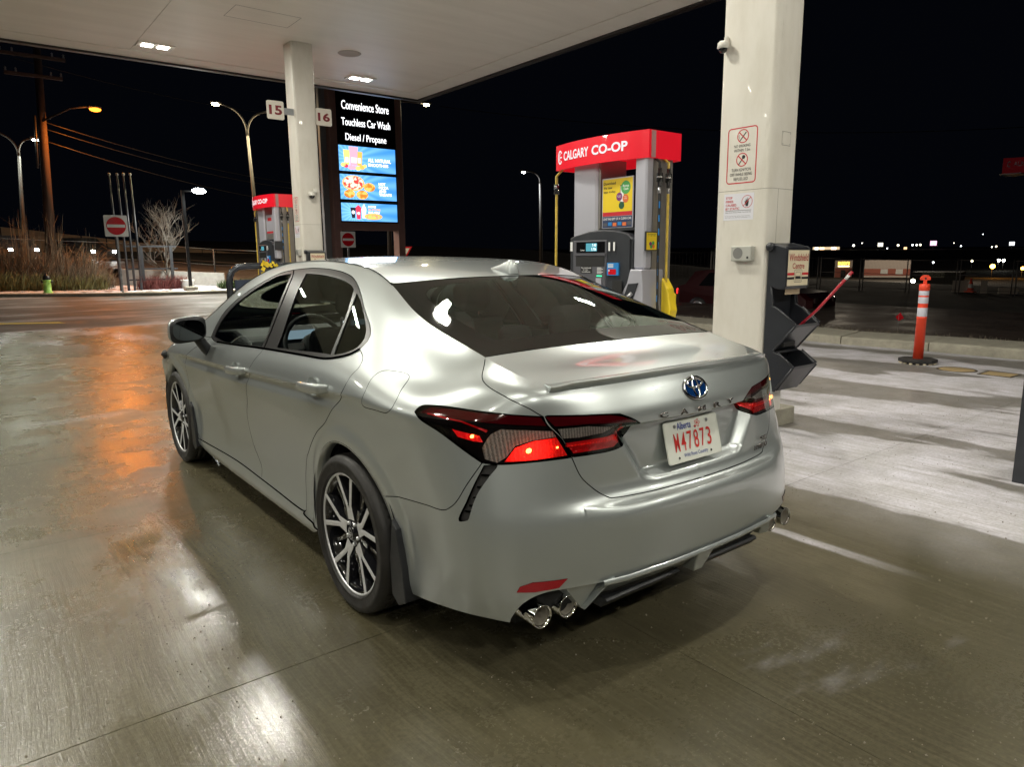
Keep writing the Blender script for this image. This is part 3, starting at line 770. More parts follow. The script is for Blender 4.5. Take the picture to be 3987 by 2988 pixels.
# pillar cover strips on the two door frames
def strip_on(name, pts, wdt, m, parent, off=.002, th=.003):
    L = smooth(pts, .02); P = A(L[:, 0], L[:, 1]); N = nrmA(L[:, 0], L[:, 1]); T = np.gradient(P, axis=0); T /= np.linalg.norm(T, axis=1, keepdims=True)
    D = np.cross(N, T); a = P+D*wdt/2+N*off; b = P-D*wdt/2+N*off; a2 = P+D*wdt/2-N*th; b2 = P-D*wdt/2-N*th; n = len(P)
    V = np.concatenate([a, b, a2, b2]); NN = np.concatenate([N, N, N, N]); F = []
    for i in range(n-1):
        F += [(i, i+1, n+i+1, n+i), (2*n+i, 2*n+i+1, i+1, i), (n+i, n+i+1, 3*n+i+1, 3*n+i)]
    return V, NN, F
for pts in ([(14.47, 11.80), (14.55, 12.6), (14.85, 13.9), (15.0, 14.30)],):
    both('pillar_joint', [strip_on('x', pts, .006, M_blackg, tL, .001)], M_shell, (tL, tR))
bt = [strip_on('x', wo[1:9], .010, M_chrome, tL, .003)]
both('belt_moulding', bt, M_blackg, (tL, tR))
# hood, windscreen, roof, rear window
hood = loop([[(19.62, -1), (19.75, 0), (19.62, 1)], [(19.62, 1), (24, 1)], [(24, 1), (24, -1)], [(24, -1), (19.62, -1)]], sc=(SU, SS))
mesh_from('bonnet', [PB_(hood, grid=(.05, .05))], M_paint, car)
ws = loop([[(16.75, -1), (16.45, -.8), (16.3, 0), (16.45, .8), (16.75, 1)], [(16.75, 1), (19.6, 1)], [(19.6, 1), (19.73, 0), (19.6, -1)], [(19.6, -1), (16.75, -1)]], sc=(SU, SS))
mesh_from('windscreen', [PB_(ws, gap=.001, flange=0, off=-.002, grid=(.04, .04))], M_glass, car)
gtop = [(11.30, -.985), (11.26, -.93), (11.217, -.756), (11.17, -.504), (11.12, -.25), (11.11, 0), (11.12, .25), (11.17, .504), (11.217, .756), (11.26, .93), (11.30, .985)]
roof = loop([gtop[0:1]+gtop[1:], [gtop[-1], (11.36, 1)], [(11.36, 1), (16.73, 1)], [(16.73, 1), (16.43, .8), (16.28, 0), (16.43, -.8), (16.73, -1)], [(16.73, -1), (11.36, -1)], [(11.36, -1), gtop[0]]], sc=(SU, SS))
mesh_from('roof', [PB_(roof, keep=None, gap=.0022)], M_paint, car)
rg = loop([gtop, [gtop[-1], (11.3, 1)], [(11.3, 1), (7.5, 1)], [(7.5, 1), (7.47, .5), (7.455, 0), (7.47, -.5), (7.5, -1)], [(7.5, -1), (11.3, -1)], [(11.3, -1), gtop[0]]], sc=(SU, SS))
rgi = smooth([(7.95, 0), (7.96, -.6), (8.0, -.74), (8.25, -.80), (9.3, -.84), (10.3, -.86), (10.72, -.82), (10.86, -.72), (10.92, -.4), (10.93, 0), (10.92, .4), (10.86, .72), (10.72, .82), (10.3, .86), (9.3, .84), (8.25, .80), (8.0, .74), (7.96, .6)], sc=(SU, SS), closed=True)[:-1]
rw = mesh_from('rear_window', [PB_(rgi, gap=0, flange=0, off=-.002)], M_glass, car)
mesh_from('black_border', [PB_(rg, [rgi], gap=.0016, hgap=0, flange=.004, off=-.002)], M_frit, rw)
# heater lines of the rear window
for k in range(9):
    u = 8.3+k*.29
    s = np.linspace(-.78, .78, 40); P = Bfull(np.full(40, u), s); N = nrmB(np.full(40, u), s); P = P-N*.005
    T = np.array([0, 1, 0]); V = np.concatenate([P-N*0+np.array([0, .0006, 0]), P-np.array([0, .0006, 0])]); F = [(i, i+1, 41+i, 40+i) for i in range(39)]
    mesh_from('heater_line', [(V, np.concatenate([N, N]), F)], M_blackr, rw)
# roof side joint
L = np.linspace(11.2, 19.4, 90); P = A(L, np.full(90, 15.)); V = np.concatenate([P+np.array([-.004, 0, .0006]), P+np.array([.004, 0, .0006])]); NN = np.tile(np.array([0, 0, 1.]), (180, 1))
both('roof_ditch_moulding', [(V, NN, [(i, i+1, 91+i, 90+i) for i in range(89)])], M_blackr)
# ---- lights
def lamp(outer, pieces, parent_name, lens_off=.0005):
    base = PA_(outer, gap=.001, flange=.03, off=-.014)
    l, r = both(parent_name, [PA_(outer, gap=.0012, flange=.014, off=lens_off, grid=(.012, .012))], M_lens)
    both('housing', [base], M_lblack, (l, r))
    for nm, pts, m, closed, off in pieces:
        q = smooth(pts, .010, closed=True)[:-1] if closed else loop([pts[i:i+2] for i in range(len(pts)-1)]+[[pts[-1], pts[0]]], step=.010)
        both(nm, [PA_(q, gap=0, flange=.006, off=off, grid=(.012, .012))], m, (l, r))
    return l, r
lout = loop([light_top, light_gap, light_bot, light_out])
topband = [(7.55, 10.05), (7.35, 10.52), (6.436, 10.58), (5.159, 10.56), (4.209, 10.50), (3.80, 10.44), (3.62, 9.62), (4.2, 9.75), (5.0, 9.85), (5.8, 9.95), (6.6, 10.0)]
tl, tr = lamp(lout, [('red_band', topband, M_ldark, False, -.006), ('smoked_panel', c_['smoke'], M_smoke, False, -.011),
    ('lit_panel', c_['redlit'], M_redlit, False, -.0095), ('side_marker', c_['redmark'], M_redmk, False, -.010),
    ('red_line', [(7.3, 10.0), (6.1, 9.75), (5.3, 9.15), (5.25, 9.3), (6.1, 9.88), (7.3, 10.12)], M_redin, False, -.005)], 'tail_light')
il, ir = lamp(lightin, [('red_band', [(3.66, 10.42), (3.5, 10.48), (2.1, 10.12), (1.84, 9.8), (1.55, 9.2), (1.95, 9.28), (2.6, 9.5), (3.42, 9.52)], M_ldark, False, -.006),
    ('smoked_panel', c_['smoke_in'], M_smoke, False, -.011), ('red_strip', c_['red_in'], M_redin, False, -.009),
    ('red_line', [(3.2, 8.33), (2.15, 8.38), (1.62, 8.72), (1.58, 8.80), (2.15, 8.46), (3.2, 8.41)], M_redlit, False, -.007)], 'boot_light')
for (uu, ww, s) in ((4.12, 8.28, 1), (5.75, 8.86, .7), (3.4, 8.35, .4)):
    p = A(uu, ww)[0]; n = nrmA(np.array([uu]), np.array([ww]))[0]
    for sg, par in ((1, tl), (-1, tr)):
        q = p-n*.006; q[0] *= sg
        MB().sphere(tuple(q), .009*s, sc=(1.3, .35, .9)).build('bulb', M_bulb, par)
# vent slots
vl, vr = both('bumper_vent', [PA_(vent, gap=.001, flange=.01, off=-.012)], M_blackr)
V5 = c_['vent']
for k in range(5):
    t = (k+.8)/6; a = np.array(V5[1])*(1-t)+np.array(V5[5])*t; b = np.array(V5[0])*(1-t)+np.array(V5[8])*t
    d = strip_on('x', [tuple(a), tuple(b)], .005, M_black, vl, off=-.004, th=.012); both('slat', [d], M_black, (vl, vr))
# bumper reflector
both('rear_reflector', [PA_(loop([[c_['reflector'][i], c_['reflector'][(i+1) % 6]] for i in range(6)]), gap=0, flange=.01, off=.002)], M_refl)
# ---- inner shell, wells, floor
def shell():
    us = np.arange(.5, 22.3, .25); ws = np.arange(1.2, 11.6, .4); U_, W_ = np.meshgrid(us, ws, indexing='ij')
    P = A(U_.ravel(), W_.ravel()); N = nrmA(U_.ravel(), W_.ravel()); P = P-N*.045; V = [tuple(p) for p in P]; F = []
    n = len(ws)
    for i in range(len(us)-1):
        for j in range(n-1):
            c = (P[i*n+j]+P[(i+1)*n+j+1])/2
            if min(math.hypot(c[1]-1.1, c[2]-.345), math.hypot(c[1]-3.925, c[2]-.345)) < .43 and c[0] < -.6: continue
            F.append((i*n+j, (i+1)*n+j, (i+1)*n+j+1, i*n+j+1))
    return V, F
V, F = shell()
mb = MB(); mb.add(V, F, True); mb.add([(-x, y, z) for x, y, z in V], [f[::-1] for f in F], True)
mb.box((-.66, .30, .19), (.66, 4.6, .23)); mb.box((-.82, 1.55, .19), (.82, 3.48, .23))
# bulkhead behind the rear seat, parcel shelf, boot floor
mb.box((-.62, .14, .28), (.62, .62, .31))
mb.build('body_shell', M_shell, car, recalc=False)
for yc in (1.10, 3.925):
    for s in (-1, 1):
        mb = MB(); n = 20; vs = []
        for k in range(n+1):
            t = R(-25+230*k/n); y = yc+.395*math.cos(t); z = .345+.395*math.sin(t)
            vs += [(s*.56, y, z), (s*.885, y, z)]
        mb.add(vs, [(2*k, 2*k+1, 2*k+3, 2*k+2) for k in range(n)], True)
        mb.add([(s*.56, yc+.40*math.cos(2*math.pi*k/20), .345+.40*math.sin(2*math.pi*k/20)) for k in range(20)], [tuple(range(20))])
        mb.build('wheel_arch_liner', M_shell, car)
# arch lips: return flange turning inwards
for AR in (ARr, ARf):
    L = smooth(AR, .02); P = A(L[:, 0], L[:, 1]); yc = 1.10 if AR is ARr else 3.925
    D = P.copy(); D[:, 0] = 0; D[:, 1] -= yc; D[:, 2] -= .345; D /= np.linalg.norm(D, axis=1, keepdims=True)
    n = len(P); Q = P.copy(); Q[:, 0] += .05; P2 = P-D*.004+np.array([-.0015, 0, 0]); 
    V = np.concatenate([P+np.array([-.001, 0, 0]), P2, Q-D*.004]); NN = np.concatenate([np.tile([-1., 0, 0], (n, 1)), -D*.7+np.array([-.7, 0, 0]), -D])
    F = []
    for i in range(n-1): F += [(i, i+1, n+i+1, n+i), (n+i, n+i+1, 2*n+i+1, 2*n+i)]
    both('arch_lip', [(V, NN, F)], M_paint)
us_ = np.linspace(24, 26, 12); Ea = A(us_, np.full(12, 15.)); ss_ = np.linspace(-1, 0, 12); Eb = Bfull(np.full(12, 24.), ss_)
V = np.concatenate([Ea-np.array([0, 0, .002]), Eb-np.array([0, 0, .002])]); NN = np.tile(np.array([0, .3, .95]), (24, 1))
both('bonnet_edge', [(V, NN, [(i, i+1, 13+i, 12+i) for i in range(11)])], M_paint)
gr_ = loop([[(24.3, 6.5), (26, 7.0)], [(26, 7.0), (26, 1.8)], [(26, 1.8), (24.0, 2.2)], [(24.0, 2.2), (24.3, 6.5)]])
gd2 = PA_(gr_, gap=0, off=.004, flange=0); mesh_from('front_grille', [gd2, flip(gd2)], M_black, car)
# ---- wheels
def wheel(yc, s, steer=0, spin=0):
    """built about the hub with local z pointing out of the car, then turned"""
    out = Matrix.Translation((s*(.800 if yc < 2 else .786), yc, .3300)) @ Matrix.Rotation(s*math.pi/2, 4, 'Y') @ Matrix.Rotation(R(spin), 4, 'Z')
    w = .1135
    prof = [(.243, -.095), (.266, -.108), (.295, -.114), (.318, -.108), (.328, -.096)]
    # tread with grooves
    for gz in (-.055, -.018, .018, .055):
        prof += [(.3315, gz-.007), (.3245, gz-.004), (.3245, gz+.004), (.3315, gz+.007)]
    prof += [(.3305, .080), (.3275, .096), (.320, .107), (.309, .1115), (.3075, .1135), (.296, .1150), (.2945, .1137), (.272, .1125), (.267, .1095), (.2650, .1105), (.2620, .1100), (.2600, .1050), (.255, .0985), (.252, .096)]
    t = MB(); t.lathe(prof, 72, out); wh = t.build('wheel', M_tyre, car)
    wh.name = 'wheel'
    # shoulder tread blocks
    b = MB()
    for k in range(64):
        M2 = out @ Matrix.Rotation(2*math.pi*k/64, 4, 'Z')
        for sg in (1, -1):
            vs = [(.3290, -.0115, sg*.088), (.3322, -.0115, sg*.062), (.3330, .0085, sg*.062), (.3296, .0085, sg*.088), (.322, -.0115, sg*.1035), (.3225, .0085, sg*.1035)]
            b.add(vs, [(0, 1, 2, 3), (4, 0, 3, 5)], False, M2)
            b.add([(v[0]-.006, v[1], v[2]) for v in vs], [(0, 1, 2, 3)], False, M2)
            b.add([vs[0], vs[1], (vs[1][0]-.006, vs[1][1], vs[1][2]), (vs[0][0]-.006, vs[0][1], vs[0][2])], [(0, 1, 2, 3)], False, M2)
            b.add([vs[2], vs[3], (vs[3][0]-.006, vs[3][1], vs[3][2]), (vs[2][0]-.006, vs[2][1], vs[2][2])], [(0, 1, 2, 3)], False, M2)
    o_ = b.build('tread_blocks', M_tyre, wh); o_['kind'] = 'stuff'
    r = MB(); r.lathe([(.2555, .0985), (.2505, .0955), (.2455, .0955), (.232, .082), (.222, .060), (.214, .02), (.212, -.09)], 64, out); r.build('rim', M_rimb, wh)
    e = MB(); e.lathe([(.2565, .0987), (.2550, .1012), (.2480, .1010), (.2465, .0962)], 72, out); e.build('rim_edge', M_silver, wh)
    # brake disc behind the spokes
    d = MB(); d.lathe([(.03, .012), (.155, .012), (.155, -.01), (.03, -.01)], 40, out); d.build('brake_disc', M_disc, wh)
    # five split spokes
    body = MB(); face = MB()
    def bar(mbx, p, q, wa, wb, za, zb, depth, Mx):
        p = Vector(p); q = Vector(q); t = (q-p).normalized(); n = Vector((-t.y, t.x))
        vs = []
        for c, wd, z in ((p, wa, za), (q, wb, zb)):
            for sg in (1, -1):
                vs.append((c.x+n.x*wd*sg/2, c.y+n.y*wd*sg/2, z))
            for sg in (1, -1):
                vs.append((c.x+n.x*wd*sg*.85, c.y+n.y*wd*sg*.85, z-depth))
        mbx.add(vs, [(0, 1, 5, 4), (2, 0, 4, 6), (1, 3, 7, 5), (3, 2, 6, 7), (0, 2, 3, 1), (4, 5, 7, 6)], False, Mx)
    for k in range(5):
        M2 = out @ Matrix.Rotation(2*math.pi*k/5, 4, 'Z')
        def pol(r_, a_): return (r_*math.cos(R(a_)), r_*math.sin(R(a_)))
        for sg in (1, -1):
            a = pol(.058, sg*9); m_ = pol(.118, sg*7.0); c = pol(.249, sg*15.5)
            bar(body, a, m_, .030, .023, .083, .088, .034, M2); bar(body, m_, c, .023, .022, .088, .0955, .034, M2)
            bar(face, a, m_, .0230, .0125, .0850, .0900, .0016, M2); bar(face, m_, c, .0125, .0135, .0900, .0975, .0016, M2)
            # short blade between neighbouring pairs
        a = pol(.120, 36); c = pol(.241, 36+9); c2 = pol(.241, 36-9)
        bar(body, pol(.055, 36), a, .03, .022, .078, .078, .03, M2)
        bar(body, a, pol(.240, 36), .016, .014, .070, .074, .022, M2)
    body.build('spokes', M_rimb, wh); face.build('spoke_face', M_silver, wh)
    h = MB(); h.lathe([(.0, .094), (.026, .0935), (.0285, .091), (.032, .086), (.062, .080), (.064, .05)], 32, out); h.build('hub', M_rimb, wh)
    em = MB()
    def ring(cx, cy, rx, ry, wd, z, n=28):
        vs = []
        for i in range(n):
            t_ = 2*math.pi*i/n
            vs += [(cx+rx*math.cos(t_), cy+ry*math.sin(t_), z), (cx+(rx-wd)*math.cos(t_), cy+(ry-wd)*math.sin(t_), z)]
        em.add(vs, [(2*i, 2*i+1, (2*i+3) % (2*n), (2*i+2) % (2*n)) for i in range(n)], False, out)
    ring(0, 0, .024, .020, .0018, .0952); ring(0, 0, .0065, .019, .0018, .0953); ring(0, .008, .015, .0085, .0018, .0954)
    em.build('hub_emblem', M_silver, wh)
    for k in range(5):
        a = 2*math.pi*k/5+math.pi/5
        nb = MB(); nb.lathe([(0, .090), (.007, .0895), (.0085, .087), (.0085, .070)], 6, out @ Matrix.Translation((.0475*math.cos(a), .0475*math.sin(a), 0)), smooth=False); nb.build('wheel_nut', M_silver, wh)
    if s < 0:
        for k, ch in enumerate('KINERGY GT'):
            if ch == ' ': continue
            a = R(18-spin-k*5.6+(0 if yc < 2 else 20)); c0 = out @ Vector((.288*math.cos(a), .288*math.sin(a), .1141)); ux = (out.to_3x3() @ Vector((math.sin(a), -math.cos(a), 0))); uy = (out.to_3x3() @ Vector((math.cos(a), math.sin(a), 0)))
            if ux.cross(uy).dot(Vector((s, 0, 0))) < 0: ux = -ux
            text(wh, 'sidewall_letter', ch, tuple(c0-ux*.008-uy*.009), ux, uy, .016, .018, M_black, .01, ext=.0008)
    return wh
for yc in (1.097, 3.922):
    for s in (-1, 1): wheel(yc, s, spin=(8 if yc < 2 else 30))
# mud flaps
for yc, dy in ((1.10, -.375), (3.925, -.375)):
    for s in (-1, 1):
        y0 = yc+dy
        poly = [(y0+.01, .50), (y0+.035, .34), (y0+.028, .20), (y0-.02, .17), (y0-.075, .20), (y0-.055, .33), (y0-.02, .47)]
        MB().prism(poly, .20, 'x', -.895 if s < 0 else .695).build('mud_flap', M_black, car, bevel=.004)
# ---- spoiler
us = np.concatenate([np.linspace(0, 4, 34)]); E_ = A(us, np.full(34, 15.)); xs = E_[:, 0]
def spoiler():
    V = []; F = []; path = [(-p[0], p[1], p[2]) for p in E_[::-1]][:-1]+[tuple(p) for p in E_]
    path = sorted(path, key=lambda p: p[0]); n = len(path)
    for i, p in enumerate(path):
        a = abs(p[0])/.61; end = max(0, (a-.86)/.14)
        d = Vector((p[0]*.42, -1, 0)).normalized()
        k = 1-.35*end
        fw = .11+.06*end
        for (o, z) in ((-fw, -.001), (-.040, .0085), (.018, .0185), (.0270, .0145), (.0250, .0060), (-.002, -.0200), (-.018, -.034)):
            dz = z + (-.012*end if o > -.03 else 0)
            V.append((p[0]+d.x*o, p[1]+d.y*o, p[2]+dz + (max(0, -o-.03)*.13)))
    m = 7
    for i in range(n-1):
        for j in range(m-1): F.append((i*m+j, i*m+j+1, (i+1)*m+j+1, (i+1)*m+j))
    F.append(tuple(range(m))); F.append(tuple((n-1)*m+j for j in range(m))[::-1])
    mb = MB(); mb.add(V, F, True); o = mb.build('spoiler', M_paint, trunk_lid); 
    return o
sp = spoiler()
md = sp.modifiers.new('edge', 'EDGE_SPLIT'); md.split_angle = R(20)
for s_ in (-1, 1):
    mb = MB(); vs = [(-.560, .188, 1.034), (-.612, .196, 1.026), (-.642, .300, 1.060), (-.598, .250, 1.050), (-.585, .215, 1.020), (-.632, .280, 1.040)]
    mb.add([(x*-s_*-1 if s_ < 0 else -x, y, z) for x, y, z in vs], [(0, 1, 2, 3), (0, 4, 5, 1), (1, 5, 2)]); mb.build('spoiler_end', M_paint, trunk_lid) if False else None
# step of the bumper under the boot lid
def bumper_step():
    us = np.linspace(0, 2.95, 32); rows = []
    for u in us:
        a = A(u, 5.50)[0]; b = A(u, 4.0)[0]; c = A(u, 4.9)[0]; f = min(1, max(0, (2.95-u)/1.0)); f = f*f*(3-2*f)
        n = nrmA(np.array([u]), np.array([5.0]))[0]; ex = .024*f
        e = c+np.array([n[0]*ex, n[1]*ex, 0]); e[2] = .6435
        up = np.array([0, 0, 1.]); k = f
        P6 = [a+n*.0006, a*.1+e*.9+np.array([0, 0, .0035*f]), e+np.array([0, 0, .0005]), e+np.array([0, 0, -.0005]), e+np.array([0, 0, -.007*f])+n*.0008*f]
        N6 = [n*.7+up*.3, n*(1-k)+up*k+n*.15, n*(1-.5*k)+up*.6*k, n*.9+up*.25*k, n]
        for t in (.25, .5, .75, 1):
            w_ = 4.9-(4.9-2.6)*t; q = A(u, w_)[0]; nq = nrmA(np.array([u]), np.array([w_]))[0]; P6.append(q+nq*(ex*(1-t)**2.2+.0004)); N6.append(nq)
        rows.append((P6, N6))
    m = 9; L = [([np.array([-p[0], p[1], p[2]]) for p in r[0]], [np.array([-q[0], q[1], q[2]]) for q in r[1]]) for r in rows[:0:-1]]+rows
    V = np.array([p for r in L for p in r[0]]); NN = np.array([q for r in L for q in r[1]]); NN /= np.linalg.norm(NN, axis=1, keepdims=True)
    F = [(i*m+j, (i+1)*m+j, (i+1)*m+j+1, i*m+j+1) for i in range(len(L)-1) for j in range(m-1)]
    return mesh_from('bumper_step', [(V, NN, F)], M_paint, rear_bumper)
bumper_step()
# ---- number plate
PC = Vector((-.002, .079, .7915)); px_ = Vector((1, 0, 0)); py_ = Vector((0, .25, .968)).normalized()
PL = Plane(PC - px_*.1525 - py_*.076, px_, py_)
mb = MB(); out2 = PL.rrect(0, 0, .305, .152, .012); n = len(out2)
mb.v = [PL.P(a, b, .0015) for a, b in out2]+[PL.P(a, b, -.0015) for a, b in out2]; mb.f = [tuple(range(n)), tuple(range(n, 2*n))[::-1]]+[(i, n+i, n+(i+1) % n, (i+1) % n) for i in range(n)]; mb.sm = [False]*len(mb.f)
plate = mb.build('licence_plate', M_plate, car)
PL.loopstrip(plate, 'raised_rim', PL.rrect(.004, .004, .301, .148, .010), .0022, M_plate, .0028)
M_plred = mat('plate_red', (.62, .035, .03), .4); M_plblue = mat('plate_blue', (.02, .05, .32), .4)
for k, chs in enumerate('M47873'):
    PL.text(plate, 'number', chs, .044+k*.0365, .040, .0262, .066, M_plred, .004, .0034)
PL.text(plate, 'province_name', 'Alberta', .070, .117, .078, .026, M_plblue, .01, .003)
PL.text(plate, 'slogan', 'Wild Rose Country', .086, .012, .137, .018, M_plblue, .0, .003)
rose = [(.185+.012*(1+.35*math.cos(5*t))*math.cos(t), .128+.011*(1+.35*math.cos(5*t))*math.sin(t)) for t in [2*math.pi*k/40 for k in range(40)]]
PL.loopstrip(plate, 'rose', rose, .0018, M_plred, .003)
PL.disc(plate, 'rose_centre', (.185, .128), .004, M_plred, .003)
PL.poly(plate, 'rose_leaf', [(.170, .112), (.163, .120), (.172, .121), (.178, .116)], M_plred, .003)
for a, b, m in ((.058, .132, M_steel), (.240, .132, M_steel), (.058, .018, M_ink), (.240, .018, M_ink)):
    PL.disc(plate, 'plate_screw', (a, b), .0065 if m is M_steel else .0045, m, .004)
mb = MB(); mb.box((-.12, .098, .80), (.12, .125, .85)); mb.build('plate_mount', M_black, car)
# ---- badge, letters
EC = Vector((0.0, .0735, .983)); Nn = nrmA(np.array([.02]), np.array([11.55]))[0]; Nn = Vector(Nn); 
ey = Vector((0, -Nn.z, Nn.y)) if Nn.y < 0 else Vector((0, Nn.z, -Nn.y)); ey = Vector((0, abs(Nn.z), abs(Nn.y))).normalized()
pe = A(np.array([.02]), np.array([11.55]))[0]; EP = Plane((0, pe[1], pe[2]), (1, 0, 0), ey)
bad = MB(); 
def ellring(mb, cx, cy, rx, ry, wd, e, h=.004, n=40):
    vs = []
    for i in range(n):
        t_ = 2*math.pi*i/n; c_2, s_2 = math.cos(t_), math.sin(t_)
        for (dx, ee) in ((0, e), (-wd*.5, e+h), (-wd, e)): vs.append(EP.P(cx+(rx+dx)*c_2, cy+(ry+dx)*s_2, ee))
    mb.add(vs, [(3*i+j, (3*i+3+j) % (3*n), (3*i+4+j) % (3*n), 3*i+j+1) for i in range(n) for j in (0, 1)], True)
ellring(bad, 0, 0, .066, .046, .010, .004); ellring(bad, 0, .0005, .0185, .040, .0075, .0045); ellring(bad, 0, .0165, .045, .0195, .0075, .005)
eb = bad.build('boot_emblem', M_chrome, trunk_lid, recalc=False)
M_embl = mat('blue_enamel', (.004, .03, .12), .08, coat=1)
EP.disc(eb, 'emblem_field', (0, 0), .061, M_embl, .0035, ry=.042)
M_badge = mat('badge_chrome', (.22, .20, .19), .18, 1)
for k, (ch, x) in enumerate(zip('CAMRY', (-.189, -.091, .003, .098, .190))):
    q = A(np.array([abs(x)/.2]), np.array([9.9]))[0]
    o = text(trunk_lid, 'badge_letter', ch, (x-.021, q[1]-.010+abs(x)*.03, .898), (1, 0, 0), (0, .12, .99), .042, .019, M_badge, .03, ext=.004)
    md = o.modifiers.new('t', 'SOLIDIFY'); md.thickness = .002
for st, x, z, w_, h_ in (('SE', .425, .708, .062, .018), ('HYBRID', .372, .680, .118, .018)):
    o = text(trunk_lid, 'badge_letters', st, (x, .066+(x-.37)*.2, z), (1, .17, 0), (0, .1, .99), w_, h_, M_badge, .02, ext=.004)
    md = o.modifiers.new('t', 'SOLIDIFY'); md.thickness = .002
# ---- aerial fin
fin = MB(); V = []; prof = [(1.315, .000), (1.29, .010), (1.25, .022), (1.20, .041), (1.155, .062), (1.140, .060), (1.132, .03), (1.128, .0)]
zroof = lambda y: float(np.interp(y, [.95, 1.1, 1.2, 1.35, 1.5], [1.345, 1.370, 1.383, 1.400, 1.413]))
n = 9
for i, (y, h) in enumerate(prof):
    zr = zroof(y)-.004; wd = .030*math.sin(min(1, (1.33-y)/.17)*1.45)+.002
    for k in range(n):
        t_ = math.pi*k/(n-1); V.append((wd*math.cos(t_)*(1 if h < .005 else 1), y, zr+(h+.001)*math.sin(t_)**.45*1.0 if 0 < k < n-1 else zr))
F = [(i*n+k, i*n+k+1, (i+1)*n+k+1, (i+1)*n+k) for i in range(len(prof)-1) for k in range(n-1)]
fin.add(V, F, True); fin.build('aerial_fin', M_paint, car)
# ---- door handles
for y0, y1, z0, z1, par in ((2.545, 2.275, .848, .868, (fdL, fdR)), (1.495, 1.215, .902, .922, (rdL, rdR))):
    for s, p in ((-1, par[0]), (1, par[1])):
        pts = [(s*.905, y0, z0), (s*.936, y0-.02, z0+.001), (s*.948, (y0*.7+y1*.3), z0*.7+z1*.3), (s*.948, y0*.3+y1*.7, z0*.3+z1*.7), (s*.936, y1+.02, z1-.001), (s*.905, y1, z1)]
        mb = MB(); Vh = []
        sp_ = []
        for i in range(len(pts)-1):
            for t in (0, .33, .66): sp_.append(Vector(pts[i]).lerp(Vector(pts[i+1]), t))
        sp_.append(Vector(pts[-1])); nn_ = 12
        for i, q in enumerate(sp_):
            f = i/(len(sp_)-1); rz_ = .011+.009*math.sin(math.pi*f)**.5+.004*f
            for k in range(nn_):
                a = 2*math.pi*k/nn_; Vh.append((q.x+s*.0095*math.cos(a), q.y, q.z+rz_*math.sin(a)))
        mb.add(Vh, [(i*nn_+k, i*nn_+(k+1) % nn_, (i+1)*nn_+(k+1) % nn_, (i+1)*nn_+k) for i in range(len(sp_)-1) for k in range(nn_)], True)
        mb.f += [tuple(range(nn_)), tuple(len(Vh)-nn_+k for k in range(nn_))]; mb.sm += [False, False]
        h = mb.build('door_handle', M_paint, p)
        # finger recess
        cy, cz = (y0+y1)/2+.01, (z0+z1)/2
        cup = MB(); cup.lathe([(.000, -.010), (.5, -.010), (.8, -.006), (1.0, .001), (1.06, .0022), (1.12, .001)], 28, Matrix.Translation((s*.9105, cy, cz)) @ Matrix.Rotation(s*math.pi/2, 4, 'Y') @ Matrix.Diagonal((.038, .055, 1, 1)))
        cup.build('handle_recess', M_paint, p)
# ---- door mirrors
for s in (-1, 1):
    def sup(cx, cy, cz, ax, ay, az, n=24, m=12, y_cut=None, e=2.6):
        vs = []; fs = []
        sg = lambda v, p: math.copysign(abs(v)**p, v)
        for i in range(m+1):
            th = math.pi*i/m-math.pi/2
            for k in range(n):
                ph = 2*math.pi*k/n
                x = ax*sg(math.cos(th), 2/e)*sg(math.cos(ph), 2/e); z = az*sg(math.cos(th), 2/e)*sg(math.sin(ph), 2/e); y = ay*sg(math.sin(th), .9)
                if y < 0: y = max(y, -.03)
                k_ = 1-.10*max(0, y/ay); vs.append((cx+x*k_, cy+y, cz+z*k_+x*s*-.10))
        for i in range(m):
            for k in range(n): fs.append((i*n+k, i*n+(k+1) % n, (i+1)*n+(k+1) % n, (i+1)*n+k))
        return vs, fs
    mb = MB(); mb.add(*sup(s*1.010, 2.985, 1.042, .103, .115, .076, e=3.4), smooth=True); hm = mb.build('door_mirror', M_paint, car)
    fr = MB(); V1, F1 = sup(s*1.008, 2.952, 1.041, .1015, .02, .0745, e=3.8); fr.add(V1, F1, True); fr.build('mirror_frame', M_black, hm)
    gl = MB(); rr = [(s*1.011+.088*math.copysign(abs(math.cos(t))**.72, math.cos(t)), 1.041+.060*math.copysign(abs(math.sin(t))**.72, math.sin(t))-.1*s*.088*math.cos(t)*s*0) for t in [2*math.pi*k/32 for k in range(32)]]
    gl.add([(x, 2.919, z-(x-s*1.011)*.10*s*0) for x, z in rr], [tuple(range(32))]); gl.build('mirror_glass', mat('mirror_glass_dark', (.25, .27, .28), .04, 1), hm)
    ar = MB(); ar.tube([(s*.95, 3.0, .990), (s*.925, 3.02, .955), (s*.897, 3.03, .915), (s*.88, 3.03, .885)], [.030, .032, .034, .028], 10); ar.build('mirror_arm', M_black, hm)
# ---- exhaust tips
M_linr = mat('dull_exhaust_liner', (.40, .37, .31), .35, .35)
for s in (-1, 1):
    for x in (.702, .590):
        M2 = Matrix.Translation((s*x, .110, .312)) @ Matrix.Rotation(R(90), 4, 'X') @ Matrix.Diagonal((.88, .88, 1, 1))
        mb = MB(); mb.lathe([(.0365, -.20), (.0425, -.10), (.0445, .003), (.0440, .006), (.0405, .005), (.038, -.004), (.0365, -.05), (.036, -.17)], 28, M2)
        ex = mb.build('exhaust_tip', M_chrome, car)
        mb = MB(); mb.lathe([(0, -.13), (.0355, -.13)], 20, M2); mb.build('exhaust_inside', M_shell, ex); mb = MB(); mb.lathe([(.0362, -.003), (.0357, -.05), (.0355, -.128)], 24, M2); mb.build('exhaust_liner', M_linr, ex)
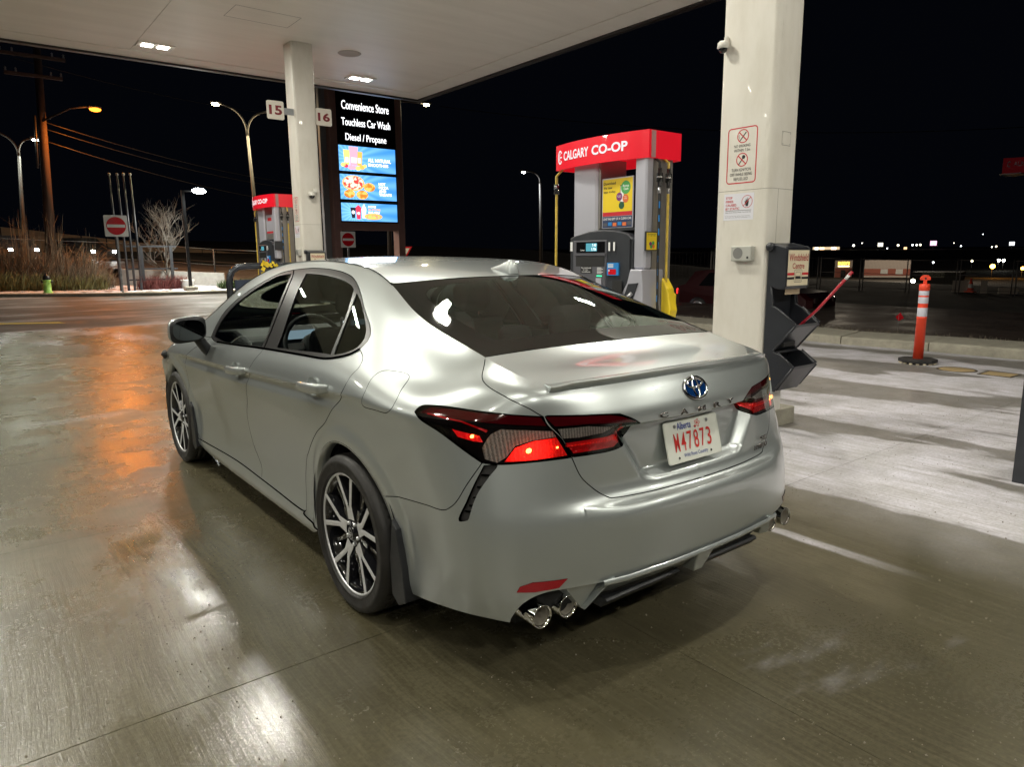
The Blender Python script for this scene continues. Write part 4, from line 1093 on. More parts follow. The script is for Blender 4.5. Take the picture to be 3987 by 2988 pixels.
# ---- diffuser
def quadstrip(name, rows, m, parent):
    mb = MB(); n = len(rows[0]); V = [p for r_ in rows for p in r_]
    mb.add(V, [(i*n+j, i*n+j+1, (i+1)*n+j+1, (i+1)*n+j) for i in range(len(rows)-1) for j in range(n-1)], True); o = mb.build(name, m, parent)
    return o
xs = np.linspace(-.50, .50, 31); yl = lambda x: float(np.interp(abs(x), [0, .2, .4, .56], [-.002, .002, .018, .05]))
dif = quadstrip('rear_diffuser', [[(x, yl(x)-.004, .401) for x in xs], [(x, yl(x)-.010, .394) for x in xs], [(x, yl(x)-.008, .383) for x in xs], [(x, yl(x)+.012, .374) for x in xs], [(x, yl(x)+.045, .345) for x in xs], [(x, yl(x)+.085, .305) for x in xs]], M_paint, car)
for s in (-1, 1):
    # black flaps
    x0, x1 = sorted((s*.055, s*.44))
    mb = MB(); mb.prism([(.082, .300), (.074, .290), (.105, .258), (.16, .258), (.14, .300)], x1-x0, 'x', x0); mb.build('diffuser_flap', M_black, dif, bevel=.003)
    # outer fins
    mb = MB(); vs = []
    for (x, y, z) in ((.445, yl(.44)-.008, .398), (.475, yl(.47)-.004, .392), (.500, .055, .345), (.535, .085, .288), (.500, .105, .285), (.470, .075, .335), (.440, .055, .372)): vs.append((s*x, y, z))
    vs += [(x, y+.12, z-.004) for x, y, z in vs]
    mb.add(vs, [tuple(range(7)), tuple(range(7, 14))[::-1]]+[(i, 7+i, 7+(i+1) % 7, (i+1) % 7) for i in range(7)]); mb.build('diffuser_fin', M_paint, dif, bevel=.004)
    # side panel between the fin and the exhaust cut-out
    vs = [(s*.50, .050, .396), (s*.62, .085, .398), (s*.71, .125, .392), (s*.64, .19, .372), (s*.550, .15, .325), (s*.530, .10, .290)]
    vs2 = [(x*.98, y+.03, z) for x, y, z in vs]; mb = MB(); mb.add([(x, y+.006, z-.003) for x, y, z in vs]+vs2, [tuple(range(6)), tuple(range(11, 5, -1))]+[(i, 6+i, 6+(i+1) % 6, (i+1) % 6) for i in range(6)]); mb.build('exhaust_surround', M_paint, dif)
mb = MB(); vs = [(-.050, -.004, .392), (.050, -.004, .392), (.040, .015, .345), (.026, .035, .293), (-.026, .035, .293), (-.040, .015, .345)]; vs += [(x*.8, y+.13, z) for x, y, z in vs]
mb.add(vs, [tuple(range(6)), tuple(range(6, 12))[::-1]]+[(i, 6+i, 6+(i+1) % 6, (i+1) % 6) for i in range(6)]); mb.build('diffuser_fin', M_paint, dif, bevel=.005)
# bumper underside behind the lip: dark tray
mb = MB(); mb.box((-.70, .26, .29), (.70, .60, .32)); mb.build('under_tray', M_shell, car)
# ---- interior
mb = MB(); mb.box((-.60, .62, .95), (.60, 1.20, 1.035), bev=.03); mb.build('parcel_shelf', M_seat, car)
mb = MB(); mb.box((-.18, .70, 1.036), (.18, .92, 1.046), bev=.004); mb.build('shelf_light', M_dash, car)
bk = MB(); bk.prism([(1.10, .50), (1.28, .52), (1.20, 1.06), (1.05, 1.08)], 1.24, 'x', -.62); bk.prism([(1.15, .32), (1.72, .36), (1.75, .50), (1.20, .54)], 1.24, 'x', -.62); bk.build('rear_seat', M_seat, car, bevel=.03)
for x in (-.36, .36): MB().box((x-.13, 1.08, 1.03), (x+.13, 1.20, 1.21), bev=.045).build('rear_headrest', M_seat, car, bevel=.02)
MB().box((-.09, 1.08, 1.03), (.09, 1.18, 1.13), bev=.03).build('rear_headrest', M_seat, car, bevel=.02)
for x in (-.37, .37):
    st = MB(); st.prism([(2.12, .50), (2.30, .52), (2.13, 1.08), (1.98, 1.10)], .50, 'x', x-.25); st.prism([(2.20, .34), (2.72, .38), (2.76, .50), (2.22, .54)], .50, 'x', x-.25)
    so = st.build('front_seat', M_seat, car, bevel=.05)
    hr = MB(); hr.box((x-.13, 1.95, 1.13), (x+.13, 2.07, 1.32), bev=.05); hr.build('headrest', M_seat, so, bevel=.02)
    hp = MB(); hp.tube([(x-.05, 2.03, 1.05), (x-.05, 2.01, 1.16)], .006, 6); hp.tube([(x+.05, 2.03, 1.05), (x+.05, 2.01, 1.16)], .006, 6); hp.build('headrest_post', M_chrome, so)
da = MB(); da.prism([(2.86, .60), (2.82, .86), (2.90, .97), (3.10, 1.005), (3.55, .97), (3.6, .60)], 1.44, 'x', -.72); dash = da.build('dashboard', M_dash, car, bevel=.03)
MB().box((-.10, 2.825, .93), (.14, 2.86, 1.07), bev=.012).build('centre_screen', M_dash, dash)
MB().box((-.075, 2.8235, .955), (.115, 2.8245, 1.05)).build('screen_face', M_screen, dash)
for k in range(5): MB().box((-.092, 2.8225, .958+k*.02), (-.082, 2.8235, .965+k*.02)).build('screen_icon', M_icon, dash)
MB().box((-.50, 2.84, .93), (-.24, 2.93, 1.03), bev=.03).build('instrument_hood', M_dash, dash)
MB().box((-.46, 2.836, .95), (-.28, 2.838, 1.005)).build('instrument_panel', M_screen, dash)
sw = MB(); SM = Matrix.Translation((-.37, 2.62, .93)) @ Matrix.Rotation(R(68), 4, 'X')
n1, n2 = 36, 8
sw.add([((.185+.015*math.cos(2*math.pi*j/n2))*math.cos(2*math.pi*i/n1), (.185+.015*math.cos(2*math.pi*j/n2))*math.sin(2*math.pi*i/n1), .015*math.sin(2*math.pi*j/n2)) for i in range(n1) for j in range(n2)],
    [(i*n2+j, ((i+1) % n1)*n2+j, ((i+1) % n1)*n2+(j+1) % n2, i*n2+(j+1) % n2) for i in range(n1) for j in range(n2)], True, SM)
swo = sw.build('steering_wheel', M_dash, car)
MB().lathe([(0, .03), (.05, .028), (.075, .01), (.08, -.03)], 24, SM).build('airbag_cover', M_dash, swo)
sb = MB(); sb.box((-.18, -.02, -.012), (.18, .02, .008), SM); sb.box((-.02, -.18, -.012), (.02, 0, .008), SM); sb.build('spoke', M_silver, swo)
MB().box((-.12, 2.2, .30), (.12, 2.9, .62), bev=.03).build('centre_console', M_dash, car)
for s in (-1, 1):
    P_ = [yz(y, z) for y, z in ()]; dc = MB()
    dc.box((s*.80-.01, 1.35, .40), (s*.80+.01, 3.3, .94)); dc.box((s*.76-.03, 1.5, .66), (s*.76+.03, 3.1, .72)); dc.build('door_lining', M_dash, car)
MB().tube([(0, 2.95, 1.40), (0, 2.93, 1.33)], .008).build('mirror_stem', M_black, car)
MB().box((-.13, 2.90, 1.27), (.13, 2.925, 1.335), bev=.012).build('interior_mirror', M_black, car)
# headliner
us = np.linspace(11.7, 16.2, 24); ss = np.linspace(-.97, .97, 25); Ug, Sg = np.meshgrid(us, ss, indexing='ij'); Pg = Bfull(Ug.ravel(), Sg.ravel()); Pg[:, 2] -= .028
mb = MB(); mb.add(Pg.tolist(), [(i*25+j, i*25+j+1, (i+1)*25+j+1, (i+1)*25+j) for i in range(23) for j in range(24)], True); mb.build('headliner', M_liner, car)
# front lamps, simply shaped, out of sight
for s in (-1, 1):
    wp = MB(); wp.tube([(s*.55-.4, 3.72, 1.02), (s*.55-.05, 3.74, 1.02)], .008, 6); wp.build('wiper', M_black, car)
# ------------------------------------------------------------------ ground materials
def nodes(m):
    nt = m.node_tree; p = nt.nodes['Principled BSDF']
    def N(t, **k):
        n = nt.nodes.new(t)
        for a, b in k.items(): setattr(n, a, b)
        return n
    def math_(op, a, b=None, c=None, clamp=False):
        n = N('ShaderNodeMath', operation=op); n.use_clamp = clamp
        for i, v in enumerate((a, b, c)):
            if v is None: continue
            if isinstance(v, (int, float)): n.inputs[i].default_value = v
            else: nt.links.new(v, n.inputs[i])
        return n.outputs[0]
    def noise(vec, scale, detail=5, rough=.6, sc=None):
        n = N('ShaderNodeTexNoise'); n.inputs['Scale'].default_value = scale; n.inputs['Detail'].default_value = detail; n.inputs['Roughness'].default_value = rough
        if sc:
            mp = N('ShaderNodeMapping'); mp.inputs['Scale'].default_value = sc; nt.links.new(vec, mp.inputs[0]); vec = mp.outputs[0]
        nt.links.new(vec, n.inputs['Vector']); return n.outputs['Fac']
    def ramp(v, a, b, c=0., d=1., smooth=True):
        n = N('ShaderNodeMapRange'); n.interpolation_type = 'SMOOTHSTEP' if smooth else 'LINEAR'
        nt.links.new(v, n.inputs[0])
        for i, q in enumerate((a, b, c, d)): n.inputs[i+1].default_value = q
        return n.outputs[0]
    def mixc(f, a, b):
        n = N('ShaderNodeMix', data_type='RGBA')
        if isinstance(f, (int, float)): n.inputs[0].default_value = f
        else: nt.links.new(f, n.inputs[0])
        for i, v in ((6, a), (7, b)):
            if isinstance(v, tuple): n.inputs[i].default_value = (*v, 1)
            else: nt.links.new(v, n.inputs[i])
        return n.outputs[2]
    return nt, p, N, math_, noise, ramp, mixc
def concrete_mat():
    m = mat('wet_concrete', (.2, .19, .16), .4)
    nt, p, N, M_, noise, ramp, mixc = nodes(m)
    g = N('ShaderNodeNewGeometry').outputs['Position']
    sx = N('ShaderNodeSeparateXYZ'); nt.links.new(g, sx.inputs[0]); X, Y = sx.outputs[0], sx.outputs[1]
    fine = noise(g, 60, 4, .7); mid = noise(g, 3.2, 6, .62); big = noise(g, .55, 5, .6)
    # broom finish: lines that run along y, wavering
    wob = noise(g, .8, 2, .5); xw = M_('ADD', X, M_('MULTIPLY', wob, .16))
    cx = N('ShaderNodeCombineXYZ'); nt.links.new(xw, cx.inputs[0]); nt.links.new(M_('MULTIPLY', Y, .035), cx.inputs[1])
    br = noise(cx.outputs[0], 42, 5, .78)
    br2 = noise(cx.outputs[0], 9, 3, .6)
    # dried salt and frost on the far side of the island and along the drive
    st = noise(g, 1.0, 6, .62, (1.5, .42, 1)); 
    edge = M_('ADD', X, M_('MULTIPLY', noise(g, .9, 4, .6), 1.2))
    right = ramp(edge, 2.0, 2.9)
    far = ramp(M_('ADD', Y, M_('MULTIPLY', noise(g, .5, 4, .6), 5.0)), 11.5, 18.5)
    # tyre-swept wet tracks across the dry area
    tr = M_('ADD', noise(g, .75, 4, .55, (1.25, .33, 1)), M_('ADD', M_('MULTIPLY', M_('SUBTRACT', noise(g, 3.5, 7, .7, (1.3, .5, 1)), .5), .10), M_('MULTIPLY', M_('SUBTRACT', noise(g, 30, 3, .7), .5), .03)))
    dry = M_('MULTIPLY', right, ramp(tr, .545, .505, .30, 1.0))
    strip = M_('MULTIPLY', ramp(M_('ABSOLUTE', M_('SUBTRACT', M_('ADD', X, M_('MULTIPLY', mid, .06)), 1.27)), .055, .02), M_('MULTIPLY', ramp(Y, -.35, .35, 0, .8), ramp(Y, .9, .6)))  # narrow lit gap by the car's shadow, painted in with the pale salt colour
    frost = M_('MULTIPLY', far, ramp(st, .47, .62, 0, .55))
    streak = M_('MULTIPLY', ramp(noise(g, .7, 6, .65, (.5, 1.6, 1)), .60, .70), .28)
    lt = M_('MAXIMUM', M_('MAXIMUM', dry, strip), M_('MAXIMUM', frost, streak))
    dusty = ramp(fine, .3, .7, .82, 1.1)
    base = mixc(ramp(mid, .3, .72), (.066, .057, .031), (.110, .096, .056))
    base = mixc(ramp(big, .35, .65), base, (.080, .071, .042))
    base = mixc(ramp(br, .42, .62, 0, .30), base, (.16, .145, .095))
    base = mixc(ramp(noise(g, 5.5, 8, .7), .62, .72, 0, .5), base, (.05, .046, .032))
    dryc = mixc(ramp(mid, .3, .7), (.44, .425, .44), (.62, .60, .66))
    dryc = mixc(ramp(br, .45, .60, 0, .45), dryc, (.30, .28, .25))
    col = mixc(lt, base, dryc)
    mulc = N('ShaderNodeVectorMath', operation='SCALE'); nt.links.new(col, mulc.inputs[0]); nt.links.new(dusty, mulc.inputs['Scale'])
    nt.links.new(mulc.outputs[0], p.inputs['Base Color'])
    # wetness
    wet = ramp(M_('ADD', M_('MULTIPLY', big, .6), M_('MULTIPLY', mid, .4)), .34, .54)
    leftw = ramp(X, 2.5, -.5, .35, 1.0)
    wet = M_('MULTIPLY', wet, leftw)
    pud = M_('MULTIPLY', ramp(noise(g, .85, 6, .6, (1.2, .7, 1)), .50, .60), ramp(X, 1.2, -.4))
    ro = M_('SUBTRACT', .42, M_('MULTIPLY', wet, .17)); ro = M_('SUBTRACT', ro, M_('MULTIPLY', pud, .03))
    tw = M_('ADD', X, M_('MULTIPLY', noise(g, .9, 4, .6), .7)); trk = M_('MULTIPLY', ramp(M_('ABSOLUTE', M_('ADD', tw, 1.03)), .34, .10), ramp(noise(g, 1.7, 4, .6, (1.4, .8, 1)), .40, .55)); trk = M_('MULTIPLY', trk, ramp(Y, 3.0, 2.2)); ro = M_('SUBTRACT', ro, M_('MULTIPLY', trk, .20))
    ro = M_('ADD', ro, M_('MULTIPLY', M_('MULTIPLY', dry, .30), 1))
    ro = M_('ADD', ro, M_('MULTIPLY', M_('SUBTRACT', fine, .5), .16), clamp=True)
    ro = M_('MAXIMUM', ro, .10)
    nt.links.new(ro, p.inputs['Roughness'])
    p.inputs['Specular IOR Level'].default_value = .62
    bh = M_('ADD', M_('MULTIPLY', br, 1.0), M_('ADD', M_('MULTIPLY', fine, .45), M_('MULTIPLY', br2, .5)))
    bh = M_('ADD', bh, M_('MULTIPLY', noise(g, 260, 2, .5), .25))
    b = N('ShaderNodeBump'); b.inputs['Distance'].default_value = .0016; b.inputs['Strength'].default_value = .9
    nt.links.new(M_('SUBTRACT', 1.0, M_('MAXIMUM', M_('MULTIPLY', pud, .4), M_('MULTIPLY', trk, .5))), b.inputs['Strength']); nt.links.new(bh, b.inputs['Height']); nt.links.new(b.outputs[0], p.inputs['Normal'])
    return m
M_conc = concrete_mat()
def asphalt_mat(name, c1, c2, frost=.5, rough=.5):
    m = mat(name, c1, rough)
    nt, p, N, M_, noise, ramp, mixc = nodes(m)
    g = N('ShaderNodeNewGeometry').outputs['Position']
    fine = noise(g, 90, 3, .7); mid = noise(g, .9, 6, .6); st = noise(g, .32, 6, .66, (.5, 1.5, 1))
    col = mixc(ramp(mid, .35, .65), c1, c2)
    if frost: col = mixc(ramp(st, .50, .66, 0, frost), col, (.42, .40, .42))
    col = mixc(ramp(fine, .55, .75, 0, .3), col, (.20, .19, .18))
    nt.links.new(col, p.inputs['Base Color'])
    nt.links.new(ramp(mid, .3, .7, rough-.14, rough+.12), p.inputs['Roughness'])
    b = N('ShaderNodeBump'); b.inputs['Distance'].default_value = .008; b.inputs['Strength'].default_value = .8
    nt.links.new(M_('ADD', fine, M_('MULTIPLY', mid, 1.0)), b.inputs['Height']); nt.links.new(b.outputs[0], p.inputs['Normal'])
    return m
M_asph = asphalt_mat('damp_asphalt', (.040, .038, .034), (.072, .066, .058), .8, .58)
M_road = asphalt_mat('road_asphalt', (.052, .036, .028), (.075, .052, .040), .0, .55)
M_dirt = asphalt_mat('dark_earth', (.020, .016, .012), (.035, .028, .020), .0, .9)
def snow_mat():
    m = mat('thin_snow', (.7, .7, .74), .6)
    nt, p, N, M_, noise, ramp, mixc = nodes(m)
    g = N('ShaderNodeNewGeometry').outputs['Position']
    n = noise(g, 3.2, 8, .68)
    nt.links.new(mixc(ramp(n, .50, .58), (.66, .64, .70), (.05, .038, .028)), p.inputs['Base Color'])
    b = N('ShaderNodeBump'); b.inputs['Distance'].default_value = .03; nt.links.new(n, b.inputs['Height']); nt.links.new(b.outputs[0], p.inputs['Normal'])
    return m
M_snow = snow_mat()
M_kerb = mat('kerb_concrete', (.33, .31, .25), .75, noise=(7, .22), bump=(60, .5, .004))
M_joint = mat('joint_filler', (.13, .118, .085), .8)
# ------------------------------------------------------------------ terrain
def hz(x, y):
    g = float(np.interp(y, [-60, 5, 13, 26, 36, 42, 50, 58, 75, 140], [-.5, -.4, -.35, -.15, .12, .75, 1.35, 2.1, 3.2, 5]))
    if x > 24: g += float(np.interp(x, [24, 38, 70, 130, 160, 400, 900], [0, -.25, -1.0, -2.3, -2.6, 3.5, 8]))
    if x > 60: g = float(np.interp(x, [60, 75, 130, 165, 400, 900], [-1.2, -1.9, -3.0, -3.2, 3.0, 7]))
    if y > 200: g += (y-200)*.012
    inlot = x < 10.8 and y < 33
    k = min(1, max((x-10.6)/1.2, (y-32)/4.5, 0))
    if inlot and k <= 0: return -.06
    k = k*k*(3-2*k)
    return -.06*(1-k)+g*k
gx = [-300, -120, -60, -35, -22, -16, -10, -5, -2, 0, 2, 4, 6, 8, 9.5, 10.6, 11, 11.4, 11.8, 13, 15, 17, 19, 21, 24, 28, 33, 38, 45, 55, 60, 70, 85, 110, 140, 165, 200, 300, 400, 600, 900]
gy = [-200, -80, -30, -12, 0, 5, 9, 13, 18, 24, 28, 30, 31, 32, 33, 34, 35, 36, 37.5, 39, 41, 43, 46, 50, 54, 58, 64, 75, 100, 140, 200, 300, 450, 700]
mb = MB(); V = [(x, y, hz(x, y)) for x in gx for y in gy]; n = len(gy)
mb.add(V, [(i*n+j, (i+1)*n+j, (i+1)*n+j+1, i*n+j+1) for i in range(len(gx)-1) for j in range(n-1)], True)
tag(mb.build('ground', M_dirt, recalc=False), kind='structure')
# forecourt: base sheet and concrete slabs
mb = MB(); mb.add([(-16, -12, -.020), (9.36, -12, -.020), (9.36, 16.2, -.020), (-16, 16.2, -.020)], [(0, 1, 2, 3)]); fc = tag(mb.build('forecourt', M_joint), kind='structure')
xs_ = [-16.0, -12.85, -8.6, -4.35, -.10, 4.15, 9.34]; ys_ = [-12, -8.56, -6.68, -4.8, -2.92, -1.04, .84, 2.72, 4.60, 6.48, 8.36, 10.24, 12.12, 14.0, 16.2]
for i in range(len(xs_)-1):
    for j in range(len(ys_)-1):
        g_ = .0013; x0, x1, y0, y1 = xs_[i]+g_, xs_[i+1]-g_, ys_[j]+g_, ys_[j+1]-g_
        c = .0012
        mb = MB(); vs = [(x0, y0, -.018), (x1, y0, -.018), (x1, y1, -.018), (x0, y1, -.018), (x0, y0, -c), (x1, y0, -c), (x1, y1, -c), (x0, y1, -c), (x0+c, y0+c, 0), (x1-c, y0+c, 0), (x1-c, y1-c, 0), (x0+c, y1-c, 0)]
        mb.add(vs, [(0, 1, 5, 4), (1, 2, 6, 5), (2, 3, 7, 6), (3, 0, 4, 7), (4, 5, 9, 8), (5, 6, 10, 9), (6, 7, 11, 10), (7, 4, 8, 11), (8, 9, 10, 11)])
        mb.build('concrete_slab', M_conc, fc)
# drive lane of asphalt between forecourt and left kerb
kerbL = [(-30, 44), (-16, 40), (-7, 37.2), (-2.5, 35.6), (0, 33.6), (2, 31.9), (4.2, 30.6), (7.3, 30.1), (10, 30.6), (12.5, 33.5)]
mb = MB(); pts = [(-60, 16.2), (14, 16.2), (14, 34)]+kerbL[::-1]+[(-60, 50)]; nk = len(pts)
mb.add([(x, y, -.004) for x, y in pts], [tuple(range(nk))]); tag(mb.build('drive_lane', M_asph), kind='structure')
mb = MB(); mb.add([(-60, -60, -.008), (-16.2, -60, -.008), (-16.2, 16.2, -.008), (-60, 16.2, -.008)], [(0, 1, 2, 3)])
mb.add([(-16.2, -60, -.008), (9.36, -60, -.008), (9.36, -12.1, -.008), (-16.2, -12.1, -.008)], [(0, 1, 2, 3)])
mb.add([(9.2, 6, -.003), (10.9, 6, -.003), (14, 16.2, -.003), (9.2, 16.3, -.003)], [(0, 1, 2, 3)])
tag(mb.build('outer_lot', M_asph), kind='structure')
# yellow painted line
M_yline = mat('worn_yellow_paint', (.55, .40, .05), .6, noise=(9, .4))
mb = MB(); mb.add([(-3.2, 20.3, .004), (-.2, 18.5, .004), (-.1, 18.0, .004), (-3.3, 19.7, .004)], [(0, 1, 2, 3)]); tag(mb.build('painted_line', M_yline), kind='structure')
# kerbs
def kerb(name, pts, w, h, step, label, z0=-.03):
    t = thing(name, (pts[0][0], pts[0][1], 0), label, 'kerb', world=True)
    P = [Vector((a, b, 0)) for a, b in pts]; L = [0]
    for i in range(1, len(P)): L.append(L[-1]+(P[i]-P[i-1]).length)
    def at(s):
        for i in range(1, len(P)):
            if s <= L[i]: f = (s-L[i-1])/(L[i]-L[i-1]); return P[i-1].lerp(P[i], f), (P[i]-P[i-1]).normalized()
        return P[-1], (P[-1]-P[-2]).normalized()
    s = 0
    while s < L[-1]-.1:
        e = min(s+step-.014, L[-1]); mb = MB(); V = []
        k = max(1, int((e-s)/1.2))
        for q in range(k+1):
            p, d = at(s+(e-s)*q/k); n = Vector((-d.y, d.x, 0)); jz = random.uniform(-.004, .004)
            for (o, z) in ((0, z0), (.012, h-.03), (.035, h-.006), (.07, h), (w, h+.004), (w, z0)):
                r_ = p+n*o; V.append((r_.x, r_.y, z+jz))
        F = [(i*6+j, i*6+j+1, (i+1)*6+j+1, (i+1)*6+j) for i in range(k) for j in range(5)]+[tuple(range(6)), tuple(k*6+j for j in range(6))[::-1]]
        mb.add(V, F); mb.build('kerb_stone', M_kerb, t); s += step
    return t
kerb('kerb', kerbL[::-1][::-1], .22, .14, 3.0, 'long curved grey kerb edging the snowy planting bed')
rk = [(9.9, 22), (9.5, 11), (9.36, 5.6), (9.2, 4.3), (9.35, 3.4), (9.5, 2.2), (9.7, .5), (10.1, -3), (10.8, -9)]
kerb('kerb', rk[::-1][::-1], 1.0, .13, 1.27, 'wide concrete kerb between the forecourt and the dark road on the right')
# snowy bed behind the left kerb
bed = [(-30, 44.2), (-16, 40.2), (-7, 37.4), (-2.4, 35.85), (.1, 33.8), (2.1, 32.1), (4.3, 30.8), (7.3, 30.3), (9.9, 30.8), (12.4, 33.7)]
V = []
for (x, y) in bed:
    for d_, z in ((0, .11), (1.2, .13), (3.0, .16), (5.0, .30)): V.append((x-.15*d_, y+d_*.95, z))
mb = MB(); mb.add(V, [(i*4+j, (i+1)*4+j, (i+1)*4+j+1, i*4+j+1) for i in range(len(bed)-1) for j in range(3)], True); tag(mb.build('snowy_bed', M_snow, recalc=False), kind='structure')
# the road behind and to the right
rc = [(18, -60), (16.6, -20), (15.6, 0), (15.3, 13), (14.4, 26), (11.5, 38), (5, 47.5), (-8, 55), (-40, 66)]
def offs(pts, d):
    o = []
    for i, p in enumerate(pts):
        a = Vector(pts[max(0, i-1)]); b = Vector(pts[min(len(pts)-1, i+1)]); t = (b-a).normalized(); o.append((p[0]+t.y*d, p[1]-t.x*d))
    return o
def dens(pts, k=8):
    o = []
    for i in range(len(pts)-1):
        for j in range(k): f = j/k; o.append((pts[i][0]*(1-f)+pts[i+1][0]*f, pts[i][1]*(1-f)+pts[i+1][1]*f))
    return o+[pts[-1]]
rcd = dens(rc)
def ribbon(name, d0, d1, dz, m, **k):
    a, b = offs(rcd, d0), offs(rcd, d1); mb = MB(); V = []
    for p, q, c in zip(a, b, rcd):
        z = max(hz(*c), hz(*p), hz(*q))+dz; V += [(p[0], p[1], z), (q[0], q[1], z)]
    mb.add(V, [(2*i, 2*i+1, 2*i+3, 2*i+2) for i in range(len(a)-1)], True); o = mb.build(name, m, recalc=False); tag(o, **k); return o
ribbon('road', -4.5, 4.5, .03, M_road, kind='structure')
ribbon('road_line', -.07, .07, .036, mat('faded_road_paint', (.22, .18, .14), .6), kind='structure')
ribbon('median', 4.5, 5.4, .16, mat('far_kerb_concrete', (.12, .085, .065), .8), kind='structure')
# ------------------------------------------------------------------ canopy
def canopy_mat():
    m = mat('canopy_soffit', (.85, .83, .80), .34)
    nt, p, N, M_, noise, ramp, mixc = nodes(m)
    g = N('ShaderNodeNewGeometry').outputs['Position']
    n = noise(g, 1.6, 4, .6, (.4, 2.5, 1)); nt.links.new(mixc(ramp(n, .3, .7), (.84, .80, .73), (.90, .86, .79)), p.inputs['Base Color'])
    sx = N('ShaderNodeSeparateXYZ'); nt.links.new(g, sx.inputs[0])
    w = M_('SINE', M_('MULTIPLY', sx.outputs[1], 2*math.pi/.30)); w = M_('MULTIPLY', M_('POWER', M_('ABSOLUTE', w), 30), 1)
    n2 = noise(g, 2.2, 3, .5, (.25, 3, 1))
    b = N('ShaderNodeBump'); b.inputs['Distance'].default_value = .010; b.inputs['Strength'].default_value = .35; nt.links.new(M_('ADD', M_('MULTIPLY', w, .12), n2), b.inputs['Height']); nt.links.new(b.outputs[0], p.inputs['Normal'])
    return m
M_sof = canopy_mat()
M_fasc = mat('dark_canopy_edge', (.035, .03, .03), .3, .3)
CX0, CX1, CY0, CY1 = -14.0, 7.20, -11.0, 13.98
canopy = thing('canopy', (-3, 1.5, CANZ), 'white flat canopy roof with recessed lamps over the pumps', 'canopy', world=True)
mb = MB()
sx_ = [CX0+.5, -8.9, -4.0, .85, .93, CX1-.5]
for i in range(len(sx_)-1):
    if i == 3: continue
    mb = MB(); mb.box((sx_[i]+.003, CY0+.5, CANZ), (sx_[i+1]-.003, CY1-.5, CANZ+.06)); mb.build('soffit_panel', M_sof, canopy)
mb = MB(); mb.box((.85, CY0+.5, CANZ+.004), (.93, CY1-.5, CANZ+.06)); mb.build('soffit_joint', M_sof, canopy)
for nm, a, b in (('x', (CX0, CY1-.492, CANZ-.012), (CX1, CY1, CANZ+.04)), ('x', (CX0, CY0, CANZ-.012), (CX1, CY0+.492, CANZ+.04)), ('y', (CX1-.492, CY0+.5, CANZ-.012), (CX1, CY1-.5, CANZ+.04)), ('y', (CX0, CY0+.5, CANZ-.012), (CX0+.492, CY1-.5, CANZ+.04))):
    MB().box(a, b).build('soffit_border', M_sof, canopy)
for a, b in (((CX0-.12, CY1, CANZ-.05), (CX1+.12, CY1+.12, CANZ+.95)), ((CX0-.12, CY0-.12, CANZ-.05), (CX1+.12, CY0, CANZ+.95)), ((CX1, CY0, CANZ-.05), (CX1+.12, CY1, CANZ+.95)), ((CX0-.12, CY0, CANZ-.05), (CX0, CY1, CANZ+.95))):
    MB().box(a, b).build('fascia', M_fasc, canopy)
MB().box((CX0, CY0, CANZ+.10), (CX1, CY1, CANZ+.9)).build('roof_deck', M_fasc, canopy)
# hatch outline and round speaker grille
hp_ = Plane((1.74, 10.62, CANZ), (1, 0, 0), (0, -1, 0))
hp_.loopstrip(canopy, 'hatch_outline', [(0, 0), (1.01, 0), (1.01, .6), (0, .6)], .012, M_fasc, .002)
mb = MB(); mb.lathe([(0, 0), (.15, -.004), (.20, -.012), (.215, 0)], 32, Matrix.Translation((4.22, 11.39, CANZ))); mb.build('ceiling_speaker', mat('speaker_grille', (.42, .40, .37), .6), canopy)
M_led = emis('lit_led_panel', (1, .97, .86), 26)
for lx in LAMPX:
    for ly in LAMPY:
        if (lx, ly) == NOLAMP: continue
        f = MB(); f.box((lx-.30, ly-.17, CANZ-.016), (lx+.30, ly+.17, CANZ+.01), bev=.006); fo = f.build('lamp_frame', M_white, canopy)
        for s in (-1, 1):
            MB().box((lx+s*.13-.085, ly-.085, CANZ-.0225), (lx+s*.13+.085, ly+.085, CANZ-.017)).build('led_panel', M_led, fo)
# ------------------------------------------------------------------ pillars
def column_mat():
    m = mat('pillar_cladding', (.70, .67, .61), .38, coat=.1)
    nt, p, N, M_, noise, ramp, mixc = nodes(m)
    g = N('ShaderNodeNewGeometry').outputs['Position']
    a = noise(g, 5, 6, .65, (1, 1, .35)); b_ = noise(g, 40, 3, .6)
    c = mixc(ramp(a, .35, .75, 0, .8), (.72, .69, .625), (.62, .585, .51)); c = mixc(ramp(noise(g, 14, 7, .75, (1, 1, .12)), .60, .72, 0, .35), c, (.42, .38, .30)); nt.links.new(c, p.inputs['Base Color'])
    bb = N('ShaderNodeBump'); bb.inputs['Distance'].default_value = .001; bb.inputs['Strength'].default_value = .3; nt.links.new(b_, bb.inputs['Height']); nt.links.new(bb.outputs[0], p.inputs['Normal'])
    return m
M_col = column_mat()
def rr(x0, y0, x1, y1, r, n=5):
    out = []
    for cx, cy, st in ((x1-r, y1-r, 0), (x0+r, y1-r, 90), (x0+r, y0+r, 180), (x1-r, y0+r, 270)):
        for k in range(n+1): t = R(st+90*k/n); out.append((cx+r*math.cos(t), cy+r*math.sin(t)))
    return out
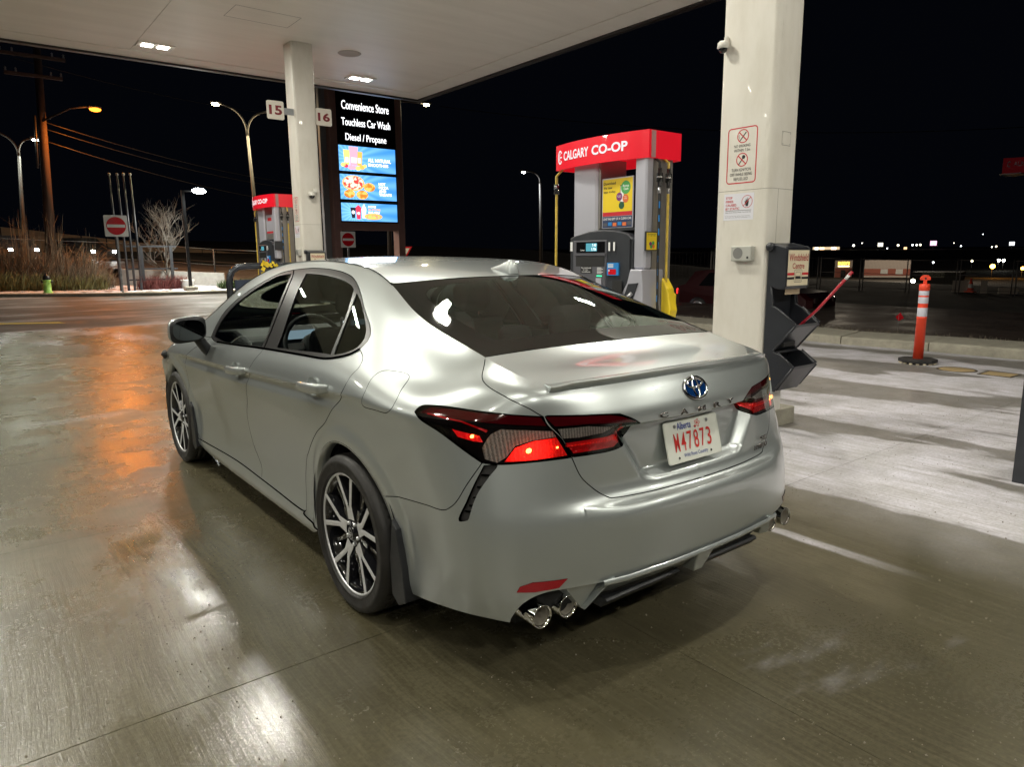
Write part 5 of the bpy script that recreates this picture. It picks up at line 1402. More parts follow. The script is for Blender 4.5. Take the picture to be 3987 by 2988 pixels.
def pillar(x0, y0, x1, y1, label, dz=0):
    t = thing('canopy_pillar', ((x0+x1)/2, (y0+y1)/2, 0), label, 'pillar', 'white pillars carrying the canopy', world=True)
    for z0, z1 in ((0.0, 1.9635+dz), (1.9665+dz, CANZ)):
        mb = MB(); pl = rr(x0, y0, x1, y1, .045); n = len(pl)
        vs = [(a, b, z0) for a, b in pl]+[(a, b, z1) for a, b in pl]; mb.add(vs, [(i, (i+1) % n, n+(i+1) % n, n+i) for i in range(n)], True); mb.add(vs, [tuple(range(n))[::-1], tuple(range(n, 2*n))])
        o = mb.build('cladding', M_col, t); o.modifiers.new('es', 'EDGE_SPLIT').split_angle = R(40)
    MB().prism(rr(x0+.004, y0+.004, x1-.004, y1-.004, .04), CANZ-.01, 'z', .002).build('pillar_core', M_joint, t)
    F = Plane((x0, y1, 0), (0, -1, 0), (0, 0, 1))
    k = (y1-y0)/.505
    # smoking notice, outlined straight on the cladding
    a0, a1, b0, b1 = .100*k, .366*k, 2.024+dz, 2.452+dz
    F.loopstrip(t, 'notice_border', F.rrect(a0, b0, a1, b1, .025), .009, M_inkred)
    cx = (a0+a1)/2
    for cy, nm in ((b1-.065, 'smoking'), (b1-.247, 'ignition')):
        F.ring(t, 'ban_ring', (cx+.004, cy), .050, .0075, M_inkred)
        F.poly(t, 'ban_bar', [(cx-.036, cy+.030), (cx-.030, cy+.036), (cx+.040, cy-.030), (cx+.034, cy-.036)], M_inkred, .002)
        if nm == 'smoking':
            F.poly(t, 'cigarette', [(cx-.028, cy-.034), (cx-.022, cy-.038), (cx+.036, cy+.026), (cx+.030, cy+.032)], M_ink, .0012)
            F.loopstrip(t, 'smoke', [(cx-.030, cy+.012), (cx-.036, cy), (cx-.028, cy-.010), (cx-.034, cy-.020)], .003, M_ink, .0012, closed=False)
        else:
            F.poly(t, 'key', [(cx-.030, cy-.036), (cx-.024, cy-.040), (cx+.014, cy+.008), (cx+.008, cy+.014)], M_ink, .0012); F.disc(t, 'key_head', (cx+.018, cy+.020), .015, M_ink, .0013)
    for st, h, w, ty in (('NO SMOKING', .022, .150, b1-.150), ('WITHIN 7.5m', .022, .148, b1-.184), ('TURN IGNITION', .024, .178, b1-.337), ('OFF WHILE BEING', .024, .205, b1-.372), ('REFUELLED', .024, .132, b1-.408)):
        F.text(t, 'notice_text', st, cx-w/2*k, ty, w*k, h, M_ink)
    # static notice on a white sheet
    c0, c1, d0, d1 = .085*k, .365*k, 1.730+dz, 1.942+dz
    sh = F.rect(t, 'static_notice', c0, d0, c1, d1, mat('paper_white', (.72, .72, .78), .5) if 'paper_white' not in MATS else MATS['paper_white'], .0012)
    for i, st in enumerate(('STOP', 'FIRES', 'CAUSED', 'BY STATIC')):
        F.text(sh, 'notice_text', st, c0+.018, d1-.042-i*.029, (.062, .072, .102, .132)[i]*k, .019, M_inkred, .02, .0022)
    F.ring(sh, 'ban_ring', (c1-.062*k, d1-.068), .048, .004, M_inkred, .0022)
    F.poly(sh, 'hand', [(c1-.072, d1-.105), (c1-.052, d1-.105), (c1-.046, d1-.070), (c1-.050, d1-.040), (c1-.056, d1-.062), (c1-.060, d1-.034), (c1-.066, d1-.062), (c1-.072, d1-.042), (c1-.076, d1-.068), (c1-.086, d1-.062)], M_ink, .0021)
    F.poly(sh, 'ban_bar', [(c1-.098*k, d1-.100), (c1-.094*k, d1-.104), (c1-.026*k, d1-.036), (c1-.030*k, d1-.032)], M_inkred, .0026)
    F.rect(sh, 'rule', c0+.018, d1-.137, c1-.02, d1-.134, M_ink, .0020)
    F.text(sh, 'notice_text', 'Stay at the Pump When You Fuel Up', c0+.018, d1-.155, (c1-c0-.04), .010, M_ink, .01, .0021)
    F.text(sh, 'notice_text', 'If you re-enter your vehicle, then return to', c0+.018, d1-.182, (c1-c0-.05), .007, M_ink, 0, .0021)
    F.text(sh, 'notice_text', 'the nozzle, static electricity could spark a fire.', c0+.018, d1-.194, (c1-c0-.04), .007, M_ink, 0, .0021)
    # intercom speaker box
    e0, e1, f0, f1 = .209*k, .398*k, 1.400+dz, 1.520+dz
    y_a, y_b = y1-e1, y1-e0
    M_ic = MATS.get('intercom_grey') or mat('intercom_grey', (.50, .50, .46), .45, .2)
    mb = MB(); mb.box((x0-.055, y_a, f0), (x0, y_b, f1), bev=.006); ic = mb.build('intercom_box', M_ic, t)
    G_ = Plane((x0-.0555, y1, 0), (0, -1, 0), (0, 0, 1))
    G_.disc(ic, 'speaker_grille', (e0+.068, (f0+f1)/2+.002), .046, MATS.get('grille_dark') or mat('grille_dark', (.20, .20, .19), .6, bump=(500, .8, .002)), .001)
    G_.ring(ic, 'grille_ring', (e0+.068, (f0+f1)/2+.002), .047, .003, M_ic, .002)
    G_.disc(ic, 'call_button', (e1-.030, f0+.028), .010, M_ink, .002)
    for a, b in ((e0+.010, f0+.010), (e0+.010, f1-.010), (e1-.010, f1-.010), (e1-.010, f0+.010)): G_.disc(ic, 'screw', (a, b), .003, M_steel, .002)
    return t
pil1 = pillar(3.05, 1.76, 3.405, 2.265, 'white canopy pillar nearest the camera with smoking notice and intercom')
pil2 = pillar(3.05, 11.25, 3.45, 11.65, 'white canopy pillar farther off carrying the 15 and 16 number boards', .10)
# cover plate
FY = Plane((3.05, 1.76, 0), (1, 0, 0), (0, 0, 1))
FY.loopstrip(pil1, 'cover_plate_edge', [(.123, 2.298), (.243, 2.298), (.243, 2.40), (.123, 2.40)], .004, M_joint)
pc_ = FY.rect(pil1, 'cover_plate', .125, 2.30, .241, 2.398, M_col, .002)
for a, b in ((.133, 2.308), (.233, 2.308), (.233, 2.39), (.133, 2.39)): FY.disc(pc_, 'screw', (a, b), .004, M_galv, .004)
FY.rect(pil1, 'panel_joint', .112, 0, .114, 1.963, M_joint, .001)
def dome_camera(parent, c, s=1):
    mb = MB(); mb.box((c[0]-.02*s, c[1]-.02*s, c[2]+.05*s), (c[0]+.05, c[1]+.02*s, c[2]+.13*s), bev=.008); o = mb.build('camera_bracket', M_white, parent)
    mb = MB(); mb.lathe([(0, .07*s), (.045*s, .068*s), (.062*s, .05*s), (.066*s, .0), (.055*s, -.01*s)], 24, Matrix.Translation((c[0]-.05*s, c[1], c[2]))); mb.build('camera_housing', M_white, o)
    mb = MB(); mb.sphere((c[0]-.05*s, c[1], c[2]-.01*s), .05*s, 16, 10); mb.build('camera_dome', M_blackg, o)
dome_camera(pil1, (3.03, 2.215, 3.08), .7)
dome_camera(pil2, (3.30, 11.19, 2.58))
# number boards on the far pillar
M_board = mat('number_board', (.70, .66, .58), .4); M_num = mat('maroon_number', (.20, .012, .02), .4)
for st, x0, x1, z0, z1 in (('15', 2.57, 2.87, 3.86, 4.17), ('16', 3.46, 3.76, 3.84, 4.14)):
    P5 = Plane((x0, 11.30, z0), (1, 0, 0), (0, 0, 1)); b = P5.poly(pil2, 'number_board', P5.rrect(0, 0, x1-x0, z1-z0, .03), M_board, .0, .02)
    P5.text(b, 'board_number', st, .035, .075, x1-x0-.07, z1-z0-.15, M_num, .035, .002)
    xa = x1 if st == '15' else x0-.02
    MB().box((min(xa, 3.05), 11.305, z0+.10), (max(xa, 3.05)+.01, 11.33, z1-.10)).build('board_bracket', M_galv, pil2) if st == '15' else None
# ------------------------------------------------------------------ windshield washing stations
M_poly_ = mat('black_moulded_plastic', (.022, .024, .030), .33, noise=(7, .12), coat=.15)
M_cream = mat('cream_label', (.72, .64, .46), .45)
M_redlabel = mat('red_label_print', (.38, .02, .03), .45)
def washer(x0, x1, yb, label, dz=0):
    t = thing('windshield_washing_station', ((x0+x1)/2, yb-.1, .35+dz), label, 'washing station', 'windshield washing stations', world=True)
    d = lambda y: yb-(1.76-y)
    w = x1-x0
    # side cheeks
    side = [(d(1.76), 1.545), (d(1.60), 1.506), (d(1.594), 1.20), (d(1.612), 1.178), (d(1.66), 1.178), (d(1.715), 1.195), (d(1.69), 1.05), (d(1.63), 1.020), (d(1.487), .908), (d(1.495), .885), (d(1.665), .690), (d(1.655), .675), (d(1.60), .660), (d(1.488), .574), (d(1.497), .552), (d(1.62), .385), (d(1.64), .352), (d(1.76), .34)]
    side = [(a, b+dz) for a, b in side]
    for xa in (x0, x1-.022):
        mb = MB(); mb.prism(side, .022, 'x', xa); mb.build('side_panel', M_poly_, t, bevel=.010)
    a, b = x0+.022, x1-.022
    mb = MB(); mb.box((a, d(1.735), .34+dz), (b, d(1.76), 1.54+dz)); mb.build('back_panel', M_poly_, t)
    mb = MB(); mb.prism([(d(1.735), 1.540+dz), (d(1.602), 1.5045+dz), (d(1.597), 1.203+dz), (d(1.614), 1.18+dz), (d(1.70), 1.18+dz), (d(1.735), 1.20+dz)], b-a, 'x', a); hd = mb.build('towel_box', M_poly_, t)
    # bin walls: front wall follows the slope down
    for (yf, zf, yk, zk) in ((1.487, .908, 1.665, .690), (1.488, .574, 1.632, .36)):
        th = .020
        mb = MB(); mb.prism([(d(yf), zf+dz), (d(yf+.008), zf-.022+dz), (d(yk), zk+dz), (d(yk+th*1.2), zk+.01+dz), (d(yf+th), zf-.012+dz)], b-a, 'x', a); mb.build('bin_front', M_poly_, t)
    mb = MB(); mb.box((a, d(1.655), .662+dz), (b, d(1.735), .680+dz)); mb.build('bin_divider', M_poly_, t)
    # raised ridge along the cheeks' zig-zag
    for (p, q) in (((1.64, 1.022), (1.487, .912)), ((1.487, .90), (1.665, .69)), ((1.62, .672), (1.488, .578)), ((1.488, .566), (1.625, .385)), ((1.715, 1.195), (1.69, 1.05))):
        for xa, sg in ((x0, -1), (x1, 1)):
            mb = MB(); mb.tube([(xa+sg*.001, d(p[0]), p[1]+dz), (xa+sg*.001, d(q[0]), q[1]+dz)], .008, 8); mb.build('moulded_rib', M_poly_, t)
    kn = MB(); kn.lathe([(0, .03), (.030, .03), (.034, .02), (.034, 0)], 20, Matrix.Translation((x0-.001, d(1.735), 1.51+dz)) @ Matrix.Rotation(R(-90), 4, 'Y')); kn.build('hinge_knob', M_poly_, t)
    # cream label
    P = Plane((x0+.024, d(1.5985), 1.205+dz), (1, 0, 0), (0, .0, 1)); W_, H_ = w-.048, .278
    P.o.y -= .002
    lb = P.rect(hd, 'label', 0, 0, W_, H_, M_cream, .0)
    P.text(lb, 'label_text', 'Windshield', .012, H_-.085, W_-.024, .058, M_redlabel, .008, .0015)
    P.text(lb, 'label_text', 'Centre', .065, H_-.145, W_-.13, .045, M_redlabel, .012, .0015)
    P.rect(lb, 'red_stripe', 0, .083, W_, .102, M_inkred, .001); P.rect(lb, 'black_stripe', 0, .050, W_, .068, M_ink, .001)
    P.poly(lb, 'car_panel', P.rrect(W_/2-.055, .028, W_/2+.055, .125, .01), M_cream, .0016); P.loopstrip(lb, 'panel_outline', P.rrect(W_/2-.055, .028, W_/2+.055, .125, .01), .003, M_ink, .002)
    P.loopstrip(lb, 'car_outline', [(W_/2-.042, .040), (W_/2-.042, .070), (W_/2-.030, .108), (W_/2+.030, .108), (W_/2+.042, .070), (W_/2+.042, .040)], .003, M_ink, .0022)
    P.poly(lb, 'car_windscreen', [(W_/2-.040, .052), (W_/2-.034, .075), (W_/2+.034, .075), (W_/2+.040, .052)], M_ink, .0022)
    # paper towel
    mb = MB(); mb.box((x0+.06, d(1.628), 1.135+dz), (x1-.08, d(1.631), 1.19+dz)); mb.build('paper_towel', mat('brown_paper', (.42, .33, .22), .8) if 'brown_paper' not in MATS else MATS['brown_paper'], t)
    return t
washer(3.062, 3.412, 1.755, 'black windshield washing station with red squeegee on the near pillar')
washer(3.09, 3.41, 11.245, 'black windshield washing station on the far pillar, half hidden behind the car roof', .06)
sq = thing('squeegee', (3.20, 1.56, .80), 'red handled squeegee standing slanted in the upper bin', 'squeegee', world=True)
mb = MB(); mb.tube([(3.19, 1.62, .80), (3.215, 1.40, 1.02), (3.245, 1.16, 1.318)], .011, 10); mb.build('handle', mat('red_squeegee_handle', (.42, .02, .035), .3, coat=.4), sq)
mb = MB(); mb.tube([(3.239, 1.205, 1.262), (3.2425, 1.18, 1.293)], .0118, 10); mb.build('sticker', M_signwhite, sq)
mb = MB(); mb.box((3.11, 1.60, .72), (3.27, 1.65, .78)); mb.build('squeegee_head', M_blackr, sq)
# ------------------------------------------------------------------ island
isl = thing('pump_island', (3.2, 3, 0), 'raised concrete pump island ending in a steel edged block', 'island', world=True)
mb = MB(); mb.prism(rr(2.78, 1.745, 3.60, 6.2, .03), .148, 'z', .0); mb.build('island_slab', M_kerb, isl, bevel=.008)
isl2 = thing('pump_island', (3.2, 13, 0), 'far raised concrete pump island below the second pump', 'island', world=True)
mb = MB(); mb.prism(rr(2.72, 11.0, 3.66, 15.4, .05), .148, 'z', .0); mb.build('island_slab', M_kerb, isl2, bevel=.008)
# ------------------------------------------------------------------ fuel pumps
M_pwhite = mat('pump_silver_white', (.55, .55, .62), .32, .35, coat=.2)
M_pgrey = mat('pump_grey_metal', (.34, .32, .30), .34, .6)
M_pbody = mat('pump_dark_grey', (.035, .038, .045), .38, noise=(10, .1))
M_pbody2 = mat('pump_mid_grey', (.10, .10, .115), .4)
M_lcd = emis('lcd_backlight', (.12, .42, .50), .55); M_digit = emis('lcd_digits', (.85, 1, 1), 1.2); M_glow = emis('green_indicator', (.05, .9, .35), 1.2)
M_redlit2 = mat('lit_red_acrylic', (.60, .010, .022), .25, emit=(.9, .012, .03), estr=.18, coat=.5)
def pump(num, dy, dz, label):
    t = thing('fuel_pump', (3.12, 3.5+dy, .15), label, 'fuel pump', 'fuel pumps on the islands', world=True)
    Y = lambda y: y+dy
    Z = lambda z: z+dz
    bulge = lambda y: .095*(1-((y-3.495)/.615)**2)
    # header
    ys = np.linspace(2.88, 4.11, 21); outl = [(2.90-bulge(y), Y(y)) for y in ys]+[(3.34+bulge(y), Y(y)) for y in ys[::-1]]
    n = len(outl); mb = MB(); th = .018; cx, cy = 3.12, Y(3.495)
    inn = [(x+(cx-x)*.06, y+(cy-y)*.03) for x, y in outl]
    vs = [(x, y, Z(2.305)) for x, y in outl]+[(x, y, Z(2.545)) for x, y in outl]+[(x, y, Z(2.305)) for x, y in inn]+[(x, y, Z(2.42)) for x, y in inn]
    mb.add(vs, [(i, (i+1) % n, n+(i+1) % n, n+i) for i in range(n)]+[(2*n+i, 2*n+(i+1) % n, (i+1) % n, i) for i in range(n)]+[(3*n+i, 3*n+(i+1) % n, 2*n+(i+1) % n, 2*n+i) for i in range(n)]+[tuple(range(n, 2*n)), tuple(range(3*n, 4*n))[::-1]])
    hd = mb.build('header', M_redlit2, t)
    MB().box((2.93, Y(2.874), Z(2.31)), (2.985, Y(2.8795), Z(2.54))).build('header_trim', mat('pink_trim', (.45, .25, .25), .4) if 'pink_trim' not in MATS else MATS['pink_trim'], hd)
    def bend(o):
        me = o.data; co = np.empty(len(me.vertices)*3, 'f'); me.vertices.foreach_get('co', co); co = co.reshape(-1, 3)
        co[:, 0] -= np.array([bulge(v-dy) for v in co[:, 1]])+.003; me.vertices.foreach_set('co', co.ravel()); me.update()
    H = Plane((2.90, Y(4.11), 0), (0, -1, 0), (0, 0, 1))
    ml = emis('lit_header_letters', (1, 1, 1), .55) if 'lit_header_letters' not in MATS else MATS['lit_header_letters']
    bend(H.text(hd, 'brand_name', 'CALGARY', 4.11-3.944, Z(2.383), .40, .088, ml, .022)); bend(H.text(hd, 'brand_name', 'CO-OP', 4.11-3.945+.445, Z(2.383), .416, .088, ml, .03))
    # round C emblem
    cc = (4.11-4.018, Z(2.425))
    bend(H.loopstrip(hd, 'brand_emblem', [(cc[0]+.034*math.cos(R(a)), cc[1]+.060*math.sin(R(a))) for a in range(35, 330, 12)], .014, ml, .001, closed=False))
    bend(H.loopstrip(hd, 'brand_emblem', [(cc[0]+.012*math.cos(R(a)), cc[1]+.030*math.sin(R(a))) for a in range(60, 300, 20)], .008, ml, .001, closed=False))
    bend(H.rect(hd, 'brand_emblem', cc[0], cc[1]-.008, cc[0]+.034, cc[1]+.004, ml, .001))
    # uprights
    MB().box((2.905, Y(3.53), Z(1.60)), (3.30, Y(3.86), Z(2.36)), bev=.02).build('upright', M_pwhite, t)
    MB().box((2.93, Y(3.50), Z(1.60)), (3.28, Y(3.529), Z(2.36))).build('upright_return', M_pgrey, t)
    MB().box((2.90, Y(2.90), Z(1.33)), (3.0, Y(3.04), Z(2.36)), bev=.015).build('upright', M_pwhite, t)
    MB().box((3.002, Y(2.905), Z(.15)), (3.26, Y(3.035), Z(2.36))).build('upright_side', M_pgrey, t)
    mb = MB(); mb.prism([(Y(2.90), 1.327), (Y(3.04), 1.327), (Y(3.08), 1.20), (Y(3.20), 1.02), (Y(3.22), .15), (Y(2.82), .15), (Y(2.84), .60), (Y(2.88), 1.10)], .30, 'x', 2.86); lo = mb.build('lower_upright', M_pwhite, t, bevel=.012)
    mb = MB(); mb.prism([(Y(2.93), 1.205), (Y(3.05), 1.195), (Y(3.14), .99), (Y(3.03), .97)], .02, 'x', 2.848); nb = mb.build('nozzle_holster', M_pbody, t, bevel=.006)
    mb = MB(); mb.tube([(2.84, Y(2.99), 1.11), (2.82, Y(3.03), 1.07), (2.83, Y(3.08), 1.02)], .018, 8); mb.build('nozzle_spout', M_steel, nb)
    MB().lathe([(0, .01), (.055, .01), (.06, 0), (.0, -.01)], 20, Matrix.Translation((2.81, Y(3.12), 1.05)) @ Matrix.Rotation(R(60), 4, 'X')).build('splash_guard', M_blackr, nb)
    # cabinet
    top = [(Y(3.05), Z(1.62)), (Y(3.10), Z(1.655)), (Y(3.25), Z(1.685)), (Y(3.42), Z(1.698)), (Y(3.60), Z(1.688)), (Y(3.78), Z(1.655)), (Y(3.87), Z(1.632))]
    mb = MB(); mb.prism([(Y(3.05), .17), (Y(3.87), .17)]+top[::-1]+[(Y(3.05), Z(1.62))], .42, 'x', 2.86) if False else mb.prism([(Y(3.87), .17)]+top[::-1]+[(Y(3.03), Z(1.60)), (Y(3.03), .17)], .40, 'x', 2.88); cab = mb.build('cabinet', M_pbody, t, bevel=.012)
    mb = MB(); mb.box((2.852, Y(3.335), Z(1.03)), (2.879, Y(3.80), Z(1.60)), bev=.006); mb.build('display_surround', M_pbody2, cab)
    MB().box((2.846, Y(3.355), Z(1.485)), (2.851, Y(3.745), Z(1.585))).build('display_window', M_blackg, cab)
    MB().box((2.84, Y(3.34), Z(1.455)), (2.851, Y(3.76), Z(1.475))).build('display_sill', M_pbody2, cab)
    MB().box((2.846, Y(3.36), Z(1.35)), (2.851, Y(3.75), Z(1.445))).build('cabinet_recess', M_ink, cab)
    C = Plane((2.8455, Y(4.11), 0), (0, -1, 0), (0, 0, 1)); q = lambda y: 4.11-y
    C.rect(cab, 'lcd_screen', q(3.607), Z(1.496), q(3.457), Z(1.572), M_lcd, .001)
    if num == '11':
        C.text(cab, 'lcd_digits', '7.40', q(3.52), Z(1.541), .055, .026, M_digit, .0, .002); C.text(cab, 'lcd_digits', '5.706', q(3.53), Z(1.502), .066, .026, M_digit, .0, .002)
    else: C.text(cab, 'lcd_digits', '0', q(3.54), Z(1.505), .02, .05, M_ink, .0, .002)
    C.text(cab, 'display_text', 'Litres', q(3.685), Z(1.500), .055, .018, M_white_l, .0, .001)
    C.text(cab, 'pump_number', num, q(3.303), Z(1.497), .085, .080, M_white_l, .04, .001)
    C2 = C
    for a in ((3.303, 3.215),): pass
    MB().box((2.862, Y(3.05), Z(1.02)), (2.879, Y(3.333), Z(1.60))).build('number_panel', M_pbody, cab)
    C.o.x = 2.845
    # stickers
    st = C.rect(cab, 'card_sticker', q(3.318), Z(1.268), q(3.170), Z(1.387), M_blue, .0, .016)
    C.rect(st, 'red_patch', q(3.30), Z(1.276), q(3.20), Z(1.327), M_red, .001); 
    for i in range(3): C.rect(st, 'white_line', q(3.305), Z(1.343+i*.012), q(3.235), Z(1.350+i*.012), M_white_l, .001)
    C.disc(st, 'white_mark', (q(3.290), Z(1.313)), .009, M_white_l, .002)
    mp = C.rect(cab, 'keypad_panel', q(3.76), Z(1.05), q(3.345), Z(1.352), M_pbody2, -.002, .004)
    lp = C.rect(mp, 'black_label', q(3.680), Z(1.285), q(3.520), Z(1.352), M_ink, .001)
    for i, s_ in enumerate(('Site monitored', 'by video', 'surveillance.')): C.text(lp, 'label_text', s_, q(3.668)+(0, .025, .008)[i], Z(1.331-i*.019), (.135, .07, .12)[i], .013, M_white_l, .01, .002)
    for i in range(5): C.rect(mp, 'label_line', q(3.45), Z(1.283+i*.013), q(3.39-(i % 2)*.02), Z(1.288+i*.013), M_white_l, .001)
    C.rect(mp, 'green_light', q(3.455), Z(1.255), q(3.385), Z(1.266), M_glow, .001)
    MB().box((2.838, Y(3.39), Z(1.13)), (2.846, Y(3.46), Z(1.24))).build('card_reader', M_pwhite if num == '11' else M_cream, mp)
    MB().box((2.840, Y(3.12), Z(1.08)), (2.846, Y(3.24), Z(1.22))).build('receipt_slot', M_ink, cab)
    C.rect(cab, 'white_sticker', q(3.868), Z(1.50), q(3.835), Z(1.59), M_white_l, -.034)
    # poster between the uprights
    P = Plane((2.935, Y(3.483), 0), (0, -1, 0), (0, 0, 1)); w = .398
    sg = P.rect(t, 'poster', 0, Z(1.711), w, Z(2.172), M_pwhite, 0, .01)
    P.rect(sg, 'yellow_field', .01, Z(1.86), w-.01, Z(2.162), M_yellow if num == '11' else M_pwhite, .001)
    P.rect(sg, 'red_band', .01, Z(1.822), w-.01, Z(1.859), M_inkred, .001)
    P.rect(sg, 'blue_band', .01, Z(1.716), w-.01, Z(1.818), M_navy if num == '11' else M_pgrey, .001)
    if num == '11':
        for i, s_ in enumerate(('Download', 'the new', 'app today.')): P.text(sg, 'poster_text', s_, .022, Z(2.112-i*.040), (.155, .110, .160)[i], .026, M_ink, .015, .002)
        for (a, b, r_, m) in ((.305, 2.075, .060, M_green), (.225, 1.995, .038, M_purple), (.305, 1.975, .038, M_orangep), (.255, 1.915, .034, mat('dark_green_print', (.02, .10, .05), .4))): P.disc(sg, 'colour_disc', (a, Z(b)), r_, m, .0025)
        P.rect(sg, 'phone', .235, Z(1.935), .285, Z(2.10), M_ink, .0018); P.rect(sg, 'phone_screen', .240, Z(1.945), .280, Z(2.09), M_white_l, .0022)
        P.text(sg, 'poster_text', 'Bonus', .270, Z(2.080), .075, .022, M_white_l, .02, .0035); P.text(sg, 'poster_text', 'Cash', .280, Z(2.052), .058, .022, M_white_l, .02, .0035)
        P.text(sg, 'poster_text', 'Exclusive', .200, Z(2.000), .050, .009, M_white_l, .01, .0035); P.text(sg, 'poster_text', 'Savings', .204, Z(1.986), .042, .009, M_white_l, .01, .0035)
        P.text(sg, 'poster_text', 'Play', .290, Z(1.985), .028, .010, M_white_l, .01, .0035); P.text(sg, 'poster_text', 'to Win', .285, Z(1.970), .038, .010, M_white_l, .01, .0035)
        P.text(sg, 'poster_text', 'GIVE THE GIFT OF A CLEAN CAR', .018, Z(1.785), w-.036, .022, M_white_l, .01, .002)
        for i, m in enumerate((M_pbody2, M_blue, M_orangep, M_blue, M_orangep, M_pbody2)): P.rect(sg, 'card_picture', .022+i*.062, Z(1.728+(i % 2)*.006), .070+i*.062, Z(1.760+(i % 2)*.006), m, .002)
    else:
        P.rect(sg, 'red_picture', .10, Z(2.06), .30, Z(2.12), M_inkred, .002)
    MB().box((2.93, Y(3.06), Z(1.685)), (3.29, Y(3.52), Z(1.708))).build('poster_shelf', M_pbody, t)
    # hoses at the near end
    for x, m, zb in ((3.015, M_blackr, .95), (3.135, M_hoseY, 1.15)):
        pts = [(x, Y(2.93), Z(2.33)), (x, Y(2.85), Z(2.27)), (x, Y(2.845), Z(1.9)), (x-.005, Y(2.84), Z(1.4)), (x, Y(2.835), 1.0), (x+.02, Y(2.80), .60), (x+.06, Y(2.78), .38), (x+.10, Y(2.80), .50), (x+.11, Y(2.83), .9)]
        mb = MB(); mb.tube(pts, .0125, 10); h = mb.build('hose', m, t)
        mb = MB(); mb.tube([(x, Y(2.848), Z(2.22)), (x, Y(2.848), Z(2.18)), (x, Y(2.848), Z(2.175)), (x, Y(2.847), Z(2.10)), (x, Y(2.847), Z(2.095)), (x, Y(2.847), Z(2.05))], [.017, .019, .029, .029, .018, .016], 12); mb.build('breakaway_coupling', M_blackg, h)
        mb = MB(); mb.tube([(x, Y(2.847), Z(2.145)), (x, Y(2.847), Z(2.135))], .0305, 12); mb.build('coupling_ring', M_chrome, h)
        mb = MB(); mb.tube([(x, Y(2.847), Z(2.05)), (x, Y(2.847), Z(2.0))], .016, 10); mb.build('ferrule', M_steel, h)
        if m is M_blackr:
            for k in range(8): MB().box((x-.0135, Y(2.830), Z(1.93-k*.12)), (x-.003, Y(2.838), Z(1.87-k*.12))).build('hose_marking', M_blue, h)
    # nozzle end boot
    mb = MB(); mb.prism([(Y(2.86), 1.25), (Y(2.86), .80), (Y(2.78), .78), (Y(2.74), .95), (Y(2.79), 1.15)], .10, 'x', 3.09); 
    mb.build('hose_guard', M_yellow, t, bevel=.012)
    nz = MB(); nz.box((3.20, Y(2.84), .99), (3.30, Y(2.90), 1.10), bev=.015); nz.tube([(3.25, Y(2.87), 1.06), (3.27, Y(2.86), .95), (3.28, Y(2.86), .80)], .022, 8); nz.build('yellow_nozzle', M_yellow, t)
    # far end hose
    mb = MB(); mb.tube([(2.96, Y(4.06), Z(2.33)), (2.95, Y(4.16), Z(2.26)), (2.95, Y(4.16), Z(1.9)), (2.945, Y(4.16), 1.2), (2.95, Y(4.2), .5)], .0125, 8); h = mb.build('hose', M_hoseY, t)
    mb = MB(); mb.tube([(2.95, Y(4.16), Z(2.18)), (2.95, Y(4.16), Z(2.08))], .028, 12); mb.build('breakaway_coupling', M_blackg, h)
    # yellow ad card on the near end
    cd = MB(); cd.box((2.845, Y(2.845), Z(1.49)), (3.005, Y(2.862), Z(1.665)), bev=.006); c_o = cd.build('ad_frame', M_pbody, t)
    A_ = Plane((2.845, Y(2.844), 0), (1, 0, 0), (0, 0, 1))
    if num == '11':
        A_.rect(c_o, 'ad_card', .012, Z(1.502), .148, Z(1.653), M_yellow, .001); A_.text(c_o, 'ad_text', 'Download the', .025, Z(1.636), .11, .010, M_ink, .01, .002); A_.text(c_o, 'ad_text', 'new app today.', .025, Z(1.622), .11, .010, M_ink, .01, .002)
        for a, b, m in ((.065, 1.555, M_purple), (.100, 1.56, M_green), (.075, 1.53, M_green), (.105, 1.532, M_orangep)): A_.disc(c_o, 'colour_disc', (a, Z(b)), .018, m, .002)
    return t
pump('11', 0, 0, 'red topped fuel pump marked 11 with a yellow app poster')
pump('15', 9.28, .12, 'red topped fuel pump marked 15 seen beyond the car roof at left')
# ------------------------------------------------------------------ price and food sign beyond the lane
M_mauve = mat('sign_post_paint', (.30, .17, .15), .5, noise=(3, .12)); M_postg = mat('sign_post_grey', (.20, .20, .21), .5)
M_signblk = mat('sign_black_panel', (.006, .006, .007), .25)
M_signtxt = emis('lit_white_sign_text', (.95, .97, 1), 1.3)
def picmat(name, c0, c1, s):
    m = bpy.data.materials.new(name); m.use_nodes = True; nt = m.node_tree; nt.nodes.clear()
    o = nt.nodes.new('ShaderNodeOutputMaterial'); e = nt.nodes.new('ShaderNodeEmission'); tc = nt.nodes.new('ShaderNodeTexCoord')
    n = nt.nodes.new('ShaderNodeTexNoise'); n.inputs['Scale'].default_value = 7; n.inputs['Detail'].default_value = 3; nt.links.new(tc.outputs['Object'], n.inputs['Vector'])
    mr = nt.nodes.new('ShaderNodeMapRange'); mr.inputs[1].default_value = .45; mr.inputs[2].default_value = .55; nt.links.new(n.outputs['Fac'], mr.inputs[0])
    mx = nt.nodes.new('ShaderNodeMix'); mx.data_type = 'RGBA'; mx.inputs[6].default_value = (*c0, 1); mx.inputs[7].default_value = (*c1, 1)
    nt.links.new(mr.outputs[0], mx.inputs[0]); nt.links.new(mx.outputs[2], e.inputs[0]); e.inputs[1].default_value = s; nt.links.new(e.outputs[0], o.inputs[0]); return m
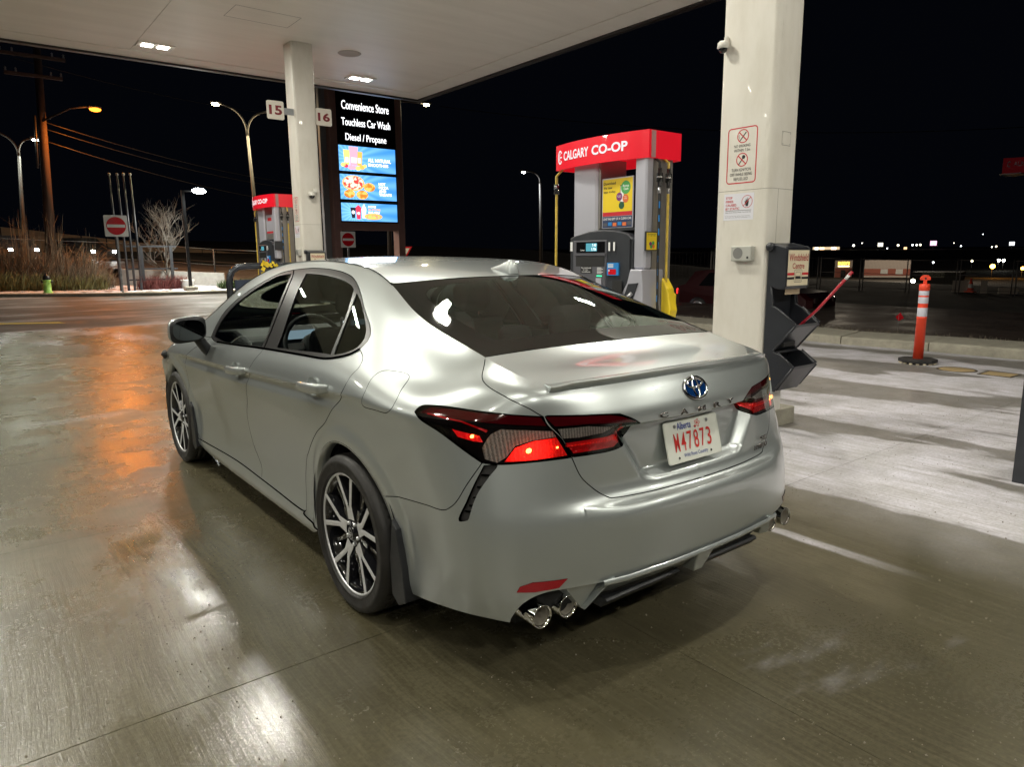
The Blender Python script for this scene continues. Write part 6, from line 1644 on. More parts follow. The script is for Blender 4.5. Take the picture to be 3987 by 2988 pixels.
def raymat(cx, cz):
    m = bpy.data.materials.new('blue_screen'); m.use_nodes = True; nt = m.node_tree; nt.nodes.clear()
    o = nt.nodes.new('ShaderNodeOutputMaterial'); e = nt.nodes.new('ShaderNodeEmission'); g = nt.nodes.new('ShaderNodeNewGeometry'); sx = nt.nodes.new('ShaderNodeSeparateXYZ'); nt.links.new(g.outputs['Position'], sx.inputs[0])
    def M(op, a, b=None):
        n = nt.nodes.new('ShaderNodeMath'); n.operation = op
        for i, v in enumerate((a, b)):
            if v is None: continue
            if isinstance(v, (int, float)): n.inputs[i].default_value = v
            else: nt.links.new(v, n.inputs[i])
        return n.outputs[0]
    dx = M('SUBTRACT', sx.outputs[0], cx); dz = M('SUBTRACT', sx.outputs[2], cz)
    s = M('SINE', M('MULTIPLY', M('ARCTAN2', dz, dx), 22)); s = M('ADD', M('MULTIPLY', s, .5), .5)
    r = M('SQRT', M('ADD', M('MULTIPLY', dx, dx), M('MULTIPLY', dz, dz))); f = M('ADD', M('MULTIPLY', s, .22), M('DIVIDE', .22, M('ADD', r, .25)))
    mx = nt.nodes.new('ShaderNodeMix'); mx.data_type = 'RGBA'; mx.inputs[6].default_value = (.015, .17, .55, 1); mx.inputs[7].default_value = (.30, .68, 1, 1); nt.links.new(f, mx.inputs[0])
    nt.links.new(mx.outputs[2], e.inputs[0]); e.inputs[1].default_value = 1.05; nt.links.new(e.outputs[0], o.inputs[0]); return m
py = thing('pylon_sign', (12.2, 26.7, 0), 'tall lit pylon sign listing convenience store, car wash and diesel above three blue food screens', 'sign', world=True)
for x0, x1 in ((10.57, 10.88), (13.56, 13.87)):
    MB().box((x0, 26.50, -.1), (x1, 27.0, 9.6), bev=.01).build('post', M_mauve, py)
MB().box((10.30, 26.85, -.1), (10.565, 27.05, 9.6)).build('rear_post', M_postg, py)
MB().box((10.885, 26.52, 2.62), (13.555, 26.98, 2.93)).build('bottom_beam', M_mauve, py)
MB().box((10.885, 26.50, 2.935), (13.555, 26.96, 9.5)).build('sign_cabinet', M_signblk, py)
MB().box((10.885, 26.52, 9.505), (13.555, 26.98, 9.8)).build('top_beam', M_mauve, py)
PS = Plane((0, 26.495, 0), (1, 0, 0), (0, 0, 1))
for z in (4.94, 3.80): PS.rect(py, 'panel_joint', 10.9, z-.012, 13.54, z+.012, M_postg, .001)
for st, a, z, w, h in (('Convenience Store', 11.12, 7.43, 2.14, .34), ('Touchless Car Wash', 11.09, 6.80, 2.22, .30), ('Diesel / Propane', 11.24, 6.14, 1.86, .36)):
    PS.text(py, 'lit_lettering', st, a, z, w, h, M_signtxt, .004, .004)
M_cupw = emis('screen_cream', (1, .85, .75), 1.1); M_cupp = emis('screen_pink', (1, .35, .45), 1.0); M_cupy = emis('screen_yellow', (.95, .75, .2), .95); M_cupr = emis('screen_red', (.85, .05, .10), .9); M_cupk = emis('screen_black', (.02, .02, .03), 1); M_cupo = emis('screen_orange', (1, .45, .1), .95); M_cupwh = emis('screen_white', (1, 1, 1), 1.3)
for (z0, z1, cx, kind) in ((5.00, 6.01, 11.45, 0), (3.865, 4.87, 11.5, 1), (2.985, 3.72, 11.5, 2)):
    sc = PS.rect(py, 'video_screen', 10.905, z0, 13.50, z1, raymat(cx, (z0+z1)/2), .004, .01)
    if kind == 0:
        for a, w, h, m in ((11.10, .30, .60, M_cupy), (11.66, .30, .56, M_cupo), (11.36, .40, .74, M_cupp)):
            PS.poly(sc, 'cup_picture', [(a+.05, z0+.24), (a+w-.05, z0+.24), (a+w, z0+.24+h), (a, z0+.24+h)], m, .006+.001*w); PS.rect(sc, 'cup_label', a+.08, z0+.34, a+w-.08, z0+.55, M_cupw, .009)
        for a, b, r, m in ((11.08, .24, .11, M_cupy), (11.20, .20, .10, M_cupr), (11.42, .15, .12, M_cupp), (11.56, .15, .10, M_cupp), (11.74, .13, .12, M_cupy), (11.92, .18, .12, M_cupo), (12.05, .24, .09, M_cupy)): PS.disc(sc, 'fruit_picture', (a, z0+b), r, m, .0095, ry=r*.75)
        PS.text(sc, 'screen_text', 'ALL NATURAL', 12.20, z0+.42, 1.08, .15, M_cupwh, .03, .008); PS.text(sc, 'screen_text', 'SMOOTHIES', 12.20, z0+.24, .95, .13, M_cupw, .03, .008)
    elif kind == 1:
        PS.disc(sc, 'pizza_picture', (11.50, z0+.66), .50, M_cupo, .006, ry=.31); PS.disc(sc, 'pizza_picture', (11.50, z0+.67), .45, picmat('pizza_topping', (.95, .75, .55), (.75, .06, .05), 1.0), .007, ry=.27)
        for a, b, r in ((11.30, .22, .25), (11.88, .20, .27), (12.22, .52, .27)): PS.disc(sc, 'treat_picture', (a, z0+b), r, picmat('fried_treat', (.95, .50, .12), (.55, .20, .03), .95), .0085, ry=r*.68, n=14)
        for i, s_ in enumerate(('HOT', 'PIZZA', 'AND', 'TREATS')): PS.text(sc, 'screen_text', s_, 12.66, z0+.62-i*.145, (.32, .46, .34, .60)[i], .115, M_cupwh if i != 1 else M_cupw, .03, .008)
    else:
        PS.poly(sc, 'cup_picture', [(11.36, z0+.12), (11.50, z0+.12), (11.56, z0+.55), (11.30, z0+.55)], M_cupk, .007); PS.disc(sc, 'cup_mark', (11.43, z0+.36), .07, M_cupwh, .008)
        PS.poly(sc, 'cup_picture', [(11.59, z0+.08), (11.75, z0+.08), (11.80, z0+.56), (11.67, z0+.66), (11.54, z0+.56)], M_cupr, .007); PS.disc(sc, 'cup_mark', (11.67, z0+.32), .06, M_cupw, .008)
        PS.poly(sc, 'cup_picture', [(11.84, z0+.12), (11.98, z0+.12), (12.03, z0+.50), (11.93, z0+.72), (11.82, z0+.50)], M_cupw, .007); PS.disc(sc, 'sandwich_picture', (12.35, z0+.20), .42, M_cupo, .008, ry=.13); PS.disc(sc, 'sandwich_picture', (12.35, z0+.19), .36, picmat('sandwich_filling', (.9, .3, .2), (.5, .6, .15), .9), .009, ry=.07)
        for i, s_ in enumerate(('MORE', 'IN STORE', 'FOR YOU')): PS.text(sc, 'screen_text', s_, 12.13, z0+.56-i*.12, (.36, .56, .52)[i], .085, M_cupwh if i != 1 else M_cupo, .03, .008)
area('sign_glow', (12.2, 26.40, 5.0), 2.4, 3.0, 60, (.55, .75, 1)).rotation_euler = (R(-90), 0, 0)
# ------------------------------------------------------------------ signs
def no_entry(x, y, zc, s, zb, label, th=0):
    t = thing('no_entry_sign', (x, y, zb), label, 'road sign', 'square no entry signs', world=True)
    P = Plane((x-s/2, y-.03, zc-s/2), (1, 0, 0), (0, 0, 1)); pl = P.poly(t, 'sign_plate', P.rrect(0, 0, s, s, s*.05), M_signwhite, 0, .006)
    P.disc(pl, 'red_disc', (s/2, s/2), s*.42, M_red, .002); P.rect(pl, 'white_bar', s*.12, s*.43, s*.88, s*.57, M_signwhite, .004)
    mb = MB(); mb.box((x-.035, y-.022, zb-.1), (x+.035, y+.022, zc+s*.45), bev=.005); mb.build('sign_post', M_galv, t)
    return t
no_entry(3.45, 31.9, 2.83, .86, .12, 'square no entry sign on a steel post in front of the brown shrubs')
no_entry(9.95, 24.0, 2.15, .60, 0, 'square no entry sign standing in front of the pylon sign leg')
y_ = thing('yield_sign', (20.3, 38, .2), 'small triangular yield sign far off behind the car roof', 'road sign', world=True)
P = Plane((19.9, 37.9, 1.45), (1, -.5, 0), (0, 0, 1)); a_ = P.poly(y_, 'sign_plate', [(.40, 0), (.80, .68), (0, .68)], M_red, 0, .01); P.poly(a_, 'white_field', [(.40, .16), (.64, .58), (.16, .58)], M_signwhite, .004)
mb = MB(); mb.box((20.20, 37.70, 0), (20.26, 37.76, 1.7)); mb.build('sign_post', M_galv, y_)
# ------------------------------------------------------------------ fire hydrant
hyd = thing('fire_hydrant', (.98, 33.7, .13), 'bright yellow green fire hydrant on the snow by the curved kerb', 'hydrant', world=True)
M_hyd = mat('hydrant_lime_paint', (.33, .60, .13), .5); hx, hy_ = .98, 33.7; TM = Matrix.Translation((hx, hy_, .12)) @ Matrix.Diagonal((.78, .78, .78, 1))
mb = MB(); mb.lathe([(.24, 0), (.24, .05), (.19, .06), (.18, .62), (.21, .64), (.21, .68), (.17, .70)], 16, TM); mb.build('barrel', M_hyd, hyd)
mb = MB(); mb.lathe([(.17, .70), (.18, .78), (.16, .88), (.08, .96), (.05, .98), (.05, 1.04), (0, 1.04)], 16, TM); mb.build('bonnet', M_black, hyd)
for s in (-1, 1):
    mb = MB(); mb.tube([(hx+s*.11, hy_, .60), (hx+s*.21, hy_, .60)], .058, 12); mb.build('side_nozzle', M_black, hyd)
mb = MB(); mb.tube([(hx, hy_-.09, .52), (hx, hy_-.21, .52)], .07, 12); mb.build('pump_nozzle', M_hyd, hyd)
# ------------------------------------------------------------------ shrubs, grasses
M_brush = mat('dry_brush', (.17, .145, .11), .9, noise=(3, .5)); M_brushg = mat('dry_green_brush', (.20, .20, .085), .9, noise=(3, .4)); M_red_t = mat('red_twigs', (.14, .035, .03), .9); M_ever = mat('low_evergreen', (.045, .075, .02), .85)
def blades(name, region, n, h0, h1, m, lab, cat, lean=.25, w=.022, seed=1, zf=None, kind='stuff', arch=.3):
    rnd = random.Random(seed); V = []; F = []
    for _ in range(n):
        x, y, s = region(rnd); z = zf(x, y) if zf else hz(x, y); h = rnd.uniform(h0, h1)*s; a = rnd.uniform(0, 6.28); l = rnd.uniform(.2, 1)*lean*h
        dx, dy = math.cos(a)*l, math.sin(a)*l; px, py_2 = -math.sin(a)*w, math.cos(a)*w; b = len(V); lx = arch*h*rnd.uniform(.2, 1)
        for k, (f, wd) in enumerate(((0, 1), (.5, .8), (1, .15))):
            ox = dx*f+lx*f*f; oy = dy*f; V += [(x+ox-px*wd, y+oy-py_2*wd, z+h*f*(1-.12*f)), (x+ox+px*wd, y+oy+py_2*wd, z+h*f*(1-.12*f))]
        F += [(b, b+1, b+3, b+2), (b+2, b+3, b+5, b+4)]
        if rnd.random() < .5:   # a side twig
            b = len(V); f = rnd.uniform(.35, .8); bx, by, bz = x+dx*f+lx*f*f, y+dy*f, z+h*f; a2 = rnd.uniform(0, 6.28); q = h*.22
            V += [(bx, by, bz), (bx+w, by, bz), (bx+math.cos(a2)*q, by+math.sin(a2)*q, bz+q*.8)]; F.append((b, b+1, b+2))
    mb = MB(); mb.v = V; mb.f = F; mb.sm = [False]*len(F); o = mb.build(name, m, recalc=False); tag(o, lab, cat, kind=kind); return o
def reg_main(r):
    t = r.random(); x = -14+t*17.6; yb = float(np.interp(x, [-16, -7, -2.4, .1, 2.1, 4.3], [43.2, 40.1, 38.5, 36.8, 35.3, 34.2])); y = yb+r.random()**1.3*5.2; e = min(1, (4.0-x)/1.2+.35)
    return x, y, (.62+.38*min(1, (y-yb)/1.2))*e*(.8+.2*math.sin(x*2.1+y))
blades('dry_shrubs', reg_main, 17000, 1.0, 2.1, M_brush, 'tangled mass of leafless brown shrubs behind the snowy kerb', 'shrubs', .65, .017, 1)
def reg_low(r):
    x = -14+r.random()*17.3; yb = float(np.interp(x, [-16, -7, -2.4, .1, 2.1, 4.3], [42.4, 39.3, 37.8, 36.1, 34.6, 33.5])); return x, yb+r.random()*1.2, 1
blades('low_grass', reg_low, 6000, .35, .95, M_brushg, 'yellow green clump grass along the front of the shrubs', 'grass', .5, .017, 2)
def reg_tall(r):
    x = -13+r.random()*16; yb = float(np.interp(x, [-16, -7, -2.4, .1, 2.1, 4.3], [44, 41, 39.3, 37.5, 36, 35])); k = math.sin(x*1.9)+math.sin(x*4.3+1); return x+(.25*k), yb+r.random()*2.5, .8+.22*k
blades('tall_twigs', reg_tall, 1500, 2.2, 3.7, M_brush, 'tall thin bare stems rising out of the shrubs', 'shrubs', .10, .012, 3, arch=.05)
blades('red_shrub', lambda r: (4.3+r.random()*2.0, 33.0+r.random()*.8, 1), 900, .3, .75, M_red_t, 'low dark red twiggy shrub beside the white bucket', 'shrub', .6, .012, 4, zf=lambda x, y: .15)
blades('juniper', lambda r: (7.5+r.random()*2.6, 31.8+r.random()*1.0, 1-abs(r.random()-.5)), 2600, .2, .55, M_ever, 'low green juniper spreading over the snow by the black lamp post', 'shrub', 1.2, .016, 5, zf=lambda x, y: .13)
blades('verge_grass', lambda r: (10.35+r.random()*1.0+.0, -6+r.random()*26, 1), 5000, .05, .16, M_brush, 'short dead grass on the verge behind the right hand kerb', 'grass', .8, .008, 6, zf=lambda x, y: -.02)
# ------------------------------------------------------------------ bare tree
def tree(x, y, z, h, label, seed):
    t = thing('bare_tree', (x, y, z), label, 'tree', world=True); rnd = random.Random(seed); trunk = MB(); crown = MB(); m = mat('pale_bark', (.10, .085, .072), .85) if 'pale_bark' not in MATS else MATS['pale_bark']
    def grow(p, d, L, r, lev, mbx):
        pts = [p]; q = p; dd = d
        for k in range(3): dd = (dd+Vector((rnd.uniform(-.16, .16), rnd.uniform(-.16, .16), rnd.uniform(-.02, .14)))).normalized(); q = q+dd*L/3; pts.append(q)
        mbx.tube(pts, [r, r*.85, r*.7, r*.5], 4 if lev > 1 else 7, caps=False)
        if lev >= 6: return
        n = 3 if lev < 4 else 2
        for k in range(n+(lev == 0)*3):
            i = rnd.choice((1, 2, 3)) if lev else rnd.choice((1, 2, 2, 3)); a = rnd.uniform(0, 6.28); sp_ = rnd.uniform(.45, .85)
            nd = (dd+Vector((math.cos(a)*sp_, math.sin(a)*sp_, rnd.uniform(-.1, .3)))).normalized(); grow(pts[i], nd, L*rnd.uniform(.62, .82), r*.58, lev+1, crown)
    grow(Vector((x, y, z)), Vector((0, 0, 1)), h*.34, h*.014, 0, trunk)
    trunk.build('trunk', m, t, recalc=False); crown.build('branches', m, t, recalc=False); return t
tree(5.75, 34.2, .2, 4.7, 'small leafless tree with pale spreading twigs beside the flagpoles', 11)
# ------------------------------------------------------------------ poles
M_pole = mat('dark_pole', (.05, .05, .055), .45, .3); M_wood = mat('brown_wooden_pole', (.05, .03, .025), .8, noise=(4, .25)); M_lpole = mat('street_pole_grey', (.045, .037, .032), .6)
for i, (x, zt) in enumerate(((3.57, 4.83), (3.86, 4.84), (4.10, 4.86), (4.36, 4.87))):
    t = thing('flagpole', (x, 32.9, .14), ('leftmost', 'second from left', 'third from left', 'rightmost')[i]+' of the four thin dark flagpoles behind the kerb', 'flagpole', 'four thin flagpoles', world=True)
    mb = MB(); mb.tube([(x, 32.9, .12), (x, 32.9, 2.6), (x-.01, 32.9, zt+.1)], [.055, .045, .028], 8); mb.build('pole', M_pole, t); mb = MB(); mb.sphere((x-.01, 32.9, zt+.15), .06, 8, 6); mb.build('finial', M_galv, t)
fr = thing('steel_frame', (4.9, 33.3, .14), 'low dark steel rail frame standing behind the flagpoles', 'railing', world=True)
for x in (4.55, 5.75): mb = MB(); mb.box((x-.06, 33.25, .1), (x+.06, 33.37, 2.05)); mb.build('post', M_pole, fr)
for z in (.55, 1.02, 2.0): mb = MB(); mb.box((3.9, 33.38, z), (6.0, 33.46, z+.07)); mb.build('rail', M_pole, fr)
rw_ = thing('retaining_wall', (5, 34, .1), 'low pale concrete retaining wall behind the tree', 'wall', world=True)
mb = MB(); a = Vector((4.0, 35.6, 0)); b = Vector((8.15, 33.9, 0)); d = (b-a).normalized(); nn_ = Vector((-d.y, d.x, 0))*.25
mb.add([tuple(a+Vector((0, 0, .05))), tuple(b+Vector((0, 0, .05))), tuple(b+nn_+Vector((0, 0, .05))), tuple(a+nn_+Vector((0, 0, .05))), tuple(a+Vector((0, 0, 1.05))), tuple(b+Vector((0, 0, .80))), tuple(b+nn_+Vector((0, 0, .80))), tuple(a+nn_+Vector((0, 0, 1.05)))], [(0, 3, 2, 1), (4, 5, 6, 7), (0, 1, 5, 4), (1, 2, 6, 5), (2, 3, 7, 6), (3, 0, 4, 7)]); mb.build('wall_body', mat('pale_concrete', (.34, .32, .29), .8, noise=(4, .2)), rw_)
bk_ = thing('white_bucket', (6.30, 33.1, .14), 'small white concrete bucket base beside the red shrub', 'bucket', world=True); mb = MB(); mb.lathe([(.27, 0), (.30, .35), (.31, .42), (.27, .42), (.25, .3), (0, .3)], 16, Matrix.Translation((6.30, 33.1, .14))); mb.build('bucket_body', mat('weathered_white', (.5, .48, .45), .7), bk_)
lp = thing('black_lamp_post', (6.05, 31.6, .14), 'square black lamp post with a bright white lamp beside the bare tree', 'lamp post', world=True)
mb = MB(); mb.box((5.99, 31.54, .3), (6.11, 31.66, 4.35)); mb.build('post', M_pole, lp); MB().box((5.80, 31.35, .05), (6.30, 31.85, .30), bev=.03).build('footing', M_kerb, lp)
MB().box((6.11, 31.57, 4.30), (6.55, 31.63, 4.36)).build('arm', M_pole, lp)
def lamp_head(parent, c, r, col, s, watt, lname='lamp_glow', sc=(1.5, .8, .6), pl=True):
    mb = MB(); mb.sphere(c, r, 12, 8, sc); mb.build(lname, emis('lamp_emission', col, s), parent)
    if pl: area('street_lamp_light', (c[0], c[1], c[2]-r*.9), r*2.4, r*1.4, watt, col)
lamp_head(lp, (6.72, 31.6, 4.36), .19, (.95, 1, .93), 60, 300)
def street_lamp(base, top, heads, label, m=M_lpole, col=(1, .85, .5), watt=70, r=.13, s=40):
    t = thing('street_lamp', base, label, 'street lamp', 'curved arm street lamps', world=True)
    mb = MB(); mb.tube([base, (base[0]*.5+top[0]*.5, base[1]*.5+top[1]*.5, base[2]*.5+top[2]*.5), top], [.13, .10, .07], 8); mb.build('pole', m, t)
    for h in heads:
        h = Vector(h); T = Vector(top); mid = Vector((T.x*.72+h.x*.28, T.y*.72+h.y*.28, max(h.z, T.z)+.15*(h-T).length*.9-.1)); mb = MB(); pts = []
        c1 = Vector((T.x, T.y, h.z*.75+T.z*.25+.25)); 
        for k in range(9):
            f = k/8; pts.append(tuple(T*(1-f)**2+c1*2*f*(1-f)+h*f*f))
        mb.tube(pts, [.07]+[.05]*7+[.04], 6); mb.build('arm', m, t)
        d = (h-T); d.z = 0; d.normalize()
        MB().box((h.x-.22, h.y-.12, h.z-.01), (h.x+.22, h.y+.12, h.z+.10), bev=.03).build('lamp_housing', M_lpole, t)
        lamp_head(t, (h.x, h.y, h.z-.05), r, col, s, watt)
    return t
street_lamp((10.25, 34.6, 0), (9.96, 34.56, 7.3), [(8.69, 34.96, 8.75), (11.1, 34.16, 8.52)], 'twin arm street lamp left of the 15 sign with a warm left lamp', watt=260)
street_lamp((.96, 43.4, .7), (1.29, 43.38, 6.7), [(2.06, 43.32, 7.60), (-.2, 43.5, 7.9)], 'twin arm street lamp at the far left behind the wooden utility pole', col=(.93, 1, .85), r=.10, s=20, watt=90)
street_lamp((14.25, 28.7, -.1), (14.3, 28.6, 8.0), [(16.27, 28.33, 8.52)], 'street lamp whose head shows just right of the pylon sign', r=.10, s=40, watt=150)
street_lamp((27.35, 33.1, -.2), (27.1, 32.9, 5.9), [(26.26, 33.48, 6.6)], 'single arm street lamp standing alone against the dark sky', col=(.9, .97, 1), r=.085, s=40, watt=150)
up = thing('utility_pole', (.94, 30.4, .1), 'brown wooden utility pole with two cross arms and an orange lamp', 'utility pole', world=True)
# the pole stands behind the shrubs
UB, UT = Vector((1.13, 38.3, .6)), Vector((1.98, 38.3, 10.9))
UB = Vector((1.65, 38.4, .4)); UT = Vector((2.10, 38.4, 10.85)); up.location = (1.65, 38.4, .4)
k_ = 38.4
mb = MB(); mb.tube([tuple(UB), tuple(UT)], [.24, .15], 10); mb.build('pole', M_wood, up); 
for fz, w in ((.965, 1.25), (.885, 1.10)):
    c = UB.lerp(UT, fz); mb = MB(); mb.box((c.x-w-.2, c.y-.20, c.z-.07), (c.x+w-.2, c.y-.06, c.z+.07)); o = mb.build('cross_arm', M_wood, up)
    for s in (-.95, -.6, .6, .95): mb = MB(); mb.lathe([(.035, 0), (.05, .05), (.03, .10), (.05, .15), (0, .2)], 8, Matrix.Translation((c.x-.2+w*s, c.y-.13, c.z+.07))); mb.build('insulator', M_postg, o)
M_wire = mat('power_cable', (.02, .016, .014), .6)
c = UB.lerp(UT, .70); mb = MB(); pts = [(c.x, c.y-.15, c.z), (c.x+1.1, c.y-.5, c.z+.62), (c.x+1.75, c.y-.8, c.z+.72)]; mb.tube(pts, .045, 8); mb.build('lamp_arm', M_lpole, up)
ol = (c.x+2.05, c.y-.9, c.z+.62); MB().box((ol[0]-.3, ol[1]-.14, ol[2]+.03), (ol[0]+.25, ol[1]+.14, ol[2]+.15), bev=.04).build('lamp_housing', M_lpole, up)
lamp_head(up, ol, .19, (1, .25, .02), 3.2, 420, sc=(1.3, .8, .6))
for i in range(6): mb = MB(); z = 2.2+i*.9; q = UB.lerp(UT, (z-.4)/10.45); mb.tube([(q.x-.22, q.y, z), (q.x-.05, q.y, z)], .015, 5); mb.build('step_bolt', M_galv, up)
mb = MB(); mb.tube([tuple(UB.lerp(UT, .72)+Vector((-.28, -.1, 0))), tuple(UB.lerp(UT, .50)+Vector((-.30, -.1, 0)))], .05, 6); mb.build('conduit', M_pole, up)
def wire(p, q, sag, label, r=.016, n=14):
    pts = []
    for k in range(n+1): f = k/n; v = Vector(p).lerp(Vector(q), f); v.z -= sag*4*f*(1-f); pts.append(tuple(v))
    mb = MB(); mb.tube(pts, r, 5); o = mb.build('power_line', M_wire); tag(o, label, 'power line', 'power lines'); return o
cc_ = UB.lerp(UT, .62)
for i, (dz, qz, lab) in enumerate(((0, 5.4, 'lowest cable running right from the wooden utility pole'), (.55, 6.6, 'second cable running right from the wooden utility pole'), (.85, 7.0, 'third cable running right from the wooden utility pole, nearly touching the second'))):
    wire((cc_.x, cc_.y, cc_.z+dz), (24, 52, qz), .7, lab, .022)
wire((1.2, 38.3, 10.3), (28, 60, 14), .8, 'thin high cable from the upper cross arm of the utility pole')
wire((30.26, 49.06, 13.4), (75, 9, 12.0), 1.9, 'long thin cable sagging across the dark sky behind the near pillar', .028, 24)
# ------------------------------------------------------------------ road edge: wall, fence, cars
M_jers = mat('barrier_concrete', (.26, .19, .13), .85, noise=(1.5, .3), bump=(2, .6, .05))
bw = [(-30, 66.0, 3.0), (-10, 61.5, 2.2), (.84, 58.6, 1.75), (7.03, 57.9, 1.55), (11.2, 57.0, 1.3), (15.2, 56, 1.05), (20, 54.5, .8), (24.5, 52.5, .6)]
tp = [5.6, 4.4, 3.74, 3.0, 2.45, 1.98, 1.75, 1.45]
bt_ = thing('road_barrier', (7, 57.9, 1.0), 'long pale tan barrier wall along the far side of the road', 'wall', world=True)
for i in range(len(bw)-1):
    k = 4
    for j in range(k):
        A0 = Vector(bw[i]).lerp(Vector(bw[i+1]), j/k+.006); A1 = Vector(bw[i]).lerp(Vector(bw[i+1]), (j+1)/k-.006); t0 = tp[i]*(1-j/k)+tp[i+1]*j/k; t1 = tp[i]*(1-(j+1)/k)+tp[i+1]*(j+1)/k
        mb = MB(); d = (A1-A0).normalized(); nn_ = Vector((-d.y, d.x, 0))*.22
        V = [A0, A1, A1+nn_, A0+nn_]; vs = [(p.x, p.y, p.z-.6) for p in V]+[(A0.x, A0.y, t0), (A1.x, A1.y, t1), (A1.x+nn_.x, A1.y+nn_.y, t1), (A0.x+nn_.x, A0.y+nn_.y, t0)]
        mb.add(vs, [(0, 3, 2, 1), (4, 5, 6, 7), (0, 1, 5, 4), (1, 2, 6, 5), (2, 3, 7, 6), (3, 0, 4, 7)]); mb.build('barrier_block', M_jers, bt_)
fn = thing('roadside_fence', (5, 39, .8), 'thin black post and wire fence between shrubs and road', 'fence', world=True)
fp = [(-9, 47.5), (-3, 45.0), (2.1, 42.6), (5.9, 40.6), (9.0, 38.4), (11.0, 35.9)]
fz0 = [1.3, 1.0, .75, .55, .25, .1]
for i, (x, y) in enumerate(fp):
    mb = MB(); mb.tube([(x, y, fz0[i]-.2), (x, y, fz0[i]+1.75)], .045, 6); mb.build('post', M_pole, fn)
    if i: 
        for h in (.9, 1.72): mb = MB(); mb.tube([(fp[i-1][0], fp[i-1][1], fz0[i-1]+h), (x, y, fz0[i]+h)], .028, 5); mb.build('rail', M_pole, fn)
def small_car(x, y, z, heading, col, label, lights, L=4.6, H=1.5, group='cars on the road behind', suv=False):
    """body, windows, four wheels, lamps; local x forward"""
    t = thing('distant_car', (x, y, z), label, 'car', group, rz=heading)
    m = mat('car_paint_'+col[0], col[1], .35, .3, coat=.6); W_ = .9
    sil = [(-L/2, .35), (-L/2, .85 if suv else .75), (-L/2+.08, 1.0 if suv else .88), (-L/2+.35 if suv else -L/2+.7, 1.05 if suv else .98), (-L/2+.62 if suv else -L/2+1.15, H-.06), (-L/2+1.1, H), (.45, H), (1.15, .98), (L/2-.25, .86), (L/2, .68), (L/2, .30), (L/2-.4, .26), (-L/2+.4, .26)]
    mb = MB(); secs = [(-W_, .93, -.10), (-W_*.86, 1, 0), (W_*.86, 1, 0), (W_, .93, -.10)]; V = []; n = len(sil)
    for (yy, k, dz) in secs:
        for (a, b) in sil: V.append((a*(k if abs(yy) > .8 and b < 1.0 else 1), yy*(1-.22*max(0, b-.95)/(H-.95)) if b > .95 else yy, b))
    mb.add(V, [(i*n+j, i*n+(j+1) % n, (i+1)*n+(j+1) % n, (i+1)*n+j) for i in range(3) for j in range(n)]+[tuple(range(n)), tuple(3*n+j for j in range(n))[::-1]]); mb.build('body', m, t)
    for s in (-1, 1):
        yy = s*W_*.93
        mb = MB(); w0, w1 = (-L/2+.75, 1.0), (.98, .5); mb.add([(-L/2+.85, s*(W_*.965), 1.02), (.95, s*(W_*.965), 1.0), (.40, s*(W_*.84), H-.09), (-L/2+1.15, s*(W_*.84), H-.09)], [(0, 1, 2, 3)]); mb.build('side_window', M_blackg, t)
        for xx in (-L/2+.85, L/2-.9):
            wM = Matrix.Translation((xx, s*(W_-.10), .33)) @ Matrix.Rotation(R(90), 4, 'X')
            mb = MB(); mb.lathe([(.0, -.115), (.22, -.115), (.33, -.10), (.335, 0), (.33, .10), (.22, .115), (0, .115)], 20, wM); w = mb.build('wheel', M_tyre, t)
            mb = MB(); mb.lathe([(0, -.122), (.19, -.122), (.21, -.112)], 16, wM); mb.lathe([(0, .122), (.19, .122), (.21, .112)], 16, wM); mb.build('rim', M_steel, w)
        for (xx, mt, zz, sz, nm) in ((L/2+.005, lights[0], .66, (.03, .10, .08), 'headlight'), (-L/2-.005, lights[1], .82, (.03, .15, .09), 'rear_lamp')):
            mb = MB(); mb.box((xx-sz[0], s*.64-sz[1], zz-sz[2]), (xx+sz[0], s*.64+sz[1], zz+sz[2]), bev=.02); mb.build(nm, mt, t)
    MB().box((L/2-.02, -.45, .42), (L/2+.015, .45, .56)).build('grille', M_black, t)
    MB().box((-L/2-.02, -.26, .60), (-L/2+.0, .26, .72)).build('number_plate', M_signwhite, t)
    return t
M_hl = emis('bright_headlight', (1, 1, .93), 55); M_tail = emis('lit_tail_lamp', (1, .03, .03), 1.6); M_off = mat('dark_lamp', (.06, .04, .04), .2)
small_car(.9, 50.2, 1.42, R(-80), ('dark', (.03, .03, .035)), 'oncoming dark car with bright headlights, the left one behind the shrubs', (M_hl, M_off))
small_car(4.4, 49.8, 1.30, R(-68), ('black', (.02, .02, .02)), 'oncoming dark car with bright headlights, the right one behind the shrubs', (M_hl, M_off))
small_car(17.67, 11.47, -.52, R(-84), ('red', (.045, .003, .005)), 'dark red sport utility car passing on the road between the pump and near pillar', (M_off, M_tail), 4.5, 1.52, suv=True)
